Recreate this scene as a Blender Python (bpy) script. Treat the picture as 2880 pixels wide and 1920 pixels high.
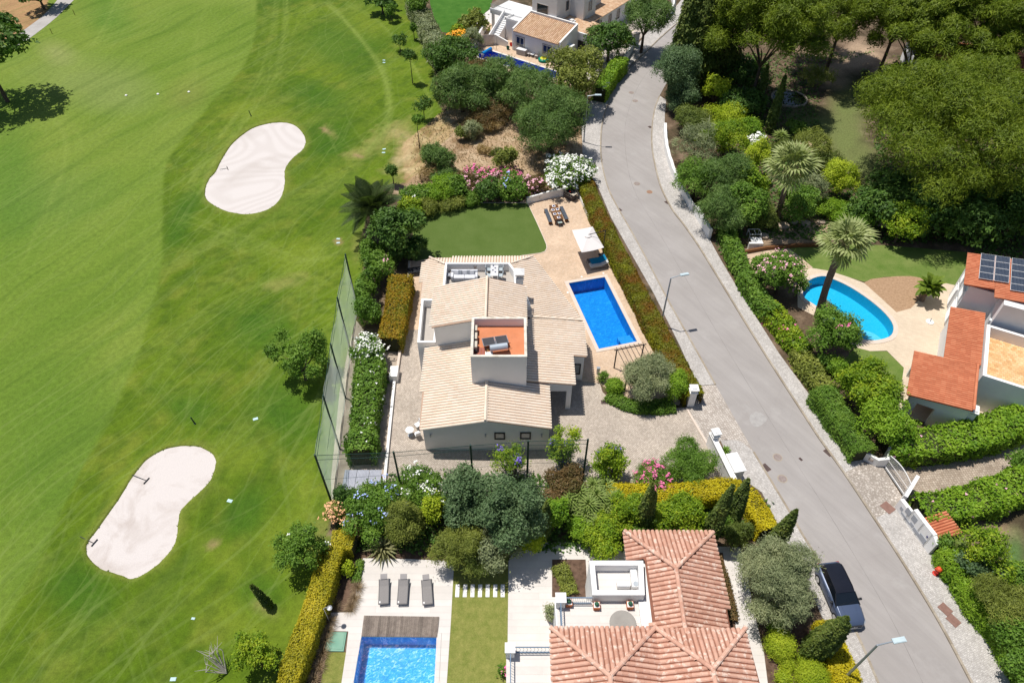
import bpy, math, random
import numpy as np
rng = np.random.default_rng(11); random.seed(5)
for o in list(bpy.data.objects): bpy.data.objects.remove(o)
SC = bpy.context.scene; COL = SC.collection
# ---------------------------------------------------------------- camera
H, F, NAD = 46.0, 1960.0, 1880.0          # drone height, focal length in photo pixels, nadir offset
TH = math.atan2(F, NAD); ST, CT = math.sin(TH), math.cos(TH)
cam = bpy.data.objects.new('camera', bpy.data.cameras.new('camera')); COL.objects.link(cam)
cam.location = (0, 0, H); cam.rotation_euler = (math.pi/2-TH, 0, 0)
cam.data.sensor_width = 36; cam.data.lens = F/2880*36; cam.data.clip_end = 3000; cam.data.clip_start = .5
SC.camera = cam
# ---------------------------------------------------------------- light
EL, AZ = math.radians(72.0), math.radians(151.0)   # direction towards the sun (az from +x)
sd = (math.cos(AZ)*math.cos(EL), math.sin(AZ)*math.cos(EL), math.sin(EL))
w = bpy.data.worlds.new('World'); SC.world = w; w.use_nodes = True
nt = w.node_tree; bg = nt.nodes['Background']; bg.inputs[1].default_value = .08
sky = nt.nodes.new('ShaderNodeTexSky'); sky.sky_type = 'NISHITA'; sky.sun_disc = False
sky.sun_elevation = EL; sky.sun_rotation = math.radians(90)-AZ; sky.altitude = 0
nt.links.new(sky.outputs[0], bg.inputs[0])
sl = bpy.data.lights.new('sun', 'SUN'); sl.energy = 4.65; sl.angle = math.radians(.5); sl.color = (1, .952, .88)
so = bpy.data.objects.new('sun', sl); COL.objects.link(so); so.location = (0, 0, 60)
from mathutils import Vector
so.rotation_euler = Vector(sd).to_track_quat('Z', 'Y').to_euler()
SC.view_settings.view_transform = 'Standard'; SC.view_settings.look = 'None'
SC.view_settings.exposure = 0.0; SC.view_settings.gamma = 1; SC.view_settings.use_curve_mapping = False
SC.render.engine = 'CYCLES'; SC.cycles.max_bounces = 6; SC.cycles.transparent_max_bounces = 12
SC.cycles.diffuse_bounces = 3; SC.cycles.caustics_reflective = False; SC.cycles.caustics_refractive = False
# ---------------------------------------------------------------- surveying helpers: sight line from the drone to a known height
def V(px, py, z=0.0):
    u = (px-1440)/F; v = (py-960)/F
    dx, dy, dz = u, CT-v*ST, -ST-v*CT
    k = (H-z)/-dz
    return (dx*k, dy*k, z)
def O(x, y, z=0.0): return V(x*1.22449, y*1.22449, z)
def VY(px, py, Y):
    u = (px-1440)/F; v = (py-960)/F; k = Y/(CT-v*ST)
    return (u*k, Y, H+(-ST-v*CT)*k)
def proj(X, Y, Z):                         # world -> overview pixels (arrays allowed)
    dep = Y*CT-(Z-H)*ST; up = Y*ST+(Z-H)*CT
    return (1440+F*X/dep)/1.22449, (960-F*up/dep)/1.22449
def ppm(x, y, z=0):
    p = O(x, y, z); return F/1.22449/(p[1]*CT-(z-H)*ST)
def smooth_loop(P, n=4):
    P = np.array(P, float); m = len(P); out = []
    for i in range(m):
        a, b, c, d = P[i-1], P[i], P[(i+1) % m], P[(i+2) % m]
        for k in range(n):
            t = k/n
            out.append(.5*((2*b)+(-a+c)*t+(2*a-5*b+4*c-d)*t*t+(-a+3*b-3*c+d)*t**3))
    return [tuple(q) for q in out]
def smooth_line(P, n=6):
    P = [P[0]]+list(P)+[P[-1]]; P = np.array(P, float); out = []
    for i in range(1, len(P)-2):
        a, b, c, d = P[i-1], P[i], P[i+1], P[i+2]
        for k in range(n):
            t = k/n
            out.append(.5*((2*b)+(-a+c)*t+(2*a-5*b+4*c-d)*t*t+(-a+3*b-3*c+d)*t**3))
    out.append(P[-2]); return [tuple(q) for q in out]
# ---------------------------------------------------------------- materials
class NT:
    def __init__(s, name):
        s.m = bpy.data.materials.new(name); s.m.use_nodes = True; s.t = s.m.node_tree; s.n = s.t.nodes; s.l = s.t.links
        s.b = s.n['Principled BSDF']; s.out = s.n['Material Output']
        s.geo = s.n.new('ShaderNodeNewGeometry'); s.pos = s.geo.outputs['Position']
    def node(s, ty, ins={}, **kw):
        o = s.n.new(ty)
        for k, v in kw.items(): setattr(o, k, v)
        for k, v in ins.items():
            if hasattr(v, 'is_linked') or hasattr(v, 'links'): s.l.new(v, o.inputs[k])
            else: o.inputs[k].default_value = v
        return o
    def noise(s, scale, detail=3, rough=.55, vec=None, dist=0):
        return s.node('ShaderNodeTexNoise', {'Vector': vec or s.pos, 'Scale': scale, 'Detail': detail, 'Roughness': rough, 'Distortion': dist}).outputs[0]
    def math(s, op, a, b=0.0, c=None, clamp=False):
        d = {0: a, 1: b}
        if c is not None: d[2] = c
        o = s.node('ShaderNodeMath', d, operation=op); o.use_clamp = clamp; return o.outputs[0]
    def rng(s, v, a, b, c=0.0, d=1.0): return s.node('ShaderNodeMapRange', {0: v, 1: a, 2: b, 3: c, 4: d}).outputs[0]
    def mix(s, f, a, b, mode='MIX'):
        o = s.node('ShaderNodeMix', {}, data_type='RGBA', blend_type=mode)
        for k, v in ((0, f), (6, a), (7, b)):
            if hasattr(v, 'links'): s.l.new(v, o.inputs[k])
            else: o.inputs[k].default_value = v if k == 0 else (*v[:3], 1)
        return o.outputs[2]
    def ramp(s, f, cols):
        o = s.n.new('ShaderNodeValToRGB'); s.l.new(f, o.inputs[0]); e = o.color_ramp.elements
        while len(e) < len(cols): e.new(.5)
        for i, c in enumerate(cols):
            p, c = c if isinstance(c[0], (int, float)) and hasattr(c[1], '__len__') else (i/(len(cols)-1), c)
            e[i].position = p; e[i].color = (*c, 1)
        return o.outputs[0]
    def isl(s):
        oi = s.n.new('ShaderNodeObjectInfo')
        return s.math('FRACT', s.math('ADD', s.geo.outputs['Random Per Island'], s.math('MULTIPLY', oi.outputs['Random'], 7.31)))
    def color(s, c):
        if hasattr(c, 'links'): s.l.new(c, s.b.inputs['Base Color'])
        else: s.b.inputs['Base Color'].default_value = (*c, 1)
    def bump(s, h, st=.3, d=.02):
        o = s.node('ShaderNodeBump', {'Height': h, 'Strength': st, 'Distance': d}); s.l.new(o.outputs[0], s.b.inputs['Normal'])
    def mapv(s, rot=0, scale=(1, 1, 1)):
        o = s.n.new('ShaderNodeMapping'); s.l.new(s.pos, o.inputs[0]); o.inputs['Rotation'].default_value = (0, 0, rot); o.vector_type = 'TEXTURE'; o.inputs['Scale'].default_value = tuple(1/s_ for s_ in scale)
        return o.outputs[0]
MATS = {}
def basic(name, c, rough=.75, c2=None, sc=1.5, metal=0, isl=0, bump=0, bsc=20, spec=.3, dirt=0):
    if name in MATS: return MATS[name]
    t = NT(name); t.b.inputs['Roughness'].default_value = rough; t.b.inputs['Metallic'].default_value = metal
    t.b.inputs['Specular IOR Level'].default_value = spec
    c2 = c2 or tuple(x*.84 for x in c)
    n = t.noise(sc, 5, .6)
    col = t.mix(t.rng(n, .35, .68), c, c2)
    if isl: col = t.mix(1.0, col, t.ramp(t.isl(), [(1-isl,)*3, (1, 1, 1)]), 'MULTIPLY')
    if dirt: col = t.mix(t.rng(t.noise(.6, 6, .7), .52, .8, 0, dirt), col, tuple(x*.5 for x in c))
    t.color(col)
    if bump: t.bump(t.noise(bsc, 4), bump)
    MATS[name] = t.m; return t.m
def foliage(name, cols, sc=.7, mixn=.5, tr=.28, fine=0):
    if name in MATS: return MATS[name]
    t = NT(name); n = t.rng(t.noise(sc, 3), .3, .7)
    n3 = t.rng(t.noise(3.4, 2), .3, .7); v = t.math('ADD', t.math('MULTIPLY', t.geo.outputs['Random Per Island'], (1-mixn)*.55), t.math('ADD', t.math('MULTIPLY', n, mixn), t.math('MULTIPLY', n3, (1-mixn)*.45)))
    col = t.ramp(t.rng(v, .12, .88), cols); t.color(col)
    t.b.inputs['Roughness'].default_value = .55; t.b.inputs['Specular IOR Level'].default_value = .25
    tl = t.node('ShaderNodeBsdfTranslucent'); t.l.new(t.mix(1.0, col, (1.25, 1.3, .7), 'MULTIPLY'), tl.inputs[0])
    mx = t.node('ShaderNodeMixShader', {0: tr}); t.l.new(t.b.outputs[0], mx.inputs[1]); t.l.new(tl.outputs[0], mx.inputs[2])
    t.l.new(mx.outputs[0], t.out.inputs[0]); MATS[name] = t.m; return t.m
# ---------------------------------------------------------------- mesh helpers
ORG = {}
def tag(o, label=None, cat=None, group=None, kind=None):
    if label: o['label'] = label
    if cat: o['category'] = cat
    if group: o['group'] = group
    if kind: o['kind'] = kind
    return o
def thing(name, label, cat, loc, group=None):
    o = bpy.data.objects.new(name, None); COL.objects.link(o); o.location = loc; o.empty_display_size = .3
    ORG[o.name] = np.array(loc, float); return tag(o, label, cat, group)
def link(name, me, mat, parent=None, own=None):
    o = bpy.data.objects.new(name, me); COL.objects.link(o)
    if mat is not None and not me.materials: me.materials.append(mat)
    if parent is not None:
        o.parent = parent; ORG[o.name] = ORG[parent.name]
    else:
        o.location = own; ORG[o.name] = np.array(own, float)
    return o
def npmesh(name, Vt, Fc, mat, parent=None, smooth=False, org=None, col=None):
    Vt = np.asarray(Vt, float)
    if parent is not None: org = ORG[parent.name]
    elif org is None: org = np.array([Vt[:, 0].mean(), Vt[:, 1].mean(), Vt[:, 2].min()])
    Vt = Vt-org
    me = bpy.data.meshes.new(name); me.vertices.add(len(Vt)); me.vertices.foreach_set('co', Vt.astype(np.float32).ravel())
    k = Fc.shape[1]; me.loops.add(Fc.size); me.loops.foreach_set('vertex_index', Fc.astype(np.int32).ravel())
    me.polygons.add(len(Fc)); me.polygons.foreach_set('loop_start', (np.arange(len(Fc))*k).astype(np.int32))
    me.polygons.foreach_set('use_smooth', np.full(len(Fc), bool(smooth)))
    me.update(calc_edges=True)
    if col is not None:
        a = me.color_attributes.new('Col', 'FLOAT_COLOR', 'POINT')
        a.data.foreach_set('color', np.c_[col, np.ones(len(col))].astype(np.float32).ravel())
    return link(name, me, mat, parent, org)
class MB:
    def __init__(s): s.v = []; s.f = []
    def add(s, vs, fs):
        n = len(s.v); s.v += [tuple(map(float, q)) for q in vs]; s.f += [[i+n for i in f] for f in fs]; return s
    def box(s, x0, x1, y0, y1, z0, z1): return s.prism([(x0, y0), (x1, y0), (x1, y1), (x0, y1)], z0, z1)
    def prism(s, pts, z0, z1, cap=True):
        n = len(pts); zs = z1 if hasattr(z1, '__len__') else [z1]*n; zb = z0 if hasattr(z0, '__len__') else [z0]*n
        a = sum(pts[i][0]*pts[(i+1) % n][1]-pts[(i+1) % n][0]*pts[i][1] for i in range(n))
        if a < 0: pts = pts[::-1]; zs = zs[::-1]; zb = zb[::-1]
        vs = [(p[0], p[1], zb[i]) for i, p in enumerate(pts)]+[(p[0], p[1], zs[i]) for i, p in enumerate(pts)]
        fs = [[i, (i+1) % n, n+(i+1) % n, n+i] for i in range(n)]+[list(range(n))[::-1], list(range(n, 2*n))]
        return s.add(vs, fs)
    def obox(s, c, d, rz=0, tilt=0):      # centre of the base, full sizes, turn about z, pitch about local x
        ca, sa = math.cos(rz), math.sin(rz); ct, st = math.cos(tilt), math.sin(tilt); vs = []
        for z in (0, d[2]):
            for x, y in ((-.5, -.5), (.5, -.5), (.5, .5), (-.5, .5)):
                X, Y = x*d[0], y*d[1]; Y, Z = Y*ct-z*st, Y*st+z*ct
                vs.append((c[0]+X*ca-Y*sa, c[1]+X*sa+Y*ca, c[2]+Z))
        return s.add(vs, [[0, 1, 5, 4], [1, 2, 6, 5], [2, 3, 7, 6], [3, 0, 4, 7], [3, 2, 1, 0], [4, 5, 6, 7]])
    def tube(s, p, q, r0, r1=None, n=8):
        r1 = r0 if r1 is None else r1; p = np.array(p, float); q = np.array(q, float); d = q-p; L = np.linalg.norm(d); d = d/L if L else np.array([0, 0, 1.])
        a = np.cross(d, [0, 0, 1.] if abs(d[2]) < .9 else [1., 0, 0]); a /= np.linalg.norm(a); b = np.cross(d, a)
        vs = [p+r0*(a*math.cos(2*math.pi*i/n)+b*math.sin(2*math.pi*i/n)) for i in range(n)]+[q+r1*(a*math.cos(2*math.pi*i/n)+b*math.sin(2*math.pi*i/n)) for i in range(n)]
        return s.add(vs, [[(i+1) % n, i, n+i, n+(i+1) % n] for i in range(n)]+[list(range(n)), list(range(n, 2*n))[::-1]])
    def path(s, P, r, n=6):
        for i in range(len(P)-1): s.tube(P[i], P[i+1], r if not hasattr(r, '__len__') else r[i], r if not hasattr(r, '__len__') else r[i+1], n)
        return s
    def lathe(s, c, prof, n=16):
        vs = []; fs = []
        for r, z in prof: vs += [(c[0]+r*math.cos(2*math.pi*i/n), c[1]+r*math.sin(2*math.pi*i/n), c[2]+z) for i in range(n)]
        m = len(prof)
        for j in range(m-1): fs += [[j*n+i, j*n+(i+1) % n, (j+1)*n+(i+1) % n, (j+1)*n+i] for i in range(n)]
        fs += [list(range(n))[::-1], [(m-1)*n+i for i in range(n)]]
        return s.add(vs, fs)
    def poly(s, pts): return s.add(pts, [list(range(len(pts)))])
    def build(s, name, mat, parent=None, smooth=False, bevel=0):
        a = np.array(s.v)
        org = ORG[parent.name] if parent is not None else np.array([a[:, 0].mean(), a[:, 1].mean(), a[:, 2].min()])
        me = bpy.data.meshes.new(name); me.from_pydata([tuple(q) for q in a-org], [], s.f); me.update()
        if smooth:
            for p in me.polygons: p.use_smooth = True
        o = link(name, me, mat, parent, org)
        if bevel:
            b = o.modifiers.new('bevel', 'BEVEL'); b.width = bevel; b.segments = 2; b.limit_method = 'ANGLE'
        return o
def copy_tree(o, parent=None, loc=None, rz=None, label=None, group=None):
    c = o.copy(); COL.objects.link(c); ORG[c.name] = ORG.get(o.name, np.zeros(3))
    if parent is not None: c.parent = parent
    if loc is not None: c.location = loc
    if rz is not None: c.rotation_euler = (0, 0, rz)
    if label: c['label'] = label
    for ch in list(o.children): copy_tree(ch, c)
    return c
def sheet(name, pts, z, mat, edge=None, kind='structure', smooth=0, parent=None):
    if smooth: pts = smooth_loop(pts, smooth)
    P = [O(x, y, z) for x, y in pts]
    m = MB()
    if edge is None: m.poly([(p[0], p[1], z) for p in P][::-1] if sum(P[i-1][0]*P[i][1]-P[i][0]*P[i-1][1] for i in range(len(P))) < 0 else P)
    else: m.prism([(p[0], p[1]) for p in P], z-edge, z)
    o = m.build(name, mat, parent)
    if kind and parent is None: o['kind'] = kind
    return o
def ribbon(line, w, z, close=False):      # world xy polyline widened to a strip: left and right points
    P = np.array(line, float)[:, :2]; n = len(P); L = []; R = []
    for i in range(n):
        a = P[(i-1) % n] if close or i > 0 else P[i]; b = P[(i+1) % n] if close or i < n-1 else P[i]
        d = (b-a)/max(np.linalg.norm(b-a), 1e-6); nrm = np.array([-d[1], d[0]])
        ww = w[i] if hasattr(w, '__len__') else w
        L.append(P[i]+nrm*ww/2); R.append(P[i]-nrm*ww/2)
    return L, R
def wall_line(m, line, w, z0, z1):
    for i in range(len(line)-1):
        a, b = np.array(line[i][:2]), np.array(line[i+1][:2]); d = (b-a)/np.linalg.norm(b-a); nn = np.array([-d[1], d[0]])*w/2; e = d*w*.48
        q = [a-nn-e*(i == 0), b-nn+e, b+nn+e, a+nn-e*(i == 0)]
        dz = .0015*i; m.prism([tuple(k) for k in q], z0, z1+dz if not hasattr(z1, '__len__') else [z1[i]+dz, z1[i+1]+dz, z1[i+1]+dz, z1[i]+dz])
    return m
def inpoly(x, y, P):
    x = np.asarray(x, float); y = np.asarray(y, float); r = np.zeros(x.shape, bool); n = len(P)
    for i in range(n):
        x0, y0 = P[i][:2]; x1, y1 = P[(i+1) % n][:2]
        if y0 == y1: continue
        c = ((y0 > y) != (y1 > y)) & (x < (x1-x0)*(y-y0)/(y1-y0)+x0); r ^= c
    return r
def seg_dist(x, y, P):
    d = np.full(np.shape(x), 1e9)
    for i in range(len(P)-1):
        ax, ay = P[i][:2]; bx, by = P[i+1][:2]; L = (bx-ax)**2+(by-ay)**2+1e-9
        t = np.clip(((x-ax)*(bx-ax)+(y-ay)*(by-ay))/L, 0, 1)
        d = np.minimum(d, np.hypot(x-ax-t*(bx-ax), y-ay-t*(by-ay)))
    return d
def vnoise(x, y, sc, seed=0, oct=4):
    out = 0; amp = 1; tot = 0
    for o in range(oct):
        g = np.random.default_rng(seed+o*13).random((257, 257)); u = x/sc*2**o+31.7*o; v = y/sc*2**o+17.1*o
        iu = np.floor(u).astype(int); iv = np.floor(v).astype(int); fu = u-iu; fv = v-iv; fu = fu*fu*(3-2*fu); fv = fv*fv*(3-2*fv)
        iu %= 256; iv %= 256
        out = out+amp*((g[iu, iv]*(1-fu)+g[iu+1, iv]*fu)*(1-fv)+(g[iu, iv+1]*(1-fu)+g[iu+1, iv+1]*fu)*fv); tot += amp; amp *= .5
    return out/tot
# ================================================================ MATERIALS
def attr_mat(name, rough=.9, nsc=9, amt=.35, bump=.35, fine=38):
    t = NT(name); a = t.node('ShaderNodeAttribute', attribute_name='Col')
    n1 = t.noise(nsc, 5, .65); n2 = t.noise(fine, 3, .7)
    f = t.math('ADD', t.rng(n1, .3, .7, 1-amt, 1+amt), t.rng(n2, .3, .7, -amt*.9, amt*.9))
    col = t.mix(1.0, a.outputs[0], f, 'MULTIPLY')
    if name == 'mown_grass':
        d = t.math('MULTIPLY', t.noise(.03, 2), 12.0); dv = t.node('ShaderNodeCombineXYZ', {0: d, 1: t.math('MULTIPLY', t.noise(.04, 2), 9.0), 2: 0.0}); va = t.node('ShaderNodeVectorMath', {0: t.pos}, operation='ADD'); t.l.new(dv.outputs[0], va.inputs[1])
        for i, (ro, w_, am, lo) in enumerate(((1.05, 2.6, .22, .58), (1.35, 3.0, .20, .59), (.75, 2.4, .15, .60), (2.3, 3.2, .10, .62), (1.8, 2.2, .12, .61), (1.1, .8, -.20, .55))):
            mp = t.n.new('ShaderNodeMapping'); t.l.new(va.outputs[0], mp.inputs[0]); mp.vector_type = 'TEXTURE'; mp.inputs['Rotation'].default_value = (0, 0, ro); mp.inputs['Scale'].default_value = (22, 1/w_, 1); mp.inputs['Location'].default_value = (i*7.3, i*3.1, 0)
            k = t.rng(t.noise(1.0, 2, .5, mp.outputs[0]), lo, lo+.09); col = t.mix(t.math('MULTIPLY', k, abs(am)), col, (.215, .285, .075) if am > 0 else (.035, .085, .008))
    t.color(col); t.b.inputs['Roughness'].default_value = rough
    t.b.inputs['Specular IOR Level'].default_value = .12; t.bump(n2, bump, .05); return t.m
M_grass = attr_mat('mown_grass', .9, 2.2, .19, .3, 9)
M_soil = attr_mat('garden_soil', .95, 4, .25, .8, 16)
def lawn_mat(name, c1, c2, sc=1.2, fine=25):
    t = NT(name); n = t.noise(sc, 5, .65); n2 = t.noise(fine, 3, .7)
    col = t.mix(t.rng(n, .32, .66), c1, c2); col = t.mix(1.0, col, t.rng(n2, .3, .7, .72, 1.28), 'MULTIPLY')
    t.color(col); t.b.inputs['Roughness'].default_value = .9; t.b.inputs['Specular IOR Level'].default_value = .1; t.bump(n2, .4, .04); return t.m
M_turf = lawn_mat('artificial_turf', (.085, .135, .028), (.105, .155, .038), .5, 18)
M_lawn2 = lawn_mat('parched_lawn', (.16, .19, .04), (.25, .25, .07), 2.2)
M_lawn3 = lawn_mat('garden_lawn', (.10, .17, .03), (.17, .22, .06), .6)
M_lawn4 = lawn_mat('villa_lawn', (.04, .125, .015), (.07, .17, .025), .7)
def pave(name, c1, c2, sc, rot=0, joint=(.3, .26, .22), kind='brick', bw=2.0, ms=.02, var=.3, rough=.85, big=.18):
    t = NT(name); v = t.mapv(rot)
    if kind == 'brick':
        b = t.n.new('ShaderNodeTexBrick'); t.l.new(v, b.inputs[0]); b.inputs['Scale'].default_value = sc; b.inputs['Mortar Size'].default_value = ms
        b.inputs['Color1'].default_value = (0, 0, 0, 1); b.inputs['Color2'].default_value = (1, 1, 1, 1); b.inputs['Mortar'].default_value = (.5, .5, .5, 1)
        b.inputs['Brick Width'].default_value = bw*.25; b.inputs['Row Height'].default_value = .25; b.inputs['Mortar Smooth'].default_value = .3; b.inputs['Bias'].default_value = 0
        r, jf = b.outputs[0], b.outputs[1]
    else:
        b = t.node('ShaderNodeTexVoronoi', {'Vector': v, 'Scale': sc, 'Randomness': .42}, feature='DISTANCE_TO_EDGE')
        c = t.node('ShaderNodeTexVoronoi', {'Vector': v, 'Scale': sc, 'Randomness': .42})
        r = t.node('ShaderNodeSeparateColor', {0: c.outputs['Color']}).outputs[0]; jf = t.rng(b.outputs[0], ms, ms*3, 1, 0)
    col = t.mix(r, c1, c2)
    n = t.noise(.45, 6, .65); n2 = t.noise(3.2, 4, .7)
    col = t.mix(1.0, col, t.math('ADD', t.rng(n, .35, .65, 1-big, 1+big*.4), t.rng(n2, .3, .7, -var*.35, var*.35)), 'MULTIPLY')
    col = t.mix(t.math('MULTIPLY', jf, .8), col, joint); t.color(col)
    t.b.inputs['Roughness'].default_value = rough; t.b.inputs['Specular IOR Level'].default_value = .2
    t.bump(t.math('ADD', t.math('MULTIPLY', jf, -1), t.math('MULTIPLY', n2, .3)), .5, .015); return t.m
M_terr = pave('peach_brick_paving', (.60, .43, .295), (.71, .555, .415), 4.2, .35, (.52, .375, .255), var=.3)
M_cob = pave('grey_cobble_drive', (.45, .38, .315), (.60, .52, .44), 7.5, .78, (.25, .22, .19), 'vor', ms=.045, var=.25)
M_cob2 = pave('coarse_cobble_apron', (.42, .365, .32), (.60, .545, .49), 5.2, .35, (.26, .225, .19), 'vor', ms=.045, var=.3)
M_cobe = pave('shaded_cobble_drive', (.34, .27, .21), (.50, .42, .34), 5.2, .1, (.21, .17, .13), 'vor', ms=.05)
M_side = pave('limestone_mosaic_pavement', (.44, .415, .39), (.60, .575, .545), 9, .4, (.33, .30, .28), 'vor', ms=.04, var=.4, big=.14)
M_slab = pave('cream_stone_slabs', (.64, .60, .565), (.69, .655, .62), .55, 0, (.58, .54, .50), bw=8, ms=.006, var=.05, big=.07)
M_slab3 = pave('sand_patio_tiles', (.62, .51, .385), (.67, .56, .43), 1.4, -.48, (.54, .43, .31), bw=2, ms=.01, var=.1, big=.08)
M_cope = basic('cream_coping_stone', (.68, .58, .50), .7, (.62, .52, .44), 2.5)
M_copew = basic('white_coping_stone', (.78, .74, .68), .7, (.72, .68, .62), 2)
M_path = basic('sandy_path', (.60, .46, .33), .95, (.42, .31, .22), 1.2, bump=.4, bsc=12)
M_pathg = basic('buggy_path', (.44, .42, .40), .9, (.36, .34, .32), .5, bump=.2)
M_conc = basic('worn_concrete', (.50, .42, .34), .95, (.33, .27, .22), .9, bump=.3, bsc=14)
M_mulch = basic('bark_mulch', (.16, .10, .07), .95, (.075, .045, .03), 3, bump=.9, bsc=14)
M_grav = basic('wood_chip_bed', (.44, .29, .18), .95, (.30, .19, .11), 5, bump=.9, bsc=16)
M_kerb = basic('kerb_stone', (.42, .37, .30), .85, (.33, .27, .20), .8, isl=.2)
t = NT('asphalt'); n = t.noise(.16, 4, .6, t.mapv(0, (1, 1, 1))); n2 = t.noise(60, 2); n3 = t.noise(.9, 6, .75, t.mapv(-.97, (.12, 1.2, 1)))
c = t.mix(t.rng(n, .35, .65), (.325, .30, .285), (.37, .345, .33)); c = t.mix(t.rng(n3, .42, .70, 0, .5), c, (.25, .232, .222))
n4 = t.noise(.35, 6, .7); c = t.mix(t.rng(n4, .56, .72, 0, .45), c, (.42, .40, .385))
cr = t.node('ShaderNodeTexVoronoi', {'Vector': t.mapv(.3), 'Scale': .11, 'Randomness': 1.0}, feature='DISTANCE_TO_EDGE').outputs[0]
crn = t.math('ADD', cr, t.math('MULTIPLY', t.noise(1.5, 4, .6), .012)); c = t.mix(t.rng(crn, .006, .0105, .07, 0), c, (.2, .185, .18))
c = t.mix(1.0, c, t.rng(n2, .3, .7, .92, 1.08), 'MULTIPLY'); t.color(c); t.b.inputs['Roughness'].default_value = .9; t.bump(n2, .25, .01); M_road = t.m
t = NT('raked_sand'); v = t.noise(.18, 3, .5, dist=.6); wv = t.math('ADD', t.math('MULTIPLY', t.math('SINE', t.math('MULTIPLY', t.noise(.10, 1, .4, dist=.3), 95.0)), .5), .5)
n2 = t.noise(14, 4, .7); c = t.mix(t.rng(wv, .2, .9, 0, .4), (.62, .575, .55), (.52, .47, .44)); c = t.mix(t.rng(v, .55, .72, 0, .5), c, (.47, .42, .385))
c = t.mix(1.0, c, t.rng(n2, .3, .7, .95, 1.04), 'MULTIPLY'); t.color(c); t.b.inputs['Roughness'].default_value = .95
t.bump(t.math('ADD', t.math('MULTIPLY', wv, .6), n2), .35, .05); M_sand = t.m
t = NT('smooth_sand'); v = t.noise(.30, 5, .6, dist=.8); n2 = t.noise(11, 5, .7); c = t.mix(t.rng(v, .50, .70), (.62, .57, .545), (.48, .42, .385))
c = t.mix(1.0, c, t.rng(n2, .3, .7, .95, 1.04), 'MULTIPLY'); t.color(c); t.b.inputs['Roughness'].default_value = .95; t.bump(n2, .4, .05); M_sand2 = t.m
M_white = basic('white_render', (.80, .80, .805), .85, (.755, .75, .75), .5, bump=.08, dirt=.12)
M_wtrim = basic('white_parapet', (.86, .85, .84), .8, (.80, .79, .77), 1, dirt=.05)
M_grey = basic('grey_terrace_floor', (.45, .41, .37), .8, (.40, .365, .33), 1.2)
M_black = basic('dark_metal', (.025, .028, .035), .45, (.02, .02, .025), 3, metal=.2)
M_dark = basic('dark_opening', (.03, .027, .025), .7)
M_grn = basic('green_steel', (.022, .055, .045), .5)
M_ltgrn = basic('pale_green_steel', (.25, .42, .33), .5)
M_alu = basic('aluminium', (.62, .63, .64), .35, metal=.7)
M_plas = basic('white_plastic', (.80, .80, .80), .45)
M_glass = basic('window_glass', (.03, .045, .06), .08, spec=.9)
M_gglass = basic('pale_glass', (.32, .36, .38), .12, spec=.8)
M_galv = basic('galvanised_steel', (.42, .46, .50), .45, metal=.5)
M_wood = basic('brown_wood', (.20, .09, .035), .6, (.13, .055, .02), 6)
M_bark = basic('bark', (.14, .10, .075), .9, (.07, .05, .035), 5, bump=.6)
M_palmb = basic('palm_bark', (.20, .15, .12), .9, (.12, .09, .07), 8, bump=.8)
M_iron = basic('rusty_cast_iron', (.16, .10, .085), .8, (.20, .14, .12), 5, bump=.4)
M_stonec = basic('stone_frame', (.46, .40, .36), .8)
M_blue = basic('blue_steel', (.14, .22, .32), .5)
def tile_mat(name, cols, spots=None):
    t = NT(name); r = t.isl(); c = t.ramp(r, cols); n = t.noise(7, 4, .7); n1 = t.noise(.5, 4, .6)
    c = t.mix(1.0, c, t.math('ADD', t.rng(n, .3, .7, .93, 1.05), t.rng(n1, .35, .65, -.05, .05)), 'MULTIPLY')
    if spots: c = t.mix(t.rng(t.noise(3.1, 3, .6), .55, .64, 0, .85), c, spots)
    t.color(c); t.b.inputs['Roughness'].default_value = .85; t.b.inputs['Specular IOR Level'].default_value = .2; t.bump(n, .25, .01); return t.m
MT_cream = tile_mat('cream_clay_tile', [(.745, .62, .495), (.765, .65, .53), (.785, .68, .57), (.73, .60, .47)])
MT_creamb = basic('cream_clay_channel', (.47, .33, .245), .9, (.40, .28, .205), 3)
MT_terra = tile_mat('terracotta_tile', [(.52, .28, .20), (.60, .34, .25), (.66, .41, .31), (.55, .30, .215)], (.76, .60, .50))
MT_terrab = basic('terracotta_channel', (.27, .115, .075), .9, (.2, .085, .055), 3)
MT_or = tile_mat('orange_tile', [(.50, .165, .085), (.56, .195, .10), (.61, .235, .125)])
MT_orb = basic('orange_channel', (.30, .075, .035), .9)
MT_tan = tile_mat('tan_clay_tile', [(.56, .36, .22), (.66, .45, .29), (.74, .55, .38)])
MT_tanb = basic('tan_channel', (.28, .15, .09), .9)
def water(name, tint, bump=.25, sc=3.0, rough=.03, det=3):
    t = NT(name); t.n.remove(t.b); n = t.noise(sc, det, .6); n2 = t.noise(sc*3.1, 2, .6)
    bp = t.node('ShaderNodeBump', {'Height': t.math('ADD', n, t.math('MULTIPLY', n2, .35)), 'Strength': bump, 'Distance': .08})
    tr = t.node('ShaderNodeBsdfTransparent'); tr.inputs[0].default_value = (*tint, 1)
    g = t.node('ShaderNodeBsdfGlossy'); g.inputs['Roughness'].default_value = rough; t.l.new(bp.outputs[0], g.inputs['Normal'])
    fr = t.node('ShaderNodeFresnel', {'IOR': 1.33}); t.l.new(bp.outputs[0], fr.inputs['Normal'])
    mx = t.node('ShaderNodeMixShader'); t.l.new(fr.outputs[0], mx.inputs[0]); t.l.new(tr.outputs[0], mx.inputs[1]); t.l.new(g.outputs[0], mx.inputs[2])
    t.l.new(mx.outputs[0], t.out.inputs[0]); return t.m
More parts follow.
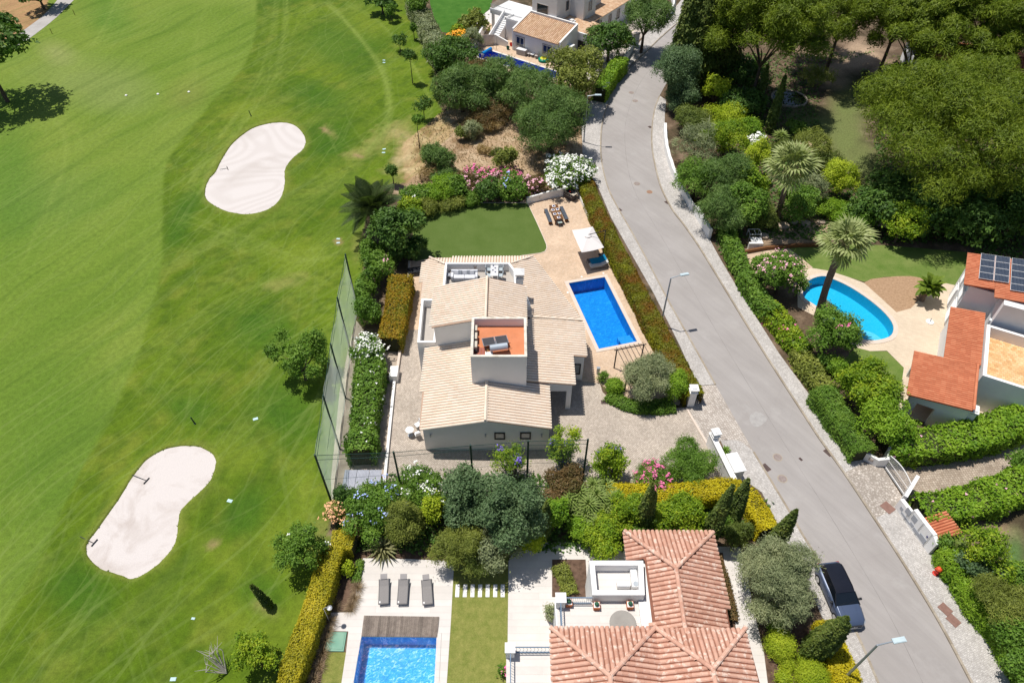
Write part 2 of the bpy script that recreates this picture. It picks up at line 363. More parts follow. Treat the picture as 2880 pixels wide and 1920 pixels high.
def ripple_light_mat(name, c, c2, c3):  # stretched noise paints ripple light and sun sparkle into the floor colour
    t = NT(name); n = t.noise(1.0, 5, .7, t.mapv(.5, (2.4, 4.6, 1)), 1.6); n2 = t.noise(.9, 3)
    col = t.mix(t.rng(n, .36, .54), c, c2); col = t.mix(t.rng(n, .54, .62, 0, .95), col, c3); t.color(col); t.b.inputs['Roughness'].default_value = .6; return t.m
def caustic_pool_mat(name, c, c2, sc=2.4, amt=.5, thr=(.0, .10)):  # warped cell edges paint pale caustic light lines into the tile colour
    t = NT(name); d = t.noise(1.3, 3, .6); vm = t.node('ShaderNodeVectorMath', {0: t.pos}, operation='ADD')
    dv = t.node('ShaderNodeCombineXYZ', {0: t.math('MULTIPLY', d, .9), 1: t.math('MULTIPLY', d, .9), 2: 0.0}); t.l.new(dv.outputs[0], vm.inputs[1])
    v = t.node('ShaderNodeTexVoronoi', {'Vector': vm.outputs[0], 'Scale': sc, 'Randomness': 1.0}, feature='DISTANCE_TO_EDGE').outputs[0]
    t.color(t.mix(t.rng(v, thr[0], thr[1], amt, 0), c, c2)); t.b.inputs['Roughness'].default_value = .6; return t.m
# ================================================================ GROUND
def L(*a): return list(a)
FAIR = [(590,-60),(590,0),(589,70),(578,112),(559,154),(528,193),(489,231),(459,270),(420,320),(390,358),(377,393),(373,443),(372,600),(362,660),(335,760),(305,850),(279,905),(251,964),(224,1013),(181,1091),(135,1191),(77,1311),(8,1441),(-60,1560),(-260,1560),(-500,-60)]
GOLFB = [(945,-60),(960,10),(985,90),(997,160),(1003,230),(1020,262),(1045,300),(1000,345),(965,395),(935,420),(860,430),(835,520),(835,600),(820,700),(815,770),(825,850),(800,960),(770,1090),(765,1160),(755,1200),(760,1270),(740,1330),(700,1430),(670,1500),(640,1640),(-700,1640),(-700,-60)]
DRY = [(925,330),(1010,262),(1050,240),(1330,230),(1345,420),(1250,440),(1050,440),(930,425)]
SANDU = [(635,282),(660,283),(680,290),(697,308),(703,327),(696,345),(676,362),(662,378),(655,395),(655,420),(648,450),(632,472),(605,487),(565,494),(525,488),(495,475),(473,458),(471,435),(480,412),(495,395),(510,365),(530,335),(545,320),(575,298),(605,287)]
SANDL = [(437,1023),(462,1027),(486,1039),(497,1056),(495,1076),(486,1102),(462,1129),(428,1160),(414,1183),(408,1230),(397,1260),(366,1295),(328,1322),(300,1331),(270,1320),(231,1307),(204,1284),(197,1260),(204,1241),(227,1210),(270,1149),(304,1095),(328,1064),(355,1043),(393,1027)]
def tracks():
    r = random.Random(3); T = []
    base = [([(640,-20),(632,90),(605,190),(540,290),(470,370),(440,440)],10,26,.16),([(760,-20),(690,60),(650,160),(560,300)],3,14,.10),
            ([(790,0),(880,60),(960,170),(990,260),(960,380)],3,10,.2),([(750,0),(830,90),(885,180),(890,280),(840,350)],4,10,.2),
            ([(300,-20),(240,90),(170,160),(60,260)],7,26,.12),([(20,150),(100,230),(170,330),(130,480),(60,620)],6,24,.10),
            ([(400,500),(560,560),(700,600),(800,560)],5,26,.10),([(380,600),(480,540),(560,560),(680,470),(800,390)],6,26,.12),
            ([(840,480),(760,560),(640,640),(480,720),(330,900)],7,36,.11),([(500,0),(470,160),(380,330),(250,470),(120,560)],5,40,.08),
            ([(60,300),(250,380),(420,400)],4,40,.08),([(140,640),(230,520),(380,380),(520,260)],5,40,.08),([(430,960),(480,860),(600,760),(780,700)],4,22,.1),
            ([(470,0),(450,80),(440,230)],2,8,.09),([(560,1000),(680,1080),(730,1200)],3,20,.08),([(300,900),(280,830),(330,700),(350,540)],4,30,.08)]
    for P, n, j, s in base:
        for k in range(int(n*1.6)):
            dx, dy = r.uniform(-j, j), r.uniform(-j, j)*.8; q = [(x+dx+r.uniform(-j, j)*.35, y+dy+r.uniform(-j, j)*.35) for x, y in P]
            q = smooth_line(q, 5); T.append(([O(*p)[:2] for p in q], s*r.uniform(.4, 1.1), r.uniform(.10, .22)))
            if r.random() < .5: T.append(([(O(p[0]+7, p[1]+2)[:2]) for p in q], s*r.uniform(.4, 1.0), r.uniform(.10, .2)))
    return T
def blob(ox, oy, cx, cy, rx, ry, rot=0, n=None, amp=.5):
    c, s = math.cos(rot), math.sin(rot); dx = ox-cx; dy = oy-cy
    d = np.hypot((dx*c+dy*s)/rx, (-dx*s+dy*c)/ry)
    if n is not None: d = d+(n-.5)*amp*2
    return np.clip(1.3-d, 0, 1)
def paint(X, Y):
    ox, oy = proj(X, Y, 0.0); n1 = vnoise(X, Y, 9, 1); n2 = vnoise(X, Y, 2.2, 5); n3 = vnoise(X, Y, 22, 9, 2); n4 = vnoise(X, Y, .8, 21, 3)
    # anisotropic mowing streaks
    a = .95; u = X*math.cos(a)+Y*math.sin(a); v = -X*math.sin(a)+Y*math.cos(a); st = vnoise(u, v*7, 14, 33, 3)
    fair = inpoly(ox, oy, FAIR); golf = inpoly(ox, oy, GOLFB)
    C = np.zeros(X.shape+(3,)); C[:] = (.080, .136, .009)
    def lay(mask, col, k=1.0):
        m = np.clip(mask*k, 0, 1)[..., None]; C[:] = C*(1-m)+np.array(col)*m
    lay(np.clip((n1-.42)*3, 0, 1), (.125, .185, .014), .75); lay(np.clip((n3-.5)*4, 0, 1), (.050, .105, .010), .7)
    lay(np.clip((n2-.55)*4, 0, 1), (.175, .20, .032), .55); lay(np.clip((st-.5)*3, 0, 1), (.14, .19, .035), .6); lay(np.clip((n4-.50)*4, 0, 1), (.042, .085, .007), .5)
    for cx, cy, rx, ry, rot in [(540,250,70,18,-.3),(600,265,80,25,0),(300,1130,60,70,.6),(545,1050,70,40,0),(640,1250,70,80,0),(560,1430,120,60,.4),(700,1120,40,90,0),(520,1290,90,30,.7),(690,590,70,40,0),(830,60,60,40,0),(760,120,70,50,0),(700,1400,40,90,.3)]:
        lay(blob(ox, oy, cx, cy, rx, ry, rot, n2, .5), (.17, .22, .025), .55)
    for cx, cy, rx, ry in [(780,110,90,60),(735,220,80,40),(880,500,70,60),(760,330,50,60),(420,930,90,40),(560,1180,40,60),(180,1350,80,60),(600,1360,60,60),(420,500,30,90),(610,760,90,60),(660,940,80,60)]:
        lay(blob(ox, oy, cx, cy, rx, ry, .4, n1, .6), (.035, .105, .010), .6)
    for cx, cy, rx, ry, rot in [(870,330,90,26,-.5),(760,305,22,10,.8),(820,355,40,10,-.1),(905,300,50,22,-.4),(830,560,30,40,.4),(60,75,60,30,-.5),(655,650,60,14,-.3),(615,1400,26,18,.6),(740,1230,30,60,.2)]:
        lay(blob(ox, oy, cx, cy, rx, ry, rot, .5*n2+.5*n4, 1.3), (.28, .25, .10), .45)
    for cx, cy, rx, ry in [(748,300,12,7),(822,357,12,4),(778,555,10,6),(490,1248,16,12),(618,1395,14,10),(25,165,10,10)]: lay(blob(ox, oy, cx, cy, rx, ry, .2, n4, 1.4), (.30, .20, .13), .8)
    # fairway
    Cf = np.zeros_like(C); Cf[:] = (.132, .200, .030)
    def layf(mask, col, k=1.0):
        m = np.clip(mask*k, 0, 1)[..., None]; Cf[:] = Cf*(1-m)+np.array(col)*m
    layf(np.clip((n1-.42)*3, 0, 1), (.170, .222, .042), .6); layf(np.clip((st-.48)*3, 0, 1), (.092, .160, .018), .65); layf(np.clip((n3-.5)*4, 0, 1), (.180, .235, .05), .55)
    layf(blob(ox, oy, 140, 1050, 200, 300, 0, n1, .4), (.075, .15, .018), .55); layf(blob(ox, oy, 110, 450, 150, 90, 0, n1, .4), (.10, .175, .035), .6)
    layf(blob(ox, oy, 200, 190, 160, 60, .2, n1, .5), (.20, .24, .09), .55); layf(blob(ox, oy, 130, 120, 50, 30, .2, n1, .5), (.26, .27, .12), .6); layf(blob(ox, oy, 430, 215, 60, 40, -.6, n1, .5), (.17, .18, .05), .5)
    layf(blob(ox, oy, 250, 40, 60, 60, 0, n1, .5), (.07, .16, .02), .7); layf(blob(ox, oy, 20, 400, 80, 200, 0, n1, .4), (.065, .15, .018), .55)
    sdf = seg_dist(ox, oy, FAIR[:-3])*np.where(fair, 1, -1); fk = np.clip(.5+sdf/7+(n4-.5)*.5, 0, 1)[..., None]; C = Cf*fk+C*(1-fk)
    tr = np.zeros(X.shape)
    for P, s, wd in tracks():
        P = np.array(P); m = (X > P[:, 0].min()-1) & (X < P[:, 0].max()+1) & (Y > P[:, 1].min()-1) & (Y < P[:, 1].max()+1)
        if m.any(): tr[m] += s*np.clip(1.25-seg_dist(X[m], Y[m], P)/wd, 0, 1)
    tr *= np.clip(.35+n1*1.2, 0, 1.2); m = np.clip(tr, 0, .55)[..., None]; C = C*(1-m)+np.array((.22, .28, .07))*m
    # dry halo round the sand, dry lot, mulch
    for S in (SANDU, SANDL):
        d = seg_dist(ox, oy, S+[S[0]]); lay2 = np.clip(1.1-d/14+(n4-.5), 0, 1)*.55; C = C*(1-lay2[..., None])+np.array((.20, .22, .05))*lay2[..., None]
    dry = np.clip(inpoly(ox, oy, DRY)*1.0+blob(ox, oy, 960, 380, 60, 70, .3, n2, .8), 0, 1)
    Cd = np.zeros_like(C); Cd[:] = (.42, .30, .19); k = np.clip((n2-.48)*5, 0, 1)[..., None]; Cd = Cd*(1-k)+np.array((.24, .155, .085))*k
    k = np.clip((n1-.5)*5, 0, 1)[..., None]*.5; Cd = Cd*(1-k)+np.array((.27, .22, .09))*k
    k = np.clip((n4-.52)*6, 0, 1)[..., None]*.5; Cd = Cd*(1-k)+np.array((.55, .44, .30))*k
    soil = np.zeros_like(C); soil[:] = (.13, .09, .06); k = np.clip((n2-.45)*4, 0, 1)[..., None]; soil = soil*(1-k)+np.array((.075, .06, .035))*k
    k = np.clip((n4-.55)*5, 0, 1)[..., None]*.6; soil = soil*(1-k)+np.array((.26, .19, .13))*k
    def lays(mask, col, kk=1.0):
        m = np.clip(mask*kk, 0, 1)[..., None]; soil[:] = soil*(1-m)+np.array(col)*m
    for cx, cy, rx, ry, rot in [(1950,245,50,70,.2),(1940,330,55,60,0),(1985,380,60,50,.5),(1880,290,80,40,.3)]: lays(blob(ox, oy, cx, cy, rx, ry, rot, n2, .25), (.15, .18, .06))
    for cx, cy, rx, ry, rot in [(1960,140,60,26,-.3),(1900,175,50,24,.2),(2030,170,40,30,0),(1845,330,50,30,0),(1870,120,40,14,0),(1860,530,60,26,0),(1960,520,60,18,0),(1790,545,70,24,0),(1980,120,40,30,0)]: lays(blob(ox, oy, cx, cy, rx, ry, rot, n2, .4), (.44, .32, .22))
    lays(blob(ox, oy, 2280, 1230, 70, 30, 0, n2, .4), (.34, .25, .15)); lays(blob(ox, oy, 2330, 1270, 30, 60, 0, n2, .3), (.10, .17, .05))
    g = golf[..., None]; d = dry[..., None]
    out = np.where(g, C, soil); out = out*(1-d)+Cd*d
    out = np.where(((ox < 110) & (oy < 95) & (ox+oy*.9 < 140))[..., None], np.array((.34, .20, .12))*(0.75+.5*n2[..., None]), out)
    out = np.where(g, out*np.array((1.02, 1.03, .86)), out)
    return out, fair & golf, golf
POOLA = [(1308,650),(1389,637),(1463,787),(1376,803)]
POOLA = [V(*q)[:2] for q in [(1599.2,797.4),(1700.6,780.2),(1791.5,961),(1684.4,982)]]
POOLB = [O(x, y)[:2] for x, y in [(830.5,1462),(1003,1464),(994,1640),(800,1640)]]
POOLC = [O(x, y)[:2] for x, y in smooth_loop([(1844,668),(1858,645),(1887,635),(1911,641),(1954,661),(2000,692),(2034,722),(2051,748),(2047,770),(2024,780),(1994,782),(1963,772),(1920,742),(1878,706),(1849,686)], 3)]
POOLD = [O(x, y)[:2] for x, y in [(1100,121),(1131,119),(1186,136.5),(1262,161),(1300,172),(1290,182),(1240,176),(1180,156),(1100,134)]]
HOLES = [POOLA, POOLB, POOLC, POOLD]
from mathutils.geometry import tessellate_polygon
def holed(name, outer, holes, z, mat, kind='structure'):
    polys = [[Vector((p[0], p[1], z)) for p in q] for q in [outer]+holes]; fl = [tuple(p) for q in polys for p in q]
    tr = []
    for a, b, c in tessellate_polygon(polys):
        A, B, C_ = fl[a], fl[b], fl[c]; s = (B[0]-A[0])*(C_[1]-A[1])-(C_[0]-A[0])*(B[1]-A[1])
        if abs(s) > 1e-9: tr.append([a, b, c] if s > 0 else [a, c, b])
    o = MB().add(fl, tr).build(name, mat)
    if kind: o['kind'] = kind
    return o
step = .3
gx = np.arange(-93, 93, step); gy = np.arange(9, 128, step); GX, GY = np.meshgrid(gx, gy, indexing='ij')
ox, oy = proj(GX, GY, 0.0); CC, FA, GO = paint(GX, GY); nx, ny = GX.shape
def grid_obj(name, sel, mat, z=0.0, kind='structure'):
    vis = (ox > -70) & (ox < 2420) & (oy > -40) & (oy < 1640) & sel
    q = vis[:-1, :-1] | vis[1:, :-1] | vis[:-1, 1:] | vis[1:, 1:]
    own = sel[:-1, :-1] & q
    for hp in HOLES:
        hp = np.array(hp); c0 = hp.mean(0); big = c0+(hp-c0)*1.0; ih = inpoly(GX, GY, big); own &= ~(ih[:-1, :-1] | ih[1:, :-1] | ih[:-1, 1:] | ih[1:, 1:])
    idx = np.arange(nx*ny).reshape(nx, ny)
    Fq = np.stack([idx[:-1, :-1][own], idx[1:, :-1][own], idx[1:, 1:][own], idx[:-1, 1:][own]], 1)
    used = np.unique(Fq); mp = np.zeros(nx*ny, int); mp[used] = np.arange(len(used))
    Vv = np.c_[GX.ravel()[used], GY.ravel()[used], np.full(len(used), z)]
    o = npmesh(name, Vv, mp[Fq], mat, org=np.zeros(3), col=CC.reshape(-1, 3)[used]); o['kind'] = kind; return o
grid_obj('fairway', FA, M_grass); grid_obj('golf_rough', GO & ~FA, M_grass); grid_obj('garden_ground', ~GO, M_soil)
R = 1500
t = NT('distant_ground'); n = t.noise(.03, 5); t.color(t.mix(t.rng(n, .4, .6), (.06, .12, .02), (.12, .10, .05))); t.b.inputs['Roughness'].default_value = .95
holed('ground', [(-R, -R), (R, -R), (R, R), (-R, R)], HOLES, -.06, t.m)
# bunkers: dished sand inside a raised turf lip
def bunker(name, outline, mat, depth=.22):
    P = smooth_loop(outline, 4); W = np.array([O(x, y)[:2] for x, y in P]); c = W.mean(0); n = len(W)
    W = W+np.random.default_rng(3).normal(0, .014, W.shape)
    vs = []; fs = []; rings = [(1.0, .015), (.985, .0), (.93, -.004), (.7, .0), (.35, .0)]
    for s_, z in rings: vs += [(c[0]+(p[0]-c[0])*s_, c[1]+(p[1]-c[1])*s_, z+.02) for p in W]
    for k in range(len(rings)-1): fs += [[k*n+i, k*n+(i+1) % n, (k+1)*n+(i+1) % n, (k+1)*n+i] for i in range(n)]
    vs.append((c[0], c[1], .02)); fs += [[(len(rings)-1)*n+i, (len(rings)-1)*n+(i+1) % n, len(vs)-1] for i in range(n)]
    o = MB().add(vs, fs).build(name, mat); o['kind'] = 'structure'
    # lip
    prof = [(-.06, .0), (-.02, .10), (.10, .15), (.35, .12), (.8, .03), (1.1, -.02)]; N = []
    for i in range(n):
        d = W[(i+1) % n]-W[i-1]; d /= np.linalg.norm(d); nn = np.array([d[1], -d[0]])
        if np.dot(nn, W[i]-c) < 0: nn = -nn
        N.append(nn)
    N = np.array(N); Vv = np.concatenate([np.c_[W+N*a, np.full(n, z)] for a, z in prof])
    Fq = np.array([[k*n+i, (k+1)*n+i, (k+1)*n+(i+1) % n, k*n+(i+1) % n] for k in range(len(prof)-1) for i in range(n)])
    col = paint(Vv[:, 0], Vv[:, 1])[0]; o = npmesh(name+'_lip', Vv, Fq, M_grass, smooth=True, org=np.zeros(3), col=col); o['kind'] = 'structure'
    return W, N
BU = bunker('sand_bunker', SANDU, M_sand); BL = bunker('sand_bunker', SANDL, M_sand2)
# ================================================================ ROADS, PAVEMENTS, YARDS
KL = [(1610,-70),(1580,0),(1558,50),(1519,84),(1489,113),(1449,150),(1419,187),(1399,232),(1387,265),(1381,300),(1380,350),(1386,392),(1398,434),(1418,475),(1444,520),(1480,585),(1533,686),(1588,784),(1643,882),(1731,1037),(1815,1176),(1842,1224),(1891,1305),(1970,1457),(2018,1568),(2050,1640)]
KR = [(1740,-70),(1690,0),(1640,50),(1590,110),(1550,160),(1515,220),(1504,250),(1498,290),(1498,338),(1507,388),(1520,433),(1545,481),(1571,515),(1601,558),(1633,609),(1740,784),(1859,969),(1889,1014),(1940,1085),(2002,1178),(2075,1290),(2159,1428),(2234,1568),(2275,1640)]
KLw = smooth_line([O(x, y, .02)[:2] for x, y in KL], 4); KRw = smooth_line([O(x, y, .02)[:2] for x, y in KR], 4)
m = MB(); m.poly([(x, y, .02) for x, y in KLw+KRw[::-1]]); m.build('asphalt_road', M_road)['kind'] = 'structure'
for f_, w_, nm in ((.47, .03, 'road_seam'),):
    n_ = min(len(KLw), len(KRw)); A_ = [KLw[int(i*(len(KLw)-1)/59)] for i in range(60)]; B_ = [min(KRw, key=lambda q: math.hypot(q[0]-p[0], q[1]-p[1])) for p in A_]
    ln_ = smooth_line([(p[0]+(q[0]-p[0])*f_, p[1]+(q[1]-p[1])*f_) for p, q in zip(A_[2::4], B_[2::4])], 6); L_, R_ = ribbon(ln_, [w_*random.uniform(.4, 1.3) for _ in ln_], 0)
    MB().add([(*q, .0245) for q in L_]+[(*q, .0245) for q in R_], [[len(L_)+i, len(L_)+i+1, i+1, i] for i in range(len(L_)-1)]).build(nm, basic('tar_seam', (.25, .235, .225), .9))['kind'] = 'structure'
sheet('road_stain', [(1722,955),(1735,945),(1752,950),(1762,962),(1750,975),(1735,980),(1724,970)], .0245, basic('road_stain', (.40, .385, .37), .9, (.33, .31, .30), 3), smooth=3)
SL = [(1590,-70),(1565,0),(1549,20),(1536,40),(1500,60),(1478,85),(1460,110),(1436,138),(1411,170),(1388,215),(1362,225),(1345,250),(1336,287),(1338,350),(1350,395),(1372,425),(1404,500),(1443,570),(1500,670),(1560,790),(1603,885)]
def strip(name, A, B, z, mat, z0=-.02):
    P = [O(x, y, z)[:2] for x, y in A]+[O(x, y, z)[:2] for x, y in B[::-1]]
    o = MB().prism(P, z0, z).build(name, mat); o['kind'] = 'structure'; return o
strip('pavement', SL, [k for k in KL if k[1] <= 885], .11, M_side)
strip('pavement', [(1687,1100),(1715,1105),(1750,1130),(1800,1230),(1850,1330),(1900,1440),(1945,1520),(1985,1640)], [(1705,1015),(1731,1037),(1815,1176),(1842,1224),(1891,1305),(1970,1457),(2018,1568),(2050,1640)], .11, M_side)
strip('pavement', [(1655,1010),(1672,1050),(1687,1100)], [(1655,1010),(1690,1010),(1705,1015)], .09, M_side)
SR = [(1530,230),(1527,265),(1526,300),(1530,345),(1545,392),(1563,430),(1590,480),(1622,535),(1652,590),(1690,655),(1790,812),(1900,962),(1985,1062)]
strip('pavement', [k for k in KR if 218 <= k[1] <= 1090], SR, .11, M_side)
strip('pavement', [(1940,1085),(2002,1178),(2075,1290),(2159,1428),(2234,1568),(2275,1640)], [(1985,1062),(1990,1075),(2066,1165),(2150,1275),(2215,1385),(2300,1520),(2350,1640)], .11, M_side)
def kerb(pts, z=.13, w=.16):
    n = 0; W = [np.array(O(x, y, z)[:2]) for x, y in pts]; W = [np.array(q) for q in smooth_line(W, 6)]
    m = MB()
    for a, b in zip(W[:-1], W[1:]):
        d = b-a; Ln = np.linalg.norm(d); k = max(1, int(Ln/1.0)); rz = math.atan2(d[1], d[0])
        for i in range(k):
            c = a+d*(i+.5)/k; m.obox((c[0], c[1], -.02), (Ln/k-.012, w, z+.02+random.uniform(-.004, .004)), rz)
    o = m.build('kerb', M_kerb); o['kind'] = 'structure'
kerb([k for k in KL if 40 <= k[1] <= 885]); kerb([k for k in KL if k[1] > 1030]); kerb([k for k in KR if 218 < k[1]])
# driveway with gate threshold, aprons
sheet('cobble_driveway', [(930,757),(985,757),(1240,860),(1342,876),(1362,872),(1378,880),(1384,900),(1405,920),(1450,935),(1520,940),(1580,935),(1628,1024),(1690,1120),(1330,1140),(884,1140),(905,862)], .018, M_cob)
sheet('cobble_apron', [(1580,935),(1590,892),(1603,885),(1643,882),(1731,1037),(1700,1018),(1668,1008),(1640,1018),(1628,1024)], .055, M_cob2)
wl = [O(*p)[:2] for p in [(1577,938),(1600,978),(1630,1028)]]; wall_line(MB(), wl, .18, .0, .062).build('gate_track', M_cope)['kind'] = 'structure'
sheet('cobble_apron', [(1985,1062),(2030,1075),(2085,1160),(2062,1165),(2010,1190),(1960,1115),(1940,1085)], .125, M_cob2)
sheet('cobble_drive_east', [(2020,1050),(2100,1060),(2200,1045),(2360,1010),(2440,990),(2440,1080),(2352,1100),(2250,1105),(2120,1140),(2095,1165)], .04, M_cobe)
# terrace round the villa
TER = [(1213,452),(1330,420),(1340,440),(1420,600),(1500,770),(1570,905),(1560,930),(1480,925),(1400,900),(1378,880),(1342,876),(1240,860),(985,757),(930,757),(942,700),(938,600),(1000,592)]
holed('brick_terrace', [O(x, y, .03)[:2] for x, y in TER], [POOLA], .03, M_terr)
LAW = [(966,475),(1000,470),(1098,466),(1212,467),(1230,505),(1248,545),(1254,560),(1256,569),(1253,577),(1244,581),(1198,587),(985,593),(955,600),(938,590),(950,550),(940,480)]
sheet('artificial_lawn', LAW, .05, M_turf)
m = MB(); wall_line(m, [O(*p)[:2] for p in [(1098,466),(1212,467),(1230,505),(1248,545),(1255,562),(1256,570),(1252,578),(1242,582),(1198,588)]], .07, 0, .058); m.build('lawn_edging', M_cope)['kind'] = 'structure'
sheet('service_path', [(868,770),(938,756),(905,862),(880,1126),(780,1130),(800,1060),(830,980),(845,860)], .012, M_conc)
sheet('concrete_strip', [(818,735),(845,770),(830,830),(805,980),(795,1100),(800,1150),(762,1160),(760,1100),(770,1000),(780,900),(800,800)], .02, M_conc)
m = MB(); wall_line(m, [O(*p, .25)[:2] for p in [(907,862),(893,1000),(882,1113)]], .22, 0, .28); tag(m.build('garden_wall', M_wtrim), 'low narrow white wall beside the service path west of the villa', 'wall')
m = MB(); wall_line(m, [O(*p, .3)[:2] for p in [(940,600),(936,700),(931,757),(919,800),(912,850)]], .22, 0, .3); tag(m.build('garden_wall', M_cope), 'low cream wall between the orange hedge and the villa side path', 'wall')
m = MB(); m.obox((*O(907, 866)[:2], 0), (.7, 1.2, .8), 0); tag(m.build('meter_cabinet', M_wtrim), 'small white masonry box where the two low walls meet', 'cabinet')
# south property
DECK = [(834,1281),(940,1283),(1043,1288),(1036,1420),(1024,1600),(1020,1650),(770,1650),(784,1568),(795,1496),(800,1449),(751,1448),(760,1406),(810,1405),(820,1340)]
holed('stone_pool_deck', [O(x, y, .03)[:2] for x, y in DECK], [POOLB], .03, M_slab)
sheet('lawn', [(1043,1270),(1168,1270),(1166,1660),(1016,1660),(1036,1420)], .02, M_lawn2)
sheet('lawn', [(751,1497),(795,1497),(784,1568),(770,1660),(720,1660),(738,1560)], .02, M_lawn2)
sheet('stone_path', [(1168,1288),(1180,1265),(1238,1245),(1340,1243),(1440,1248),(1500,1300),(1500,1450),(1300,1460),(1280,1540),(1280,1660),(1164,1660)], .04, M_slab)
sheet('planting_bed', [(1268,1284),(1345,1284),(1350,1370),(1268,1370)], .06, M_mulch)
sheet('stone_path', [(1620,1253),(1700,1256),(1715,1310),(1731,1400),(1755,1500),(1775,1660),(1600,1660)], .04, M_slab)
sheet('mulch_bed', [(1738,1405),(1850,1440),(1930,1480),(1945,1660),(1776,1660),(1756,1500)], .02, M_mulch)
sheet('mulch_bed', [(1700,1240),(1770,1240),(1860,1420),(1840,1440),(1738,1405),(1716,1310)], .018, M_mulch)
sheet('mulch_bed', [(1632,1270),(1660,1268),(1690,1440),(1700,1470),(1650,1470)], .06, M_mulch)
sheet('mulch_bed', [(780,1250),(840,1262),(832,1285),(820,1340),(810,1402),(762,1402),(750,1448),(748,1500),(735,1570),(715,1660),(670,1660),(720,1480),(760,1340)], .015, M_mulch)
sheet('mulch_bed', [(834,1268),(1160,1262),(1160,1290),(1043,1287),(834,1280)], .016, M_mulch)
# east property
P3 = [O(x, y, .03)[:2] for x, y in [(1862,615),(1905,622),(1951,637),(1985,650),(2030,690),(2059,717),(2092,708),(2153,646),(2198,656),(2290,700),(2380,760),(2380,1000),(2250,1000),(2090,960),(2063,938),(2076,844),(2037,805),(1998,806),(1965,797),(1930,772),(1880,730),(1832,705),(1832,660),(1845,625)]]
holed('tiled_patio', P3, [POOLC], .03, M_slab3)
sheet('garden_lawn', [(1800,566),(1900,560),(2030,563),(2220,579),(2225,660),(2192,656),(2150,644),(2092,634),(2030,636),(1985,647),(1951,637),(1905,622),(1862,615),(1830,588)], .012, M_lawn3)
sheet('wood_chip_bed', [(1985,649),(2030,637),(2092,634),(2135,643),(2153,648),(2092,709),(2059,717),(2030,690)], .02, M_grav, smooth=2)
sheet('sandy_path', [(1708,572),(1805,565),(1840,592),(1867,614),(1845,625),(1832,660),(1760,640),(1715,605)], .016, M_path)
sheet('garden_lawn', [(1926,857),(1945,820),(1965,797),(1998,806),(2037,806),(2076,844),(2068,930),(2040,960),(1980,920),(1935,880)], .02, M_lawn3)
# north villa
P4 = [(1062,88),(1095,62),(1120,52),(1175,72),(1185,110),(1240,135),(1310,150),(1345,170),(1350,200),(1300,196),(1240,190),(1150,160),(1085,135)]
holed('tiled_patio', [O(x, y, .03)[:2] for x, y in P4], [POOLD], .03, M_terr)
sheet('villa_lawn', [(984,-60),(1150,-60),(1125,20),(1105,38),(1090,55),(1062,74),(1042,78),(1014,74),(998,45),(988,10)], .015, M_lawn4)
sheet('cobble_yard', [(1330,120),(1370,100),(1440,40),(1500,20),(1550,20),(1540,40),(1500,62),(1470,90),(1440,120),(1400,150),(1360,190),(1330,170)], .02, M_cob2)
sheet('buggy_path', [(22,95),(95,40),(140,-10),(170,-60),(240,-60),(170,0),(130,40),(82,78),(42,104)], .012, M_pathg, smooth=2)
# pools
def pool(name, P, c, depth, label, wat, coping=None, cm=M_cope, cw=.35, wz=-.08, floorc=None):
    root = thing(name, label, 'swimming pool', (sum(p[0] for p in P)/len(P), sum(p[1] for p in P)/len(P), 0)); n = len(P)
    a = sum(P[i-1][0]*P[i][1]-P[i][0]*P[i-1][1] for i in range(n)); Q = P if a > 0 else P[::-1]
    m = MB(); vs = [(p[0], p[1], .02) for p in Q]+[(p[0], p[1], -depth) for p in Q]
    m.add(vs, [[(i+1) % n, i, n+i, n+(i+1) % n] for i in range(n)]+[list(range(n, 2*n))]); m.build('basin', c, root)
    m = MB(); m.poly([(p[0], p[1], wz) for p in Q]); m.build('water', wat, root)
    L_, R_ = ribbon(Q, cw, 0, True)       # left is inside for a counter-clockwise loop
    out = []
    for i in range(n):
        a0, b0, c0 = np.array(Q[i-1]), np.array(Q[i]), np.array(Q[(i+1) % n]); d1 = (b0-a0)/np.linalg.norm(b0-a0); d2 = (c0-b0)/np.linalg.norm(c0-b0)
        n1 = np.array([d1[1], -d1[0]]); n2 = np.array([d2[1], -d2[0]]); bis = n1+n2; bis /= np.dot(bis, n1); out.append(b0+bis*cw)
    m = MB(); zt = .075
    for i in range(n):
        j = (i+1) % n; q = [Q[i], Q[j], tuple(out[j]), tuple(out[i])]; inn = [tuple(np.array(Q[k])+(np.array(Q[k])-out[k])*.0) for k in (i, j)]
        vs = [(*q[0], zt), (*q[1], zt), (*q[2], zt), (*q[3], zt), (*q[0], .0), (*q[1], .0), (*q[2], .03), (*q[3], .03)]
        m.add(vs, [[0, 3, 2, 1], [0, 1, 5, 4], [2, 3, 7, 6]])
    m.build('coping', cm, root); return root
WA = water('pool_water', (.52, .80, 1.0), .55, 3.4, .06, 4); WB = water('rippled_pool_water', (.55, .85, 1.0), .75, 4.2, .05, 4); WC = water('lagoon_water', (.62, .93, 1.0), .3, 3, .06)
pa = pool('swimming_pool', POOLA, ripple_light_mat('ripple_lit_blue_tile', (.0, .27, .60), (.0, .36, .72), (.06, .50, .84)), 1.35, 'rectangular deep blue swimming pool with cream coping beside the long clipped hedge', WA)  # lighter flecks in the floor colour stand in for rippling light
m = MB(); q = np.array(POOLA); sx = (q[3]-q[2])*.34
for k, f_ in enumerate((.30, .20, .10)):
    a = q[2]; d = (q[1]-q[2])*f_; m.prism([tuple(a), tuple(a+sx), tuple(a+sx+d*.6), tuple(a+d*.6)], -1.34, -.75+.18*k)
m.build('steps', caustic_pool_mat('caustic_pale_step_tile', (.03, .40, .75), (.2, .55, .85), 3, .4), pa)
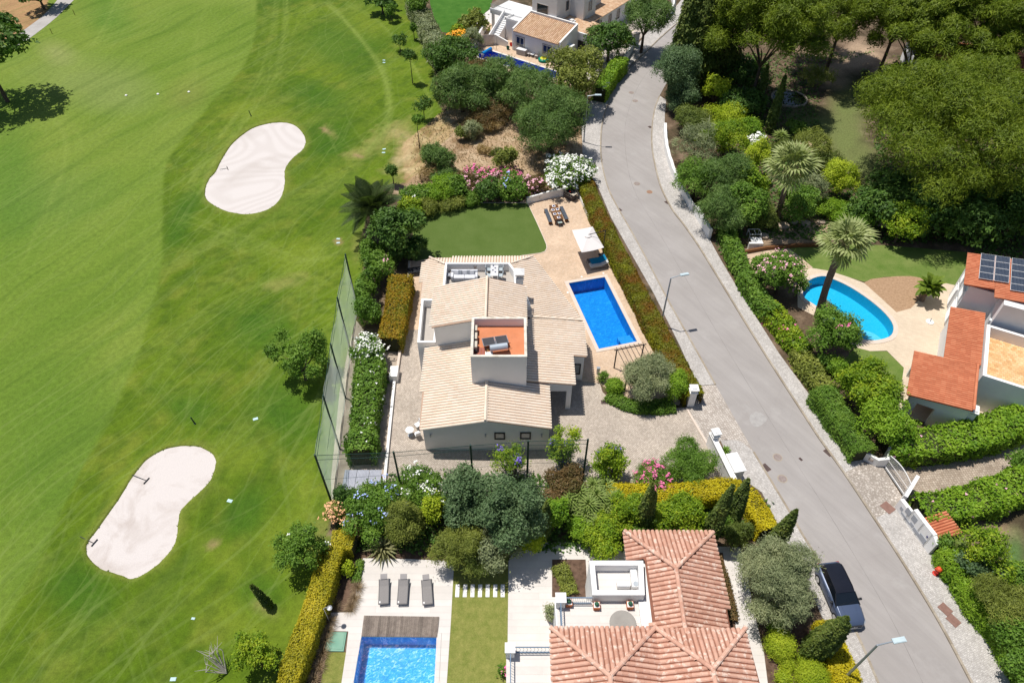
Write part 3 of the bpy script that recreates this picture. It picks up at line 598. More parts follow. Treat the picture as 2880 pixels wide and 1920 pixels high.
pool('swimming_pool', POOLB, ripple_light_mat('sparkle_pool_tile', (.0, .30, .72), (.06, .52, .86), (.80, .92, 1.0)), 1.25, 'rectangular rippling blue swimming pool below the grey timber deck at the bottom of the photo', WB, cm=M_slab, cw=.3)  # near-white flecks in the floor colour are painted sun sparkle
pc = pool('swimming_pool', POOLC, caustic_pool_mat('caustic_turquoise_tile', (.02, .50, .72), (.10, .62, .80), 3.2, .4, (0, .12)), 1.1, 'kidney shaped turquoise swimming pool with a cream rim beside the tall fan palm', WC, cm=M_cope, cw=.42)
m = MB(); c = O(2000, 768)
for k in range(4): m.lathe((c[0], c[1], -1.1), [(1.5-.35*k, .14*k), (1.5-.35*k, .14*k+.14)], 24)
m.build('steps', caustic_pool_mat('caustic_turquoise_step', (.2, .62, .80), (.4, .8, .9), 3, .4), pc)
pool('swimming_pool', POOLD, caustic_pool_mat('caustic_deep_blue_tile', (.0, .12, .62), (.02, .25, .8), 3, .4), 1.3, 'narrow angular blue swimming pool in front of the white north villa', WA, cm=M_copew, cw=.3)
# ================================================================ BUILDINGS
def tile_template(r=.105, r2=.088, tl=.43, st=.010):
    Vt = []
    for x, rr, zz in ((-tl/2, r2, 0), (tl/2, r, st)):
        for i in range(6):
            a = math.pi*i/5; Vt.append((x, -rr*math.cos(a), rr*math.sin(a)*.95+zz*(i not in (0, 5))))
    Fq = [[i, i+6, i+7, i+1] for i in range(5)]+[[6, 11, 10, 7], [7, 10, 9, 8]]
    return np.array(Vt), np.array(Fq)
class Roofs:
    def __init__(s, house, tm, bm, pitch=.27, tl=.40, r=.105, tp=.93):
        s.h = house; s.tm = tm; s.bm = bm; s.pitch = pitch; s.tl = tl; s.T = []; s.tv, s.tf = tile_template(r, r*tp, tl+.04, .010 if tp < .95 else .003); s.last = None; s.names = []
    def plane(s, pts, d, th=.09, name='roof'):
        A = np.array(pts, float); G_ = np.c_[A[:, :2], np.ones(len(A))]; (a, b, c), *_ = np.linalg.lstsq(G_, A[:, 2], rcond=None)
        A[:, 2] = G_@np.array([a, b, c]); m = MB(); m.prism([tuple(q[:2]) for q in A], list(A[:, 2]-th), list(A[:, 2])); ro = m.build(name, s.bm, s.h)
        d = np.array(d, float)/np.hypot(*d); l = np.array([-d[1], d[0]]); U = A[:, :2]@d; W_ = A[:, :2]@l
        us = np.arange(U.max()-s.tl/2+.06, U.min(), -s.tl*.985); ws = np.arange(W_.min()+s.pitch*.45, W_.max(), s.pitch)
        uu, ww = np.meshgrid(us, ws, indexing='ij'); P = uu.ravel()[:, None]*d+ww.ravel()[:, None]*l; P = P[inpoly(P[:, 0], P[:, 1], A)]
        d3 = np.array([d[0], d[1], a*d[0]+b*d[1]]); d3 /= np.linalg.norm(d3); n3 = np.array([-a, -b, 1]); n3 /= np.linalg.norm(n3); l3 = np.cross(n3, d3)
        for p in P:
            jit = random.uniform(-.012, .012)
            s.T.append((np.array([p[0], p[1], a*p[0]+b*p[1]+c-.012+abs(jit)*.5]), d3, l3, n3, ro, 1.0))
        return ro
    def caps(s, p, q, ro, sc=1.08, up=.05):
        p = np.array(p, float); q = np.array(q, float); d = q-p; Ln = np.linalg.norm(d); d /= Ln; k = max(1, int(Ln/s.tl)); n = np.array([0, 0, 1.])-d*d[2]; n /= np.linalg.norm(n); l = np.cross(n, d)
        for i in range(k): s.T.append((p+d*Ln*(i+.5)/k+n*up, d, l, n, ro, sc))
    def finish(s, budget=300):
        cp = np.array([0, 0, H]); s.T.sort(key=lambda t: np.linalg.norm(t[0]-cp)); og = ORG[s.h.name]; base = None
        for P, d, l, n, ro, sc in s.T[:budget]:
            if base is None:
                o = npmesh('tile', s.tv, s.tf, s.tm, org=np.zeros(3)); base = o
            else: o = base.copy(); COL.objects.link(o)
            o.parent = ro; from mathutils import Matrix
            M = Matrix([[d[0]*1, l[0]*sc, n[0]*sc, P[0]-og[0]], [d[1], l[1]*sc, n[1]*sc, P[1]-og[1]], [d[2], l[2]*sc, n[2]*sc, P[2]-og[2]], [0, 0, 0, 1]])
            o.matrix_basis = M; ORG[o.name] = og
        rest = s.T[budget:]
        if rest:
            P = np.array([t[0] for t in rest]); D = np.array([t[1] for t in rest]); L_ = np.array([t[2]*t[5] for t in rest]); N = np.array([t[3]*t[5] for t in rest]); tv = s.tv
            Vv = (P[:, None]+tv[None, :, :1]*D[:, None]+tv[None, :, 1:2]*L_[:, None]+tv[None, :, 2:3]*N[:, None]).reshape(-1, 3)
            Fq = (np.arange(len(rest))[:, None, None]*len(tv)+s.tf[None]).reshape(-1, 4)
            o = npmesh('roof_tiles', Vv, Fq, s.tm, s.h); o['kind'] = 'stuff'
def window(house, c, rz, w, h, fm=None, gm=None, panes=2, surround=None, name='window', fr=.06):
    ca, sa = math.cos(rz), math.sin(rz)
    def pt(x, y, z): return (c[0]+x*ca-y*sa, c[1]+x*sa+y*ca, c[2]+z)
    def bx(m, x0, x1, y0, y1, z0, z1):
        m.add([pt(x, y, z) for z in (z0, z1) for x, y in ((x0, y0), (x1, y0), (x1, y1), (x0, y1))], [[0, 1, 5, 4], [1, 2, 6, 5], [2, 3, 7, 6], [3, 0, 4, 7], [3, 2, 1, 0], [4, 5, 6, 7]])
    m = MB(); fr2 = fr
    bx(m, -w/2, w/2, -.07, .02, 0, fr2); bx(m, -w/2, w/2, -.07, .02, h-fr2, h); bx(m, -w/2, -w/2+fr2, -.068, .02, fr2, h-fr2); bx(m, w/2-fr2, w/2, -.068, .02, fr2, h-fr2)
    for i in range(1, panes): x = -w/2+w*i/panes; bx(m, x-.025, x+.025, -.06, .02, fr2, h-fr2)
    f = m.build(name, fm or M_black, house)
    for i in range(panes):
        m = MB(); x0 = -w/2+w*i/panes+.02; bx(m, x0, x0+w/panes-.04, -.03, .0, fr2*.9, h-fr2*.9); m.build('pane', gm or M_glass, f)
    if surround:
        m = MB(); s = .14; bx(m, -w/2-s, w/2+s, -.035, .01, -s, 0); bx(m, -w/2-s, w/2+s, -.035, .01, h, h+s); bx(m, -w/2-s, -w/2, -.033, .01, 0, h); bx(m, w/2, w/2+s, -.033, .01, 0, h); m.build('frame', surround, f)
    return f
def ring(m, pts, t, z0, z1):     # parapet: wall of thickness t inside the loop
    n = len(pts); a = sum(pts[i-1][0]*pts[i][1]-pts[i][0]*pts[i-1][1] for i in range(n)); pts = pts if a > 0 else pts[::-1]; inn = []
    for i in range(n):
        a0, b0, c0 = np.array(pts[i-1]), np.array(pts[i]), np.array(pts[(i+1) % n]); d1 = (b0-a0)/np.linalg.norm(b0-a0); d2 = (c0-b0)/np.linalg.norm(c0-b0)
        n1 = np.array([-d1[1], d1[0]]); n2 = np.array([-d2[1], d2[0]]); bis = n1+n2; bis /= np.dot(bis, n1); inn.append(tuple(b0+bis*t))
    for i in range(n):
        j = (i+1) % n; vs = [(*pts[i], z0), (*pts[j], z0), (*inn[j], z0), (*inn[i], z0), (*pts[i], z1), (*pts[j], z1), (*inn[j], z1), (*inn[i], z1)]
        m.add(vs, [[0, 1, 5, 4], [2, 3, 7, 6], [4, 5, 6, 7], [3, 2, 1, 0]])
    return inn
# ---------------------------------------------------------------- the middle villa
V1 = thing('villa', 'white villa with cream barrel tiled roofs and a central flat topped tower', 'house', (-2, 40, 0))
m = MB(); m.box(-6.85, 2.86, 32.16, 40.42, 0, 3.0); m.add([(-6.85, 32.16, 2.999), (2.86, 32.16, 2.999), (-2, 32.16, 4.05), (-6.85, 40.4, 2.999), (2.86, 40.4, 2.999), (-2, 40.4, 4.05)], [[0, 1, 2], [5, 4, 3], [0, 3, 4, 1], [1, 4, 5, 2], [2, 5, 3, 0]])
m.box(2.86, 6.07, 39.45, 43.3, 0, 3.02)
m.prism([(1.0, 43.25), (6.0, 43.3), (1.85, 52.0), (-7.85, 52.0), (-8.0, 51.3), (-8.0, 45.78), (1.0, 45.78)], 0, 2.84)
m.box(-7.95, -6.4, 40.43, 45.78, 0, 2.9); m.build('wall', M_white, V1)
m = MB(); m.prism([(1.1, 36.28), (4.85, 36.28), (4.85, 36.52), (1.1, 36.52)], 2.35, [3.66, 3.2, 3.2, 3.66]); m.box(4.58, 4.85, 36.52, 39.45, 2.35, 3.1); m.box(4.45, 4.852, 36.279, 36.7, 0, 2.35); m.build('porch', M_white, V1)
m = MB(); m.box(2.87, 4.45, 39.40, 39.45, 0, 2.4); m.build('porch_shade_panel', M_dark, V1)  # dark panel on the back wall paints the shade inside the open porch
m = MB(); m.box(-6.4, 1.0, 40.415, 45.02, 2.9, 5.78); m.add([(-6.4, 40.415, 5.779), (1.0, 40.415, 5.779), (-2.12, 40.415, 6.78), (-6.4, 45.02, 5.779), (1, 45.02, 5.779), (-2.12, 45.02, 6.78)], [[0, 1, 2], [5, 4, 3], [1, 4, 5, 2], [2, 5, 3, 0]]); m.build('upper_wall', M_white, V1)
T1 = [(-3.14, 35.68), (1.13, 35.68), (1.13, 39.95), (-3.2, 39.95)]
m = MB(); m.prism([(-3.139, 35.681), (1.129, 35.681), (1.129, 40.41), (-3.199, 40.41)], 3.0, 6.30); inn = ring(m, T1, .17, 6.30, 7.12); m.build('tower', M_white, V1)
m = MB(); ring(m, [(-3.16, 35.66), (1.15, 35.66), (1.15, 39.97), (-3.22, 39.97)], .21, 7.12, 7.16); m.build('tower_coping', basic('weathered_coping', (.76, .72, .64), .9, (.50, .45, .36), 2.2), V1)
M_tf = basic('orange_roof_coating', (.62, .235, .115), .8, (.55, .20, .09), .8, dirt=.35)
m = MB(); m.poly([(*p, 6.31) for p in inn]); m.build('tower_floor', M_tf, V1)
# west balcony
WB_ = [(-7.95, 40.42), (-6.42, 40.42), (-6.42, 45.79), (-8.08, 45.79)]
m = MB(); q = ring(m, WB_, .2, 2.88, 3.75); m.build('balcony_parapet', M_wtrim, V1); m = MB(); m.poly([(*p, 2.92) for p in q]); m.build('balcony_floor', M_grey, V1)
# roof terrace
NT_ = [(-6.3, 45.02), (.98, 45.02), (.5, 46.4), (.34, 49.66), (-.24, 50.84), (-6.3, 50.84)]
m = MB(); q = ring(m, NT_, .2, 2.5, 3.75); m.build('terrace_parapet', M_wtrim, V1); m = MB(); m.poly([(*p, 2.86) for p in q]); m.build('terrace_floor', M_grey, V1)
m = MB(); m.box(.34, .98, 45.75, 46.45, 3.2, 6.05); ch = m.build('chimney', M_white, V1)
m = MB(); m.box(.30, 1.02, 45.7, 46.5, 6.05, 6.12); m.box(.27, 1.05, 45.67, 46.53, 6.52, 6.66); m.add([(.24, 45.64, 6.66), (1.08, 45.64, 6.66), (1.08, 46.56, 6.66), (.24, 46.56, 6.66), (.66, 46.1, 6.95)], [[0, 1, 4], [1, 2, 4], [2, 3, 4], [3, 0, 4]]); m.build('chimney_cap', M_wtrim, ch)
m = MB()
for i in range(8):
    x = .34+.64*i/7; m.box(x-.025, x+.025, 45.74, 45.80, 6.12, 6.52)
m.box(.955, .985, 45.8, 46.4, 6.12, 6.52); m.build('chimney_louvre', M_wtrim, ch)
m = MB(); m.box(.42, .93, 45.85, 46.4, 6.12, 6.52); m.build('chimney_flue', M_dark, ch)
m = MB(); m.prism([(1.0, 44.35), (1.62, 44.35), (1.62, 44.62), (1.0, 45.7)], 3.4, [5.0, 4.15, 4.2, 5.2]); m.build('buttress', M_wtrim, V1)
R1 = Roofs(V1, MT_cream, MT_creamb, .272, .40, .106, .985)
ra = R1.plane([(-7.06, 31.86, 3.1), (-2, 31.86, 4.22), (-2, 40.42, 4.22), (-7.3, 40.42, 3.1)], (-1, 0)); R1.plane([(-2, 31.86, 4.22), (2.95, 31.86, 3.2), (2.95, 36.27, 3.2), (-2, 36.27, 4.22)], (1, 0))
R1.caps((-2, 31.8, 4.27), (-2, 35.7, 4.27), ra)
rb = R1.plane([(-6.55, 40.08, 5.83), (-2.12, 40.08, 6.9), (-2.12, 45.08, 6.9), (-6.68, 45.08, 5.83)], (-1, 0)); R1.plane([(-2.12, 40.08, 6.9), (1.17, 40.08, 5.98), (1.07, 45.08, 5.98), (-2.12, 45.08, 6.9)], (1, 0))
R1.caps((-2.12, 40.0, 6.95), (-2.12, 45.1, 6.95), rb)
re_ = R1.plane([(1.13, 36.13, 3.78), (5.02, 36.13, 3.32), (5.02, 39.3, 3.32), (6.22, 39.3, 3.17), (6.1, 43.5, 3.17), (1.0, 43.3, 3.8), (1.0, 40.4, 3.8), (1.13, 40.4, 3.78)], (1, 0))
rf = R1.plane([(1.0, 43.42, 3.72), (6.1, 43.62, 3.05), (2.05, 52.55, 3.0), (-.24, 50.9, 3.42), (.36, 49.66, 3.5), (.6, 46.4, 3.75), (1.0, 45.0, 3.8)], (.906, .42))
R1.caps((6.15, 43.58, 3.22), (1.0, 43.38, 3.92), re_, 1.0)
rg = R1.plane([(-7.95, 52.42, 3.0), (2.05, 52.6, 3.0), (-.24, 50.86, 3.42), (-6.3, 50.86, 3.42)], (0, 1)); R1.caps((2.05, 52.55, 3.1), (-.1, 50.95, 3.5), rg, .9)
rw = R1.plane([(-8.6, 51.7, 2.98), (-7.95, 52.40, 2.98), (-6.32, 50.84, 3.42), (-6.32, 45.81, 3.42), (-8.3, 45.81, 2.98)], (-1, 0)); R1.caps((-7.95, 52.4, 3.08), (-6.35, 50.9, 3.5), rw, .9)
R1.finish()
for a, b, c_, d_ in ((1797, 443, 1897, 503), (2035, 440, 2133, 500)):
    p = VY(840+a*.30612, 1080+b*.30612, 32.16); q = VY(840+c_*.30612, 1080+d_*.30612, 32.16)
    window(V1, ((p[0]+q[0])/2, 32.16, q[2]), 0, q[0]-p[0], p[2]-q[2], M_black, M_gglass, 1, fr=.11)
window(V1, (5.5, 39.45, .85), 0, .68, 1.3, M_black, M_gglass, 1, fr=.1)
for x in (-6.3, -2.05, 2.3):
    m = MB(); z = VY(1211, 1221, 32.16)[2]; m.tube((x, 32.16, z), (x, 31.98, z+.02), .06, .05); m.tube((x, 32.02, z-.10), (x, 32.02, z+.14), .07, .05); m.build('wall_lamp', M_galv, V1)
# ---------------------------------------------------------------- south villa
def S6(a, b, z): return O(1143.3+.25*a, 1176+.25*b, z)
V2 = thing('villa', 'white villa with mottled terracotta hip roofs and a potted roof terrace', 'house', (8, 15, 0))
m = MB(); m.prism([(7.95, 16.1), (13.1, 16.1), (13.3, 22.85), (7.95, 22.95)], 0, 3.1); m.prism([(2.75, 9), (13.4, 9), (13.4, 15.9), (2.75, 15.9)], 0, 4.45); m.prism([(2.75, 15.9), (8.4, 15.9), (8.6, 21.0), (8.3, 21.0), (5.0, 18.6), (2.7, 18.6)][::-1], 0, 2.86); m.build('wall', M_white, V2)
m = MB(); m.poly([(2.8, 15.8, 2.87), (8.5, 15.8, 2.87), (8.6, 18.7, 2.87), (2.8, 18.7, 2.87)]); m.build('terrace_floor', M_slab, V2)
m = MB(); bx = [(5.0, 18.62), (8.25, 18.62), (8.45, 20.9), (4.98, 20.9)]; m.prism([(4.99+.001, 18.63), (8.24, 18.63), (8.44, 20.89), (4.99, 20.89)], 0, 3.0); q = ring(m, bx, .32, 3.0, 3.85); m.box(8.26, 8.9, 15.9, 21.0, 2.9, 3.15); m.build('service_parapet', M_wtrim, V2)
m = MB(); m.poly([(*p, 3.01) for p in q]); m.build('service_floor', M_slab, V2)
m = MB(); m.box(2.75, 3.32, 18.2, 18.75, 2.8, 3.75); m.box(2.70, 3.37, 18.15, 18.80, 3.75, 3.82); m.build('terrace_pillar', M_wtrim, V2)
m = MB(); m.box(3.3, 5.0, 18.46, 18.52, 3.72, 3.78); m.box(3.3, 5.0, 18.46, 18.52, 2.98, 3.02)
for i in range(14): m.tube((3.35+i*.12, 18.49, 3.0), (3.35+i*.12, 18.49, 3.74), .01, n=4)
m.box(2.98, 3.04, 15.9, 18.2, 3.72, 3.78); m.box(2.98, 3.04, 15.9, 18.2, 2.98, 3.02)
for i in range(18): m.tube((3.01, 16.0+i*.12, 3.0), (3.01, 16.0+i*.12, 3.74), .01, n=4)
m.build('railing', M_blue, V2)
# lower left balcony
m = MB(); m.prism([(-.35, 9), (2.74, 9), (2.74, 16.0), (-.35, 16.0)], 0, 1.95); m.build('lower_terrace', M_slab, V2)
m = MB(); m.box(-.38, .15, 15.5, 16.02, 1.9, 2.9); m.box(-.43, .2, 15.45, 16.07, 2.9, 2.97); m.build('terrace_pillar', M_wtrim, V2)
m = MB(); m.box(.1, 2.75, 15.8, 15.86, 2.82, 2.88); m.box(.1, 2.75, 15.8, 15.86, 2.02, 2.06); m.box(-.12, -.06, 9, 15.5, 2.82, 2.88)
for i in range(12):
    x = .2+i*.22; m.tube((x, 15.83, 2.05), (x+.1, 15.83, 2.45), .012, n=4); m.tube((x+.1, 15.83, 2.45), (x, 15.83, 2.84), .012, n=4)
for i in range(40): m.tube((-.09, 9.2+i*.16, 1.97), (-.09, 9.2+i*.16, 2.84), .012, n=4)
m.build('railing', M_blue, V2)
R2 = Roofs(V2, MT_terra, MT_terrab, .30, .42, .134)
ew, rw_ = 3.2, 4.45; aN = (10.32, 20.05, rw_); rS = (10.22, 15.6, rw_)
r = R2.plane([(7.6, 23.3, ew), aN, rS, (8.5, 15.6, 3.72), (8.6, 20.95, 3.6), (8.52, 21.15, 3.6), (7.55, 21.15, ew)], (-1, 0)); R2.plane([(7.6, 23.3, ew), (13.52, 23.2, ew), aN], (0, 1)); R2.plane([(13.52, 23.2, ew), (13.3, 15.6, ew), rS, aN], (1, 0))
for p, q in ((aN, (7.6, 23.3, ew)), (aN, (13.52, 23.2, ew)), (rS, aN)): R2.caps((p[0], p[1], p[2]+.05), (q[0], q[1], q[2]+.05), r)
ez = 4.6; rz_ = 5.75; lx0, lxm, rx1, yN = 2.28, 8.45, 13.78, 16.28; hl = (lxm-lx0)/2; hr = (rx1-lxm)/2
La = (lx0+hl, yN-hl, rz_); Ra = (lxm+hr, yN-hr, rz_-.2); Ls = (La[0], 7, rz_); Rs = (Ra[0], 7, rz_-.2)
r = R2.plane([(lx0, yN, ez), (lxm, yN, ez), La], (0, 1)); R2.plane([(lxm, yN-.1, ez), (rx1, yN-.1, ez), Ra], (0, 1)); R2.plane([(lx0, yN, ez), La, Ls, (lx0, 7, ez)], (-1, 0)); R2.plane([(lxm, yN, ez), (lxm, 7, ez), Ls, La], (1, 0))
R2.plane([(lxm, yN, ez), Ra, Rs, (lxm, 7, ez)], (-1, 0)); R2.plane([(rx1, yN, ez), (rx1+.3, 7, ez), Rs, Ra], (1, 0))
for p, q in ((La, (lx0, yN, ez)), (La, (lxm, yN, ez)), (Ra, (lxm, yN, ez)), (Ra, (rx1, yN, ez)), (Ls, La), (Rs, Ra)): R2.caps((p[0], p[1], p[2]+.05), (q[0], q[1], q[2]+.05), r)
R2.finish()
# ---------------------------------------------------------------- east villa (turned about 28 degrees)
n3 = np.array([.469, .883]); e3 = np.array([.883, -.469])
def E3(o, a, b): q = np.array(o[:2])+e3*a+n3*b; return (float(q[0]), float(q[1]))
def quad3(o, a0, a1, b0, b1): return [E3(o, a0, b0), E3(o, a1, b0), E3(o, a1, b1), E3(o, a0, b1)]
V3 = thing('villa', 'white villa with bright orange tiled roofs and roof solar panels beside the kidney shaped pool', 'house', (40, 42, 0))
def Zb(a, b, z): return O(1633.3+.3056*a, 490+.3056*b, z)
c0 = Zb(1475, 1362, 2.8); cw_ = 4.55; cd = 5.4
M0 = Zb(1755, 1080, 3.0); T0 = Zb(1905, 535, 5.3)
m = MB(); m.prism(quad3(c0, .35, 1.0, .25, .7), 0, 2.62); m.prism(quad3(c0, .36, cw_-.1, cd-.3, cd), 0, 2.6); m.prism(quad3(c0, .35, cw_-.05, .22, .5), 2.05, [2.72, 3.25, 3.27, 2.74]); m.prism(quad3(c0, 2.35, cw_-.05, .25, .6), 0, 2.06); m.prism(quad3(c0, cw_-.35, cw_-.02, .3, cd), 0, [3.1, 3.2, 3.2, 3.1])
m.build('garage_wall', M_white, V3)
m = MB(); m.prism(quad3(M0, .3, 2.7, -.2, 6.6), 0, 2.9); m.prism(quad3(T0, .5, 3.0, .3, 5.2), 0, 5.1); m.prism(quad3(T0, 3.0, 9.0, -1.8, 5.2), 0, [5.7, 5.9, 5.9, 5.7]); m.build('wall', M_white, V3)
m = MB(); tq = quad3(M0, 2.65, 8.2, -1.6, 5.0); ring(m, tq, .28, 0, 3.75); m.build('terrace_parapet', M_wtrim, V3)
m = MB(); m.prism(quad3(M0, 2.9, 8.0, -1.35, 4.8), 0, 2.7); m.build('terrace_block', M_white, V3)
# terrace tiles, one by one
mt = pave('ochre_terrace_tile', (.62, .36, .15), (.80, .52, .27), .5, 0, (.4, .25, .15), bw=60, ms=0, var=.4); mt2 = basic('worn_ochre_tile', (.42, .26, .16), .85, (.62, .40, .22), 2)
mt1 = tile_mat('ochre_tile', [(.60, .34, .15), (.74, .46, .22), (.80, .54, .30), (.66, .40, .18)]); fl = MB(); fl.prism(quad3(M0, 2.92, 7.9, -1.3, 4.7), 2.69, 2.705); flo = fl.build('terrace_floor', mt2, V3)
base = None; og = ORG[V3.name]; cnt = 0
for i in range(17):
    for j in range(22):
        if cnt >= 290: break
        a = 3.1+i*.29; b = 4.55-j*.275-(.0)
        q = E3(M0, a+.14*(j % 2), b)
        if base is None:
            bm_ = MB().box(-.135, .135, -.13, .13, 0, .02); base = bm_.build('floor_tile', mt1, flo); base.data.transform(__import__('mathutils').Matrix.Translation(Vector(og)-Vector((0, 0, 0)))) ; o = base
        else: o = base.copy(); COL.objects.link(o)
        o.location = (q[0]-og[0], q[1]-og[1], 2.706-og[2]+random.uniform(0, .006)); o.rotation_euler = (0, 0, math.atan2(e3[1], e3[0])); cnt += 1; ORG[o.name] = og
# west wall shutters and mouldings
fr3 = math.atan2(-n3[1], -n3[0])
def wall3(o, b, z, w, h, nm='window'): q = E3(o, .48, b); return window(V3, (q[0], q[1], z), fr3, w, h, M_plas, M_white, 1, name=nm, fr=.05)
for b, z, w_, h_ in ((1.2, .3, 1.6, 2.1), (1.2, 3.0, 1.4, 1.3), (3.7, .3, 1.2, 2.1), (3.6, 3.0, 1.1, 1.3)):
    f_ = wall3(T0, b, z, w_, h_, 'shutter'); mm = MB()
    for k in range(int(h_/.16)):
        q0 = E3(T0, .42, b-w_/2+.1); q1 = E3(T0, .42, b+w_/2-.1); q2 = E3(T0, .36, b+w_/2-.1); q3 = E3(T0, .36, b-w_/2+.1)
        mm.prism([q0, q1, q2, q3], z+.08+k*.15, z+.13+k*.15)
    mm.build('shutter_slats', M_wtrim, f_)
R3 = Roofs(V3, MT_or, MT_orb, .235, .38, .104)
def pl3(o, a0, a1, b0, b1, z0, z1): P = quad3(o, a0, a1, b0, b1); return [(*P[0], z0), (*P[1], z1), (*P[2], z1), (*P[3], z0)]
rc = R3.plane(pl3(c0, 0, cw_, 0, cd, 2.8, 3.4), (-e3[0], -e3[1])); R3.caps((*E3(c0, cw_, 0), 3.45), (*E3(c0, cw_, cd), 3.45), rc)
R3.plane(pl3(M0, 0, 2.55, -.1, 6.9, 3.0, 3.4), (-e3[0], -e3[1]))
R3.plane(pl3(T0, 0, 2.3, 0, 4.95, 5.3, 5.68), (-e3[0], -e3[1])); R3.plane(pl3(T0, 2.3, 8.0, -1.1, 4.95, 5.68, 6.6), (-e3[0], -e3[1])); R3.finish(300)
# rooftop solar panels
def panel_mat():
    t = NT('solar_cells'); tc = t.n.new('ShaderNodeTexCoord'); b = t.n.new('ShaderNodeTexBrick'); t.l.new(tc.outputs['Object'], b.inputs[0]); b.offset = 0
    b.inputs['Scale'].default_value = 1; b.inputs['Brick Width'].default_value = .105; b.inputs['Row Height'].default_value = .165; b.inputs['Mortar Size'].default_value = .006
    b.inputs['Color1'].default_value = (.022, .03, .05, 1); b.inputs['Color2'].default_value = (.03, .04, .065, 1); b.inputs['Mortar'].default_value = (.16, .19, .24, 1)
    t.color(b.outputs[0]); t.b.inputs['Roughness'].default_value = .25; t.b.inputs['Specular IOR Level'].default_value = .5; return t.m
MPV = panel_mat(); MPB = basic('black_collector', (.075, .07, .075), .3, (.06, .06, .065), 2)
pv = thing('solar_array', 'array of dark gridded solar panels lying on the orange roof of the east villa', 'solar panels', (*E3(T0, 4, 2), 6.0)); basep = None; sl_ = math.atan2(.92, 5.7)
for col in range(4):
    for row in range(5 if col >= 2 else 4):
        a = 1.45+col*1.13+(.08 if col >= 2 else 0); b = 4.35-row*.98; q = E3(T0, a, b); z = 5.45+(a-.6)*.1614+.17
        if basep is None:
            f_ = MB().box(-.55, .55, -.475, .475, 0, .04); f_.v = [(x+ORG[pv.name][0], y+ORG[pv.name][1], zz+ORG[pv.name][2]) for x, y, zz in f_.v]; basep = f_.build('panel', M_plas, pv)
            g = MB().box(-.525, .525, -.45, .45, .035, .046); g.v = [(x+ORG[pv.name][0], y+ORG[pv.name][1], zz+ORG[pv.name][2]) for x, y, zz in g.v]; gl = g.build('cell_sheet', MPV, basep); gl.location = (0, 0, 0); o = basep
        else: o = copy_tree(basep, pv)
        o.location = Vector((q[0], q[1], z))-Vector(ORG[pv.name]); o.rotation_euler = (0, -sl_, math.atan2(e3[1], e3[0]))
# ---------------------------------------------------------------- north villa (turned about -36 degrees)
e4 = np.array([.805, -.593]); n4_ = np.array([.593, .805]); o4 = np.array([.1, 105.6])
def E4(a, b): q = o4+e4*a+n4_*b; return (float(q[0]), float(q[1]))
def Q4(a0, a1, b0, b1): return [E4(a0, b0), E4(a1, b0), E4(a1, b1), E4(a0, b1)]
V4 = thing('villa', 'white two storey villa with tan tiled roofs, outside stairs and a balcony', 'house', (*E4(3, 6), 0)); r4 = math.atan2(e4[1], e4[0])
m = MB(); m.prism(Q4(.05, 8.35, .15, 4.6), 0, [3.0, 3.0, 4.1, 4.1]); m.build('wall', M_white, V4)
m = MB(); m.prism(Q4(-.1, .15, 0, 4.6), 0, [3.3, 3.3, 4.5, 4.5]); m.prism(Q4(8.3, 8.55, 0, 4.6), 0, [3.3, 3.3, 4.5, 4.5]); m.prism(Q4(.15, 8.3, 4.5, 4.75), 3.0, 4.48); m.build('gable_parapet', M_wtrim, V4)
m = MB(); m.prism(Q4(.2, 4.6, 4.7, 12), 0, 7.6); m.prism(Q4(4.6, 7.0, 8.5, 12.0), 0, 7.0); m.prism(Q4(3.4, 5.6, 10.8, 16), 2.9, 6.2); m.prism(Q4(4.6, 7.9, 12.0, 26), 0, 2.9); m.build('upper_wall', M_white, V4)
m = MB(); m.prism(Q4(4.6, 10.1, 4.8, 9.3), 0, 2.95); m.prism(Q4(8.55, 10.25, 4.6, 4.85), 0, 3.3); m.build('garage_wall', M_white, V4)
m = MB(); m.prism(Q4(8.75, 9.95, 4.5, 4.62), 0, 2.2); m.build('garage_door', M_dark, V4)
m = MB(); m.prism(Q4(-3.2, -.12, 2.6, 4.8), 0, 3.0); m.prism(Q4(-7.4, .2, 4.7, 9), 2.65, 3.0); m.prism(Q4(-7.4, -7.1, 4.1, 4.72), 2.65, 3.0)
for a, b in ((-7.3, 4.3), (-7.3, 8.6), (-3.6, 4.9)): m.prism(Q4(a, a+.35, b, b+.35), 0, 2.65)
m.prism(Q4(-7.4, -3.2, 4.1, 4.7), 2.55, 3.02); m.build('balcony', M_white, V4)
m = MB(); m.prism(Q4(-7.4, -3.1, 4.0, 4.2), 3.0, 3.35); m.prism(Q4(-3.3, -.1, 2.5, 2.7), 3.0, 3.3); m.prism(Q4(-3.35, -3.15, 2.5, 4.7), 3.0, 3.3); m.build('balcony_parapet', M_wtrim, V4)
m = MB()
for i in range(38): q = E4(-7.3+i*.11, 4.1); m.tube((*q, 3.3), (*q, 3.95), .012, n=4)
for i in range(28): q = E4(-3.2+i*.11, 2.6); m.tube((*q, 3.25), (*q, 3.9), .012, n=4)
for i in range(36): q = E4(-7.3, 4.1+i*.13); m.tube((*q, 3.0), (*q, 3.95), .012, n=4)
m.prism(Q4(-7.35, -3.1, 4.07, 4.13), 3.93, 3.98); m.prism(Q4(-3.25, -.1, 2.57, 2.63), 3.88, 3.93); m.build('railing', M_alu, V4)
st = MB()
for i in range(14): st.prism(Q4(-1.55+.0, -.2, 2.55-.32-i*.32, 2.6-i*.32), 0, 2.85-i*.2) if False else st.prism(Q4(-3.2-.05, -3.2+.0, 0, 0.01), 0, .01)
st = MB()
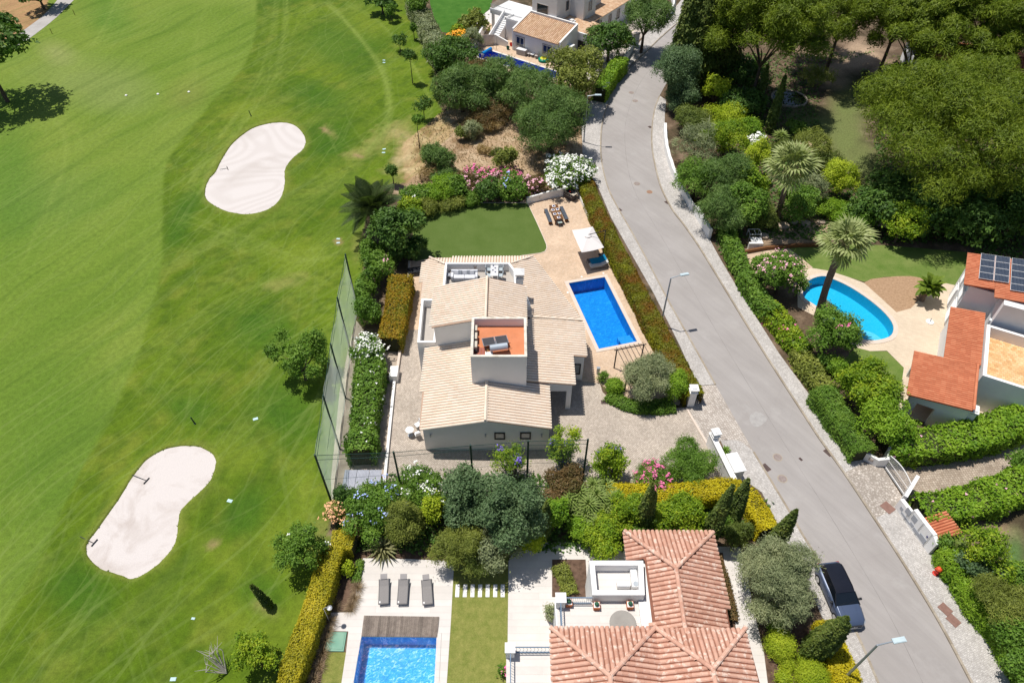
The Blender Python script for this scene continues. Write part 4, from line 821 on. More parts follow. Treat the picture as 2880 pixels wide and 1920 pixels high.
for i in range(14): st.prism([E4(-4.5, 3.9-i*.29), E4(-3.35, 3.9-i*.29), E4(-3.35, 3.9-(i+1)*.29), E4(-4.5, 3.9-(i+1)*.29)], 0, 2.9-i*.2)
so_ = st.build('stairs', M_wtrim, V4)
m = MB(); m.prism([E4(-4.7, 4.0), E4(-4.5, 4.0), E4(-4.5, -.2), E4(-4.7, -.2)], 0, [3.7, 3.7, 1.0, 1.0]); m.build('stair_wall', M_wtrim, V4)
for a, z, w_, h_ in ((1.3, .9, 1.4, 1.35), (6.2, .9, 1.5, 1.35)): q = E4(a, .15); window(V4, (*q, z), r4, w_, h_, M_plas, M_glass, 2, M_stonec)
q = E4(2.1, 4.7); window(V4, (*q, 3.2), r4, 2.0, 2.6, M_stonec, M_glass, 1)
q = E4(4.6, 7.6); window(V4, (*q, 4.6), r4+math.pi/2, .8, 1.4, M_stonec, M_glass, 1)
for b, zz in ((10.2, .9), (13.2, .9), (15.8, .9), (18.4, .9)):
    a_ = 10.1 if b < 9.3 else 7.9; q = E4(a_, b+2.0); window(V4, (*q, zz), r4+math.pi/2, .9, 1.5, M_stonec, M_glass, 1)
q = E4(7.0, 10.3); window(V4, (*q, 4.3), r4+math.pi/2, .9, 1.4, M_stonec, M_glass, 1)
R4 = Roofs(V4, MT_tan, MT_tanb, .30, .42, .118, .97)
def pl4(a0, a1, b0, b1, zs): P = Q4(a0, a1, b0, b1); return [(*P[i], zs[i]) for i in range(4)]
R4.plane(pl4(.15, 8.3, -.15, 4.5, (3.02, 3.02, 4.2, 4.2)), (-n4_[0], -n4_[1])); R4.plane(pl4(4.6, 10.35, 4.9, 9.5, (3.6, 2.98, 2.98, 3.6)), (e4[0], e4[1])); R4.plane(pl4(3.4, 8.2, 9.5, 26, (3.6, 3.05, 3.05, 3.6)), (e4[0], e4[1])); R4.finish(300)
m = MB(); q = E4(5.9, 6.8); m.obox((*q, 3.3), (1.2, 1.0, .3), r4); m.obox((*q, 3.6), (.8, .65, .22), r4); m.build('skylight', M_plas, V4)
m = MB(); m.prism(Q4(8.56, 9.3, 1.7, 2.6), 0, 2.1); m.prism(Q4(8.5, 9.4, 1.6, 2.7), 2.1, 2.3); tag(m.build('outdoor_oven', M_white), 'white masonry barbecue with blue tiled top against the north villa end wall', 'barbecue')
# ---------------------------------------------------------------- house beyond the pines
V5 = thing('villa', 'house with orange tiled roof mostly hidden beneath the umbrella pines at the top right', 'house', (*O(2240, 150)[:2], 0))
A5, B5 = np.array(O(2120, 190, 3)[:2]), np.array(O(2360, 215, 3)[:2]); d5 = (B5-A5)/np.linalg.norm(B5-A5); m5 = np.array([-d5[1], d5[0]])
def E5(a, b): q = A5+d5*a+m5*b; return (float(q[0]), float(q[1]))
m = MB(); m.prism([E5(0, 0), E5(14, 0), E5(14, 14), E5(0, 14)], 0, 2.9); m.build('wall', M_white, V5)
R5 = Roofs(V5, MT_or, MT_orb, .30, .45, .12); z = 3.0
R5.plane([(*E5(-.3, -.3), z), (*E5(14.3, -.3), z), (*E5(14.3, 7), z+1.7), (*E5(-.3, 7), z+1.7)], tuple(-m5)); R5.plane([(*E5(-.3, 7), z+1.7), (*E5(14.3, 7), z+1.7), (*E5(14.3, 14.3), z), (*E5(-.3, 14.3), z)], tuple(m5)); R5.finish(300)
# ================================================================ VEGETATION
PAL = {
 'dark': [(.022, .055, .012), (.038, .085, .018), (.07, .13, .03)], 'mid': [(.035, .085, .012), (.065, .135, .02), (.11, .19, .035)],
 'bright': [(.05, .13, .01), (.105, .20, .016), (.17, .28, .03)], 'lime': [(.11, .19, .012), (.22, .31, .02), (.32, .40, .04)],
 'yellow': [(.17, .17, .006), (.30, .28, .01), (.42, .38, .02)], 'olive': [(.045, .068, .016), (.08, .11, .026), (.14, .17, .045)],
 'grey': [(.06, .085, .045), (.105, .135, .075), (.17, .20, .12)], 'blue': [(.03, .062, .028), (.055, .10, .046), (.105, .165, .085)],
 'pine': [(.036, .060, .005), (.075, .108, .009), (.135, .17, .018)], 'cyp': [(.024, .046, .010), (.05, .080, .018), (.10, .13, .03)],
 'box': [(.13, .065, .010), (.14, .085, .010), (.11, .115, .010), (.12, .145, .010), (.25, .27, .014)], 'fire': [(.10, .13, .012), (.15, .165, .014), (.27, .18, .015), (.14, .15, .014)],
 'rust': [(.05, .055, .018), (.09, .065, .03), (.17, .10, .055)], 'dry': [(.13, .10, .05), (.22, .16, .09), (.30, .23, .13)],
 'feather': [(.028, .062, .018), (.05, .095, .028), (.085, .14, .045)], 'tan': [(.065, .085, .018), (.12, .145, .032), (.21, .23, .06)],
 'citrus': [(.045, .11, .01), (.11, .19, .012), (.24, .30, .025)], 'golden': [(.15, .17, .015), (.28, .28, .02), (.42, .38, .04)]}
for k, c in PAL.items(): g_ = {'dark': 2.1, 'cyp': 1.9, 'blue': 2.0, 'feather': 2.25, 'pine': 1.95, 'mid': 1.95, 'grey': 2.3, 'yellow': 1.65, 'lime': 1.5, 'golden': 1.5, 'box': 1.45, 'fire': 1.4}.get(k, 1.75); foliage('leaf_'+k, [(min(.7, q[0]*g_*(1.02 if k in ('olive', 'tan', 'rust', 'pine', 'dry') else 1.12)), min(.7, q[1]*g_), min(.7, q[2]*g_*(.92 if k in ('blue', 'grey') else .8))) for q in c], .55 if k not in ('box', 'fire') else .42, .45 if k not in ('box',) else .75)
FL = {'pink': (.72, .16, .34), 'pale': (.75, .40, .48), 'white': (.85, .85, .80), 'blue': (.38, .47, .85), 'violet': (.26, .18, .68), 'orange': (.85, .38, .02), 'peach': (.70, .38, .20)}
def flower_mat(k): return basic('petal_'+k, FL[k], .6, tuple(min(1, x*1.15) for x in FL[k]), 5)
LEAFK = {'broad': (.20, .13, .85), 'fine': (.30, .055, 1.0), 'needle': (.34, .060, .9), 'small': (.12, .08, .9), 'cyp': (.26, .08, .5), 'big': (.30, .19, .7), 'wisp': (.5, .045, .9)}
TRI = [0]
def leafmesh(name, P, N, L_, W_, mat, parent=None, up=0.0, smooth=False, tdir=None):
    n = len(P); N = N+np.array([-.12, .05, .45]); N = N/np.maximum(np.linalg.norm(N, axis=1, keepdims=True), 1e-6); r = rng.normal(size=(n, 3))
    if tdir is not None: r = tdir+r*.45
    T = r-N*np.sum(r*N, 1, keepdims=True); T /= np.linalg.norm(T, axis=1, keepdims=True); B = np.cross(N, T); s = rng.uniform(.7, 1.3, (n, 1))
    Vv = np.stack([P-T*L_*s/2-B*W_*s*.6, P-T*L_*s/2+B*W_*s*.6, P+T*L_*s*.6], 1).reshape(-1, 3); TRI[0] += n
    return npmesh(name, Vv, np.arange(3*n).reshape(n, 3), mat, parent)
def clumps(R, k, rs, flat=False):
    d = rng.normal(size=(k, 3)); d /= np.linalg.norm(d, axis=1, keepdims=True); d[:, 2] = np.where(d[:, 2] < -.35, -d[:, 2], d[:, 2])
    rad = rng.uniform(.30, .90, (k, 1)) if not flat else rng.uniform(0, 1, (k, 1))**.42*1.02
    C = d*rad*R; r = rng.uniform(rs[0]*.7, rs[1]*1.05, k)
    if rs[0] >= .9: C = C*.06; r = np.full(k, .95)
    if rs[0] >= .9: C = C*.06; r = np.full(k, .95)
    return C, r
def crown_points(R, n, k=14, rs=(.32, .5), flat=False):
    R = np.array(R, float); C, r = clumps(R, k, rs, flat); q = r**2/np.sum(r**2); ci = rng.choice(k, n, p=q); d = rng.normal(size=(n, 3)); d /= np.linalg.norm(d, axis=1, keepdims=True)
    d[:, 2] = np.where(d[:, 2] < -.45, -d[:, 2], d[:, 2]); rr = rng.uniform(.70, 1.12, (n, 1))
    rad = r[ci][:, None]*R if not flat else r[ci][:, None]*np.array([R[0], R[1], max(R[2], .45*R[0])])
    P = C[ci]+d*rad*rr; nc = max(1, n//13); q0 = rng.integers(0, nc, n); cl = rng.random(n) < .72; tw = .10+.035*float(min(R)); P = np.where(cl[:, None], P[q0]+rng.normal(size=P.shape)*tw, P); d = np.where(cl[:, None], d[q0]+rng.normal(size=P.shape)*.25, d); ci = np.where(cl, ci[q0], ci)
    keep = np.ones(n, bool)
    for j in range(k):
        rj = r[j]*R if not flat else r[j]*np.array([R[0], R[1], max(R[2], .45*R[0])])
        keep &= ~((np.linalg.norm((P-C[j])/rj, axis=1) < .62) & (ci != j))
    keep &= P[:, 2] > -.8*R[2]
    out = P/np.linalg.norm(P/R, axis=1, keepdims=True); return P[keep], (d/1.0)[keep]
def limbs(m, base, top, R, k=6, r0=.18):
    base = np.array(base, float); top = np.array(top, float); fork = base+(top-base)*.55
    m.tube(base, fork, r0, r0*.7, 8)
    for i in range(k):
        a = 2*math.pi*i/k+random.random(); t = top+np.array([math.cos(a)*R[0]*.6, math.sin(a)*R[1]*.6, random.uniform(-.2, .4)*R[2]]); mid = fork+(t-fork)*.5+np.array([0, 0, .1*R[2]])
        m.tube(fork, mid, r0*.5, r0*.32, 5); m.tube(mid, t, r0*.32, r0*.08, 5)
    return m
def veg(nm, ox, oy, hw, hh, pal, label, cat='tree', leaf='broad', z=None, dens=1.0, fl=None, nf=0, k=None, rs=(.30, .48), flat=False, trunk=None, group=None, ry=None, bark=None, leafscale=1.0, jit=.6):
    zc = z if z is not None else 1.0
    for _ in range(3):
        X, Y, _z = O(ox, oy, zc); dist = math.sqrt(X*X+Y*Y+(H-zc)**2); pm = F/1.22449/(Y*CT-(zc-H)*ST); sdp = (H-zc)/dist; cdp = math.hypot(X, Y)/dist
        rx = hw/pm; ryy = (ry or 1.0)*rx; rz = math.sqrt(max((hh/pm)**2-(ryy*sdp)**2, (.42*min(rx, 1.3*ryy))**2 if not flat else (.25*rx)**2))/max(cdp, .45)
        rz = min(rz, 1.6*rx)
        if z is None: zc = max(rz*.8, .25)
    R = np.array([rx, ryy, rz])*1.04; lk = LEAFK[leaf]; ds = max(.8, dist/52)*leafscale*.66; Ln, Wd = lk[0]*ds, lk[1]*ds
    area = 4*math.pi*((rx*ryy)**1.6/3+2*(rx*rz)**1.6/3)**(1/1.6)*.95; n = int(min(150000, dens*4.4*area/(Ln*Wd*.5*2)))
    kk = k or int(np.clip(10+area*.16, 12, 60)); P, D = crown_points(R, n, kk, rs, flat); c = np.array([X, Y, zc])
    isT = trunk if trunk is not None else z is not None
    if isT:
        root = thing(nm, label, cat, (X, Y, 0), group); m = MB(); limbs(m, (X, Y, 0), (X, Y, zc-.1*R[2]), R, 7, min(.28, max(.06, rx*.07))); m.build('trunk', bark or M_bark, root)
        leafmesh('crown', P+c, D+rng.normal(size=D.shape)*jit, Ln, Wd, MATS['leaf_'+pal], root)
    else:
        root = leafmesh(nm, P+c, D+rng.normal(size=D.shape)*jit, Ln, Wd, MATS['leaf_'+pal]) if not fl else thing(nm, label, cat, (X, Y, 0), group)
        if fl: leafmesh('foliage', P+c, D+rng.normal(size=D.shape)*jit, Ln, Wd, MATS['leaf_'+pal], root)
        tag(root, label, cat, group)
    if fl:
        q = D[:, 2] > -.1; PP = P[q]; DD = D[q]; nC = max(3, nf//7); ii = rng.choice(len(PP), min(nC, len(PP)), False); PP = np.repeat(PP[ii], 7, 0)+rng.normal(size=(len(ii)*7, 3))*.12; DD = np.repeat(DD[ii], 7, 0)
        leafmesh('flowers', PP+c+DD*.07, DD*.5+rng.normal(size=DD.shape)*.4+np.array([0, -.2, .8]), .15*max(1, dist/60), .13*max(1, dist/60), flower_mat(fl), root)['kind'] = 'stuff'
    return root
def hedge(nm, pts, w, h, pal, label, dens=1.0, leaf='small', z0=0.0, wob=.08, fl=None, nf=0, cat='hedge'):
    L0 = [np.array(O(x, y, h)[:2]) for x, y in pts]; L0 = [np.array(q) for q in smooth_line(L0, 5)]; ws = w if hasattr(w, '__len__') else [w, w]
    seg = [np.linalg.norm(L0[i+1]-L0[i]) for i in range(len(L0)-1)]; tot = sum(seg); cum = np.r_[0, np.cumsum(seg)]
    c = np.mean(L0, 0); dist = math.sqrt(c[0]**2+c[1]**2+H*H); lk = LEAFK[leaf]; ds = max(.85, dist/50); Ln, Wd = lk[0]*ds, lk[1]*ds
    Ln *= .8; Wd *= .8; n = int(min(120000, dens*3.6*tot*((ws[0]+ws[1])/2+2*h)/(Ln*Wd))); s = rng.uniform(-.02, 1.02, n)*tot; ii = np.clip(np.searchsorted(cum, s)-1, 0, len(seg)-1); A = np.array(L0)[ii]; B = np.array(L0)[ii+1]
    D = (B-A)/np.linalg.norm(B-A, axis=1, keepdims=True); P2 = A+D*(s-cum[ii])[:, None]; Nn = np.c_[-D[:, 1], D[:, 0]]; wl = ws[0]+(ws[1]-ws[0])*s/tot
    wn = (vnoise(P2[:, 0], P2[:, 1], 1.6, 40, 3)-.5); u = rng.random(n)*(wl+2*h); top = u < wl; left = (~top) & (u < wl+h)
    off = np.where(top, (u/wl-.5)*wl, np.where(left, wl/2, -wl/2)); zz = np.where(top, h, rng.random(n)*h); N3 = np.where(top[:, None], np.array([0, 0, 1.]), np.c_[Nn*np.sign(off)[:, None], np.zeros(n)])
    edge = np.clip((np.abs(off)/(wl/2)-.75)/.25, 0, 1); zz = zz-np.where(top, edge**2*.12*h, 0)
    dep = rng.uniform(-1, .25, n)*.12+wn*wob*4+rng.normal(size=n)*wob*.5
    P = np.c_[P2+Nn*off[:, None], zz]+N3*dep[:, None]; P[:, 2] = np.maximum(P[:, 2], .03)+z0
    has = fl is not None; root = thing(nm, label, cat, (c[0], c[1], 0))
    leafmesh('foliage', P, N3+rng.normal(size=P.shape)*.7, Ln, Wd, MATS['leaf_'+pal], root)
    m = MB(); Lp, Rp = ribbon([q for q in L0], [max(.1, x-.35) for x in np.linspace(ws[0], ws[1], len(L0))], 0)
    for i in range(len(Lp)-1): m.add([(*Lp[i], 0), (*Lp[i+1], 0), (*Rp[i+1], 0), (*Rp[i], 0), (*Lp[i], h-.22), (*Lp[i+1], h-.22), (*Rp[i+1], h-.22), (*Rp[i], h-.22)], [[4, 7, 6, 5], [0, 4, 5, 1], [3, 2, 6, 7]]+([[0, 3, 7, 4]] if i == 0 else [])+([[1, 5, 6, 2]] if i == len(Lp)-2 else []))
    m.build('inner_twigs', basic('inner_twigs', (.045, .04, .02), .95, (.03, .045, .015), 6), root)
    if has:
        q = rng.choice(n, nf); leafmesh('flowers', P[q]+N3[q]*.1, N3[q]+rng.normal(size=(nf, 3))*.5, .14*ds, .11*ds, flower_mat(fl), root)['kind'] = 'stuff'
    return root
def column(nm, bx, by, hgt, rad, label, pal='cyp', lean=(0, 0), dens=1.0, tips=1, group=None, cat='cypress tree'):
    X, Y, _ = O(bx, by, 0); dist = math.sqrt(X*X+Y*Y+H*H); ds = max(.8, dist/52); lk = LEAFK['cyp']; Ln, Wd = lk[0]*ds, lk[1]*ds
    root = thing(nm, label, cat, (X, Y, 0), group); Ps = []; Ds = []
    for t_ in range(tips):
        hh = hgt*(1 if t_ == 0 else random.uniform(.72, .9)); rr = rad*(1 if t_ == 0 else .6); oxx = 0 if t_ == 0 else rad*.7; a0 = random.random()*6.28
        n = int(dens*8*2*math.pi*rr*hh*.6/(Ln*Wd)); z = hh*(rng.random(n)**.85); f = np.clip(np.minimum(1, (z/hh+.06)*5)*(1-(z/hh)**2.2)**.8, .03, 1)
        a = rng.random(n)*6.283; lump = 1+.28*(vnoise(a*3+3, z, 1.0, 60+t_, 3)-.5)*2; r = rr*f*lump*rng.uniform(.72, 1.08, n)
        Ps.append(np.c_[X+oxx*math.cos(a0)+r*np.cos(a)+lean[0]*z/hgt, Y+oxx*math.sin(a0)+r*np.sin(a)+lean[1]*z/hgt, z+.05]); Ds.append(np.c_[np.cos(a), np.sin(a), np.full(n, .35)])
    P = np.concatenate(Ps); D = np.concatenate(Ds); leafmesh('crown', P, D+rng.normal(size=P.shape)*.55, Ln, Wd, MATS['leaf_'+pal], root, tdir=np.array([0, 0, 1.]))
    MB().tube((X, Y, 0), (X+lean[0]*.8, Y+lean[1]*.8, hgt*.85), rad*.22, .03).build('trunk', M_bark, root); return root
# ---- palms
def frond_pinnate(Lf, n=20, droop=.5, wl=.5):
    m = MB(); P = []
    for i in range(9):
        t_ = i/8; P.append((Lf*t_*(1-.12*t_), 0, Lf*(.42*t_-droop*t_*t_)))
    m.path(P, [.035*(1-i/9)+.008 for i in range(9)], 4)
    for i in range(n):
        t_ = .12+.86*i/(n-1); x = Lf*t_*(1-.12*t_); z = Lf*(.42*t_-droop*t_*t_); ll = wl*math.sin(math.pi*min(.97, t_*.85+.12))
        for s in (-1, 1): m.add([(x, 0, z), (x+.10, 0, z), (x+.35*ll+.06, s*ll, z-.16*ll), (x+.30*ll-.0, s*ll*.98, z-.2*ll)], [[0, 1, 2, 3]])
    return m
def frond_fan(Lp=1.1, Lf=1.05, n=18):
    m = MB(); m.path([(0, 0, 0), (Lp*.5, 0, .12), (Lp, 0, .10)], [.03, .022, .015], 4)
    for i in range(n):
        a = (i/(n-1)-.5)*3.3; ca, sa = math.cos(a), math.sin(a); l = Lf*(1-.18*abs(i/(n-1)-.5)*2); w_ = .11; z1 = .10+.10*(i % 2)
        m1 = (Lp+ca*l*.6, sa*l*.6); m2 = (Lp+ca*l, sa*l)
        m.add([(Lp, 0, .10), (m1[0]-sa*w_, m1[1]+ca*w_, z1), (m1[0], m1[1], z1+.03), (m1[0]+sa*w_, m1[1]-ca*w_, z1)], [[0, 3, 2], [0, 2, 1]])
        m.add([(m1[0]-sa*w_, m1[1]+ca*w_, z1), (m1[0]+sa*w_, m1[1]-ca*w_, z1), (m2[0]+ca*.0, m2[1], z1-.32-random.random()*.15)], [[0, 1, 2]])
    return m
def palm(nm, base, top, label, kind, nfr, mat, Lf, trunk_r=.28, sag=.0):
    root = thing(nm, label, 'palm tree', (base[0], base[1], 0)); base = np.array(base, float); top = np.array(top, float); m = MB(); P = []; R_ = []
    for i in range(22):
        t_ = i/21; q = base+(top-base)*t_; q[0] += math.sin(t_*3.14)*sag; P.append(tuple(q)); R_.append(trunk_r*(1.25-.35*min(1, t_*3))*(1+.05*(i % 2)))
    m.path(P, R_, 10); m.build('trunk', M_palmb, root); og = ORG[root.name]
    m = MB(); m.lathe(tuple(top-np.array([0, 0, .7])), [(trunk_r*.8, -.3), (trunk_r*1.6, .2), (trunk_r*1.5, .6), (.1, .95)], 10); m.build('crown_shaft', basic('dead_palm_skirt', (.10, .07, .04), .95, (.20, .15, .09), 6, bump=.6), root)
    vars_ = []
    for i in range(nfr):
        t_ = (i+.5)/nfr; el = math.radians(80-112*t_+random.uniform(-12, 12) if kind == 'fan' else 80-100*t_); az = i*2.39996+random.uniform(-.15, .15)
        if len(vars_) < 4:
            fm = frond_fan(.9*Lf, 1.1*Lf, 14) if kind == 'fan' else frond_pinnate(Lf, 24, .34+.1*len(vars_), .30*Lf/1.6)
            fm.v = [(x+og[0], y+og[1], z+og[2]) for x, y, z in fm.v]; o = fm.build('frond', mat, root); vars_.append(o)
        else: o = vars_[i % 4].copy(); COL.objects.link(o); ORG[o.name] = og
        o.location = tuple(top-og+np.array([0, 0, .1])); s = random.uniform(.85, 1.1); o.scale = (s, s, s); o.rotation_euler = (random.uniform(-.3, .3), -el if kind == 'fan' else -(el-.3), az)
    return root
M_fan = foliage('fan_palm_leaf', [(.17, .215, .06), (.29, .345, .12), (.44, .48, .22)], .8, .3); M_pho = foliage('date_palm_leaf', [(.035, .06, .016), (.06, .095, .025), (.11, .15, .045)], .8, .3); M_pho2 = foliage('young_palm_leaf', [(.10, .17, .02), (.18, .27, .03), (.28, .36, .06)], .8, .3)
M_yuc = foliage('yucca_leaf', [(.12, .19, .03), (.22, .30, .07), (.34, .40, .14)], .8, .2)
def rosette(name, c, r, n, mat, parent=None, w=.075, label=None, cat=None, lift=0.35):
    m = MB()
    for i in range(n):
        a = i*2.39996; el = math.radians(85-75*(i/n)**.7)-random.uniform(0, .15); l = r*random.uniform(.8, 1.1); ca, sa = math.cos(a), math.sin(a); h1 = (l*.55*math.cos(el), l*.55*math.sin(el)); h2 = (l*math.cos(el*.8), l*math.sin(el*.8)-.1*l)
        W_ = w*r
        m.add([(c[0]-sa*W_*.5, c[1]+ca*W_*.5, c[2]), (c[0]+sa*W_*.5, c[1]-ca*W_*.5, c[2]), (c[0]+ca*h1[0]+sa*W_, c[1]+sa*h1[0]-ca*W_, c[2]+h1[1]), (c[0]+ca*h1[0]-sa*W_, c[1]+sa*h1[0]+ca*W_, c[2]+h1[1]), (c[0]+ca*h2[0], c[1]+sa*h2[0], c[2]+h2[1])], [[0, 1, 2, 3], [3, 2, 4]])
    o = m.build(name, mat, parent); return tag(o, label, cat) if parent is None else o
# ---------------- placements (overview pixels of the crown, half width, half height)
for x, y, a, b, z_, k_, d_, l in [(1770,62,122,108,10.5,150,1.25,'umbrella pine nearest the tall dark cypress at the top, canopy overhanging the shaded garden'),(1945,20,145,92,9.0,120,1.1,'umbrella pine at the top edge between the cypress side pine and the leaning pine'),
 (2118,92,104,80,8.5,60,.8,'thin crowned pine with a dark leaning trunk standing on the pale sandy clearing'),(2290,30,150,100,10.5,120,1.1,'umbrella pine in the top right corner over the hidden orange roof'),(2262,128,84,56,8,40,.75,'small open pine crown in front of the orange roof at the top right'),
 (2080,10,90,60,11,60,1.0,'umbrella pine at the top edge behind the thin crowned pine'),(2218,300,228,142,8.5,190,1.1,'largest umbrella pine, huge domed canopy at the right edge above the solar panels')]:
    veg('pine_tree', x, y, a, b, 'pine', l, 'pine tree', 'needle', z=z_, flat=True, k=k_, rs=(.13, .22), dens=d_*1.25)
column('cypress', 1588, 205, 19.0, 3.3, 'tallest cypress, thick dark column at the top of the bend in the road', dens=.95, tips=2, lean=(.3, 0))
column('cypress', 1640, 190, 18.0, 2.7, 'second tall dark cypress close behind the road bend cypress', dens=.9)
column('cypress', 1766, 305, 7.5, .55, 'slim cypress spire in the shaded garden beside the stone pond')
column('cypress', 1737, 250, 6.0, .45, 'thin small cypress in deep shade left of the stone pond')
veg('round_tree', 1560, 168, 58, 56, 'blue', 'round blue green tree overhanging the road at the inside of the bend', z=4.5, leaf='small', rs=(.24, .4)); veg('shrub', 1568, 226, 44, 38, 'blue', 'lower blue green shrub beneath the round tree on the road bend', 'shrub', z=1.8, leaf='small', trunk=False)
veg('small_tree', 1643, 212, 28, 34, 'lime', 'yellow green small tree glowing against the shade beside the bend', leaf='broad', z=2.5)
veg('shrub', 1700, 245, 55, 36, 'dark', 'dark shrub in the shade between the road bend tree and the pond', 'shrub')
veg('shrub', 1690, 175, 70, 40, 'dark', 'dark undergrowth below the cypress side pine', 'shrub')
for i, (x, y, a, b, p, l, lf) in enumerate([
 (1592,285,46,34,'olive','grey green bush behind the top end of the white roadside wall','fine'),(1600,342,46,46,'grey','loose silvery shrub with bare twigs against the curved white wall','wisp'),
 (1672,272,52,32,'lime','bright yellow green flat topped tree beside the shaded garden','small'),(1668,325,52,42,'citrus','yellow green bush in front of the flat topped tree','small'),
 (1722,298,26,24,'bright','smooth rounded green bush beside the flat topped tree','small'),(1600,415,50,44,'mid','green thicket along the middle of the curved white wall','fine'),
 (1662,420,60,58,'feather','large soft grey green feathery tree behind the curved white wall','fine'),(1738,370,30,42,'lime','narrow bright yellow green bush left of the upper fan palm','small'),
 (1722,432,36,46,'citrus','tall yellow green bush below left of the upper fan palm','broad'),(1660,490,54,50,'feather','weeping grey green tree at the lower end of the curved wall','fine'),
 (1712,478,46,46,'mid','mixed green thicket left of the upper fan palm trunk','broad'),(1752,500,36,30,'olive','olive scrub at the foot of the upper fan palm','fine'),
 (1832,470,46,42,'mid','broad green bush right of the upper fan palm trunk','broad'),(1868,340,46,40,'tan','see through feathery shrub on the garden lawn edge','wisp'),
 (1930,420,42,40,'lime','pale green dome shaped bush below the largest pine','small'),(1918,488,44,27,'bright','low bright green mounded bush beneath the pale dome bush','small'),
 (1968,505,40,30,'mid','leafy green shrub at the shaded bed beside the low mounded bush','broad'),(2075,514,46,44,'citrus','light leaved round tree standing in front of the dark shrubbery','broad'),
 (1890,380,50,34,'olive','straggly olive scrub right of the upper fan palm','wisp'),(1860,440,30,40,'grey','sparse grey shrub between the fan palm and pale dome bush','wisp'),
 (1796,345,30,22,'olive','low scrub right of the white flowering shrub','fine'),(1830,300,26,20,'mid','low green plants under the slim cypress','broad'),
 (1725,235,30,30,'dark','dark shrub in shade right of the glowing yellow green tree','broad')]):
    tall = b > 38; veg('garden_tree' if tall else 'shrub', x, y, a, b, p, l, 'tree' if tall else 'shrub', leaf=lf, z=2.4 if tall else None, dens=.45 if lf == 'wisp' else .95, k=26)
veg('white_oleander', 1737, 328, 24, 18, 'mid', 'small white flowering shrub in the planted bed above the fan palm', 'shrub', fl='white', nf=500)
rosette('yucca_plant', O(1793, 315, .8), 1.3, 60, M_yuc, label='spiky yellow green yucca beside the foot of the slim cypress', cat='yucca')
for x, y, a, b, l in [(2010,480,55,50,'dark evergreen at the left end of the shaded tree belt'),(2130,500,80,60,'broad dark evergreen behind the light leaved tree'),(2230,505,85,70,'dark evergreen in shade under the front edge of the largest pine'),(2330,500,70,80,'dark evergreen at the right edge of the shaded tree belt'),(2180,440,80,40,'dark evergreen tucked under the largest pine canopy'),(2300,430,80,40,'dark evergreen under the pine at the right edge'),(2060,445,60,40,'dark evergreen beside the pine lower left rim')]:
    veg('evergreen_tree', x, y, a, b, 'dark', l, leaf='big', z=2.2, k=26)
for x, y, r_ in [(1892,193,12),(1960,205,12),(1975,180,14),(2000,165,14),(2005,195,13),(1955,190,12)]: pass
veg('shrub', 2058, 178, 22, 26, 'mid', 'clipped green bush beside the hidden house behind the pines', 'shrub', leaf='small', z=1.4, trunk=False)
for i, (x, y, r_) in enumerate([(2005,182,14),(2018,200,16),(1985,172,10),(2030,195,13)]): veg('lavender_bush', x, y, r_, r_, 'grey', ['rounded grey bush just right of the leaning pine trunk','largest rounded grey bush by the clipped green bush','small grey bush left of the leaning pine trunk','rounded grey bush touching the clipped green bush'][i], 'shrub', leaf='small', group='grey bushes beside the leaning pine')
veg('bare_shrub', 1878, 182, 42, 28, 'tan', 'nearly leafless twiggy shrub on the pale rocks left of the leaning pine', 'shrub', leaf='wisp', dens=.28, k=18)
# palms
pb = np.array(O(1785, 500)); pt_ = np.array(O(1815, 388, 8.2)); pt_[2] = 8.2; palm('fan_palm', pb, (pt_[0], pt_[1], 8.2), 'shorter fan palm among the shrubs between the road and the largest pine', 'fan', 30, M_fan, 1.5, .30)
pb = np.array(O(1880, 728)); pt_ = np.array(O(1938, 562, 9.0)); palm('fan_palm', pb, (pt_[0], pt_[1], 9.0), 'tall fan palm with a dark leaning trunk crossing the kidney shaped pool', 'fan', 30, M_fan, 1.32, .34, -.25)
pb = np.array(O(2116, 690)); palm('date_palm', pb, (pb[0]+.1, pb[1], 1.7), 'small yellow green palm on the wood chip bed near the east villa', 'date', 40, M_pho2, 1.5, .22)
pb = np.array(O(872, 540)); palm('date_palm', pb, (pb[0]-.3, pb[1], 3.4), 'dark date palm with arching fronds at the golf side corner of the artificial lawn', 'date', 48, M_pho, 3.9, .4)
# east garden
veg('pink_oleander', 1797, 634, 54, 50, 'mid', 'rounded tree with pink flowers left of the kidney shaped pool', z=2.3, fl='pale', nf=400, leaf='broad'); veg('shrub', 1748, 612, 24, 32, 'mid', 'narrow green bush left of the pink flowering tree', 'shrub')
veg('citrus_tree', 1906, 770, 57, 55, 'mid', 'dark glossy round tree at the near side of the kidney shaped pool', z=2.4, fl='pink', nf=50); veg('shrub', 1897, 705, 14, 13, 'grey', 'small round grey shrub on the pool edge behind the palm trunk', 'shrub', leaf='small')
veg('topiary_ball', 1926, 843, 20, 20, 'bright', 'clipped green ball bush at the edge of the small east lawn', 'shrub', leaf='small', z=.9, trunk=False, rs=(1, 1), k=3); veg('shrub', 1895, 832, 24, 22, 'mid', 'loose green shrub left of the clipped ball on the east lawn', 'shrub')
veg('golden_tree', 1995, 895, 66, 68, 'citrus', 'yellow green tree with bright shoots on the small east lawn', z=2.2, rs=(.24, .38)); veg('round_tree', 2032, 968, 58, 54, 'bright', 'dense round bright green tree at the corner of the east hedge', z=2.2, leaf='broad', rs=(.3, .42), k=40)
hedge('hedge', [(1672,520),(1690,570),(1716,625),(1745,672),(1775,708)], 1.5, 1.5, 'mid', 'green roadside hedge section left of the pink flowering tree', leaf='broad', wob=.14)
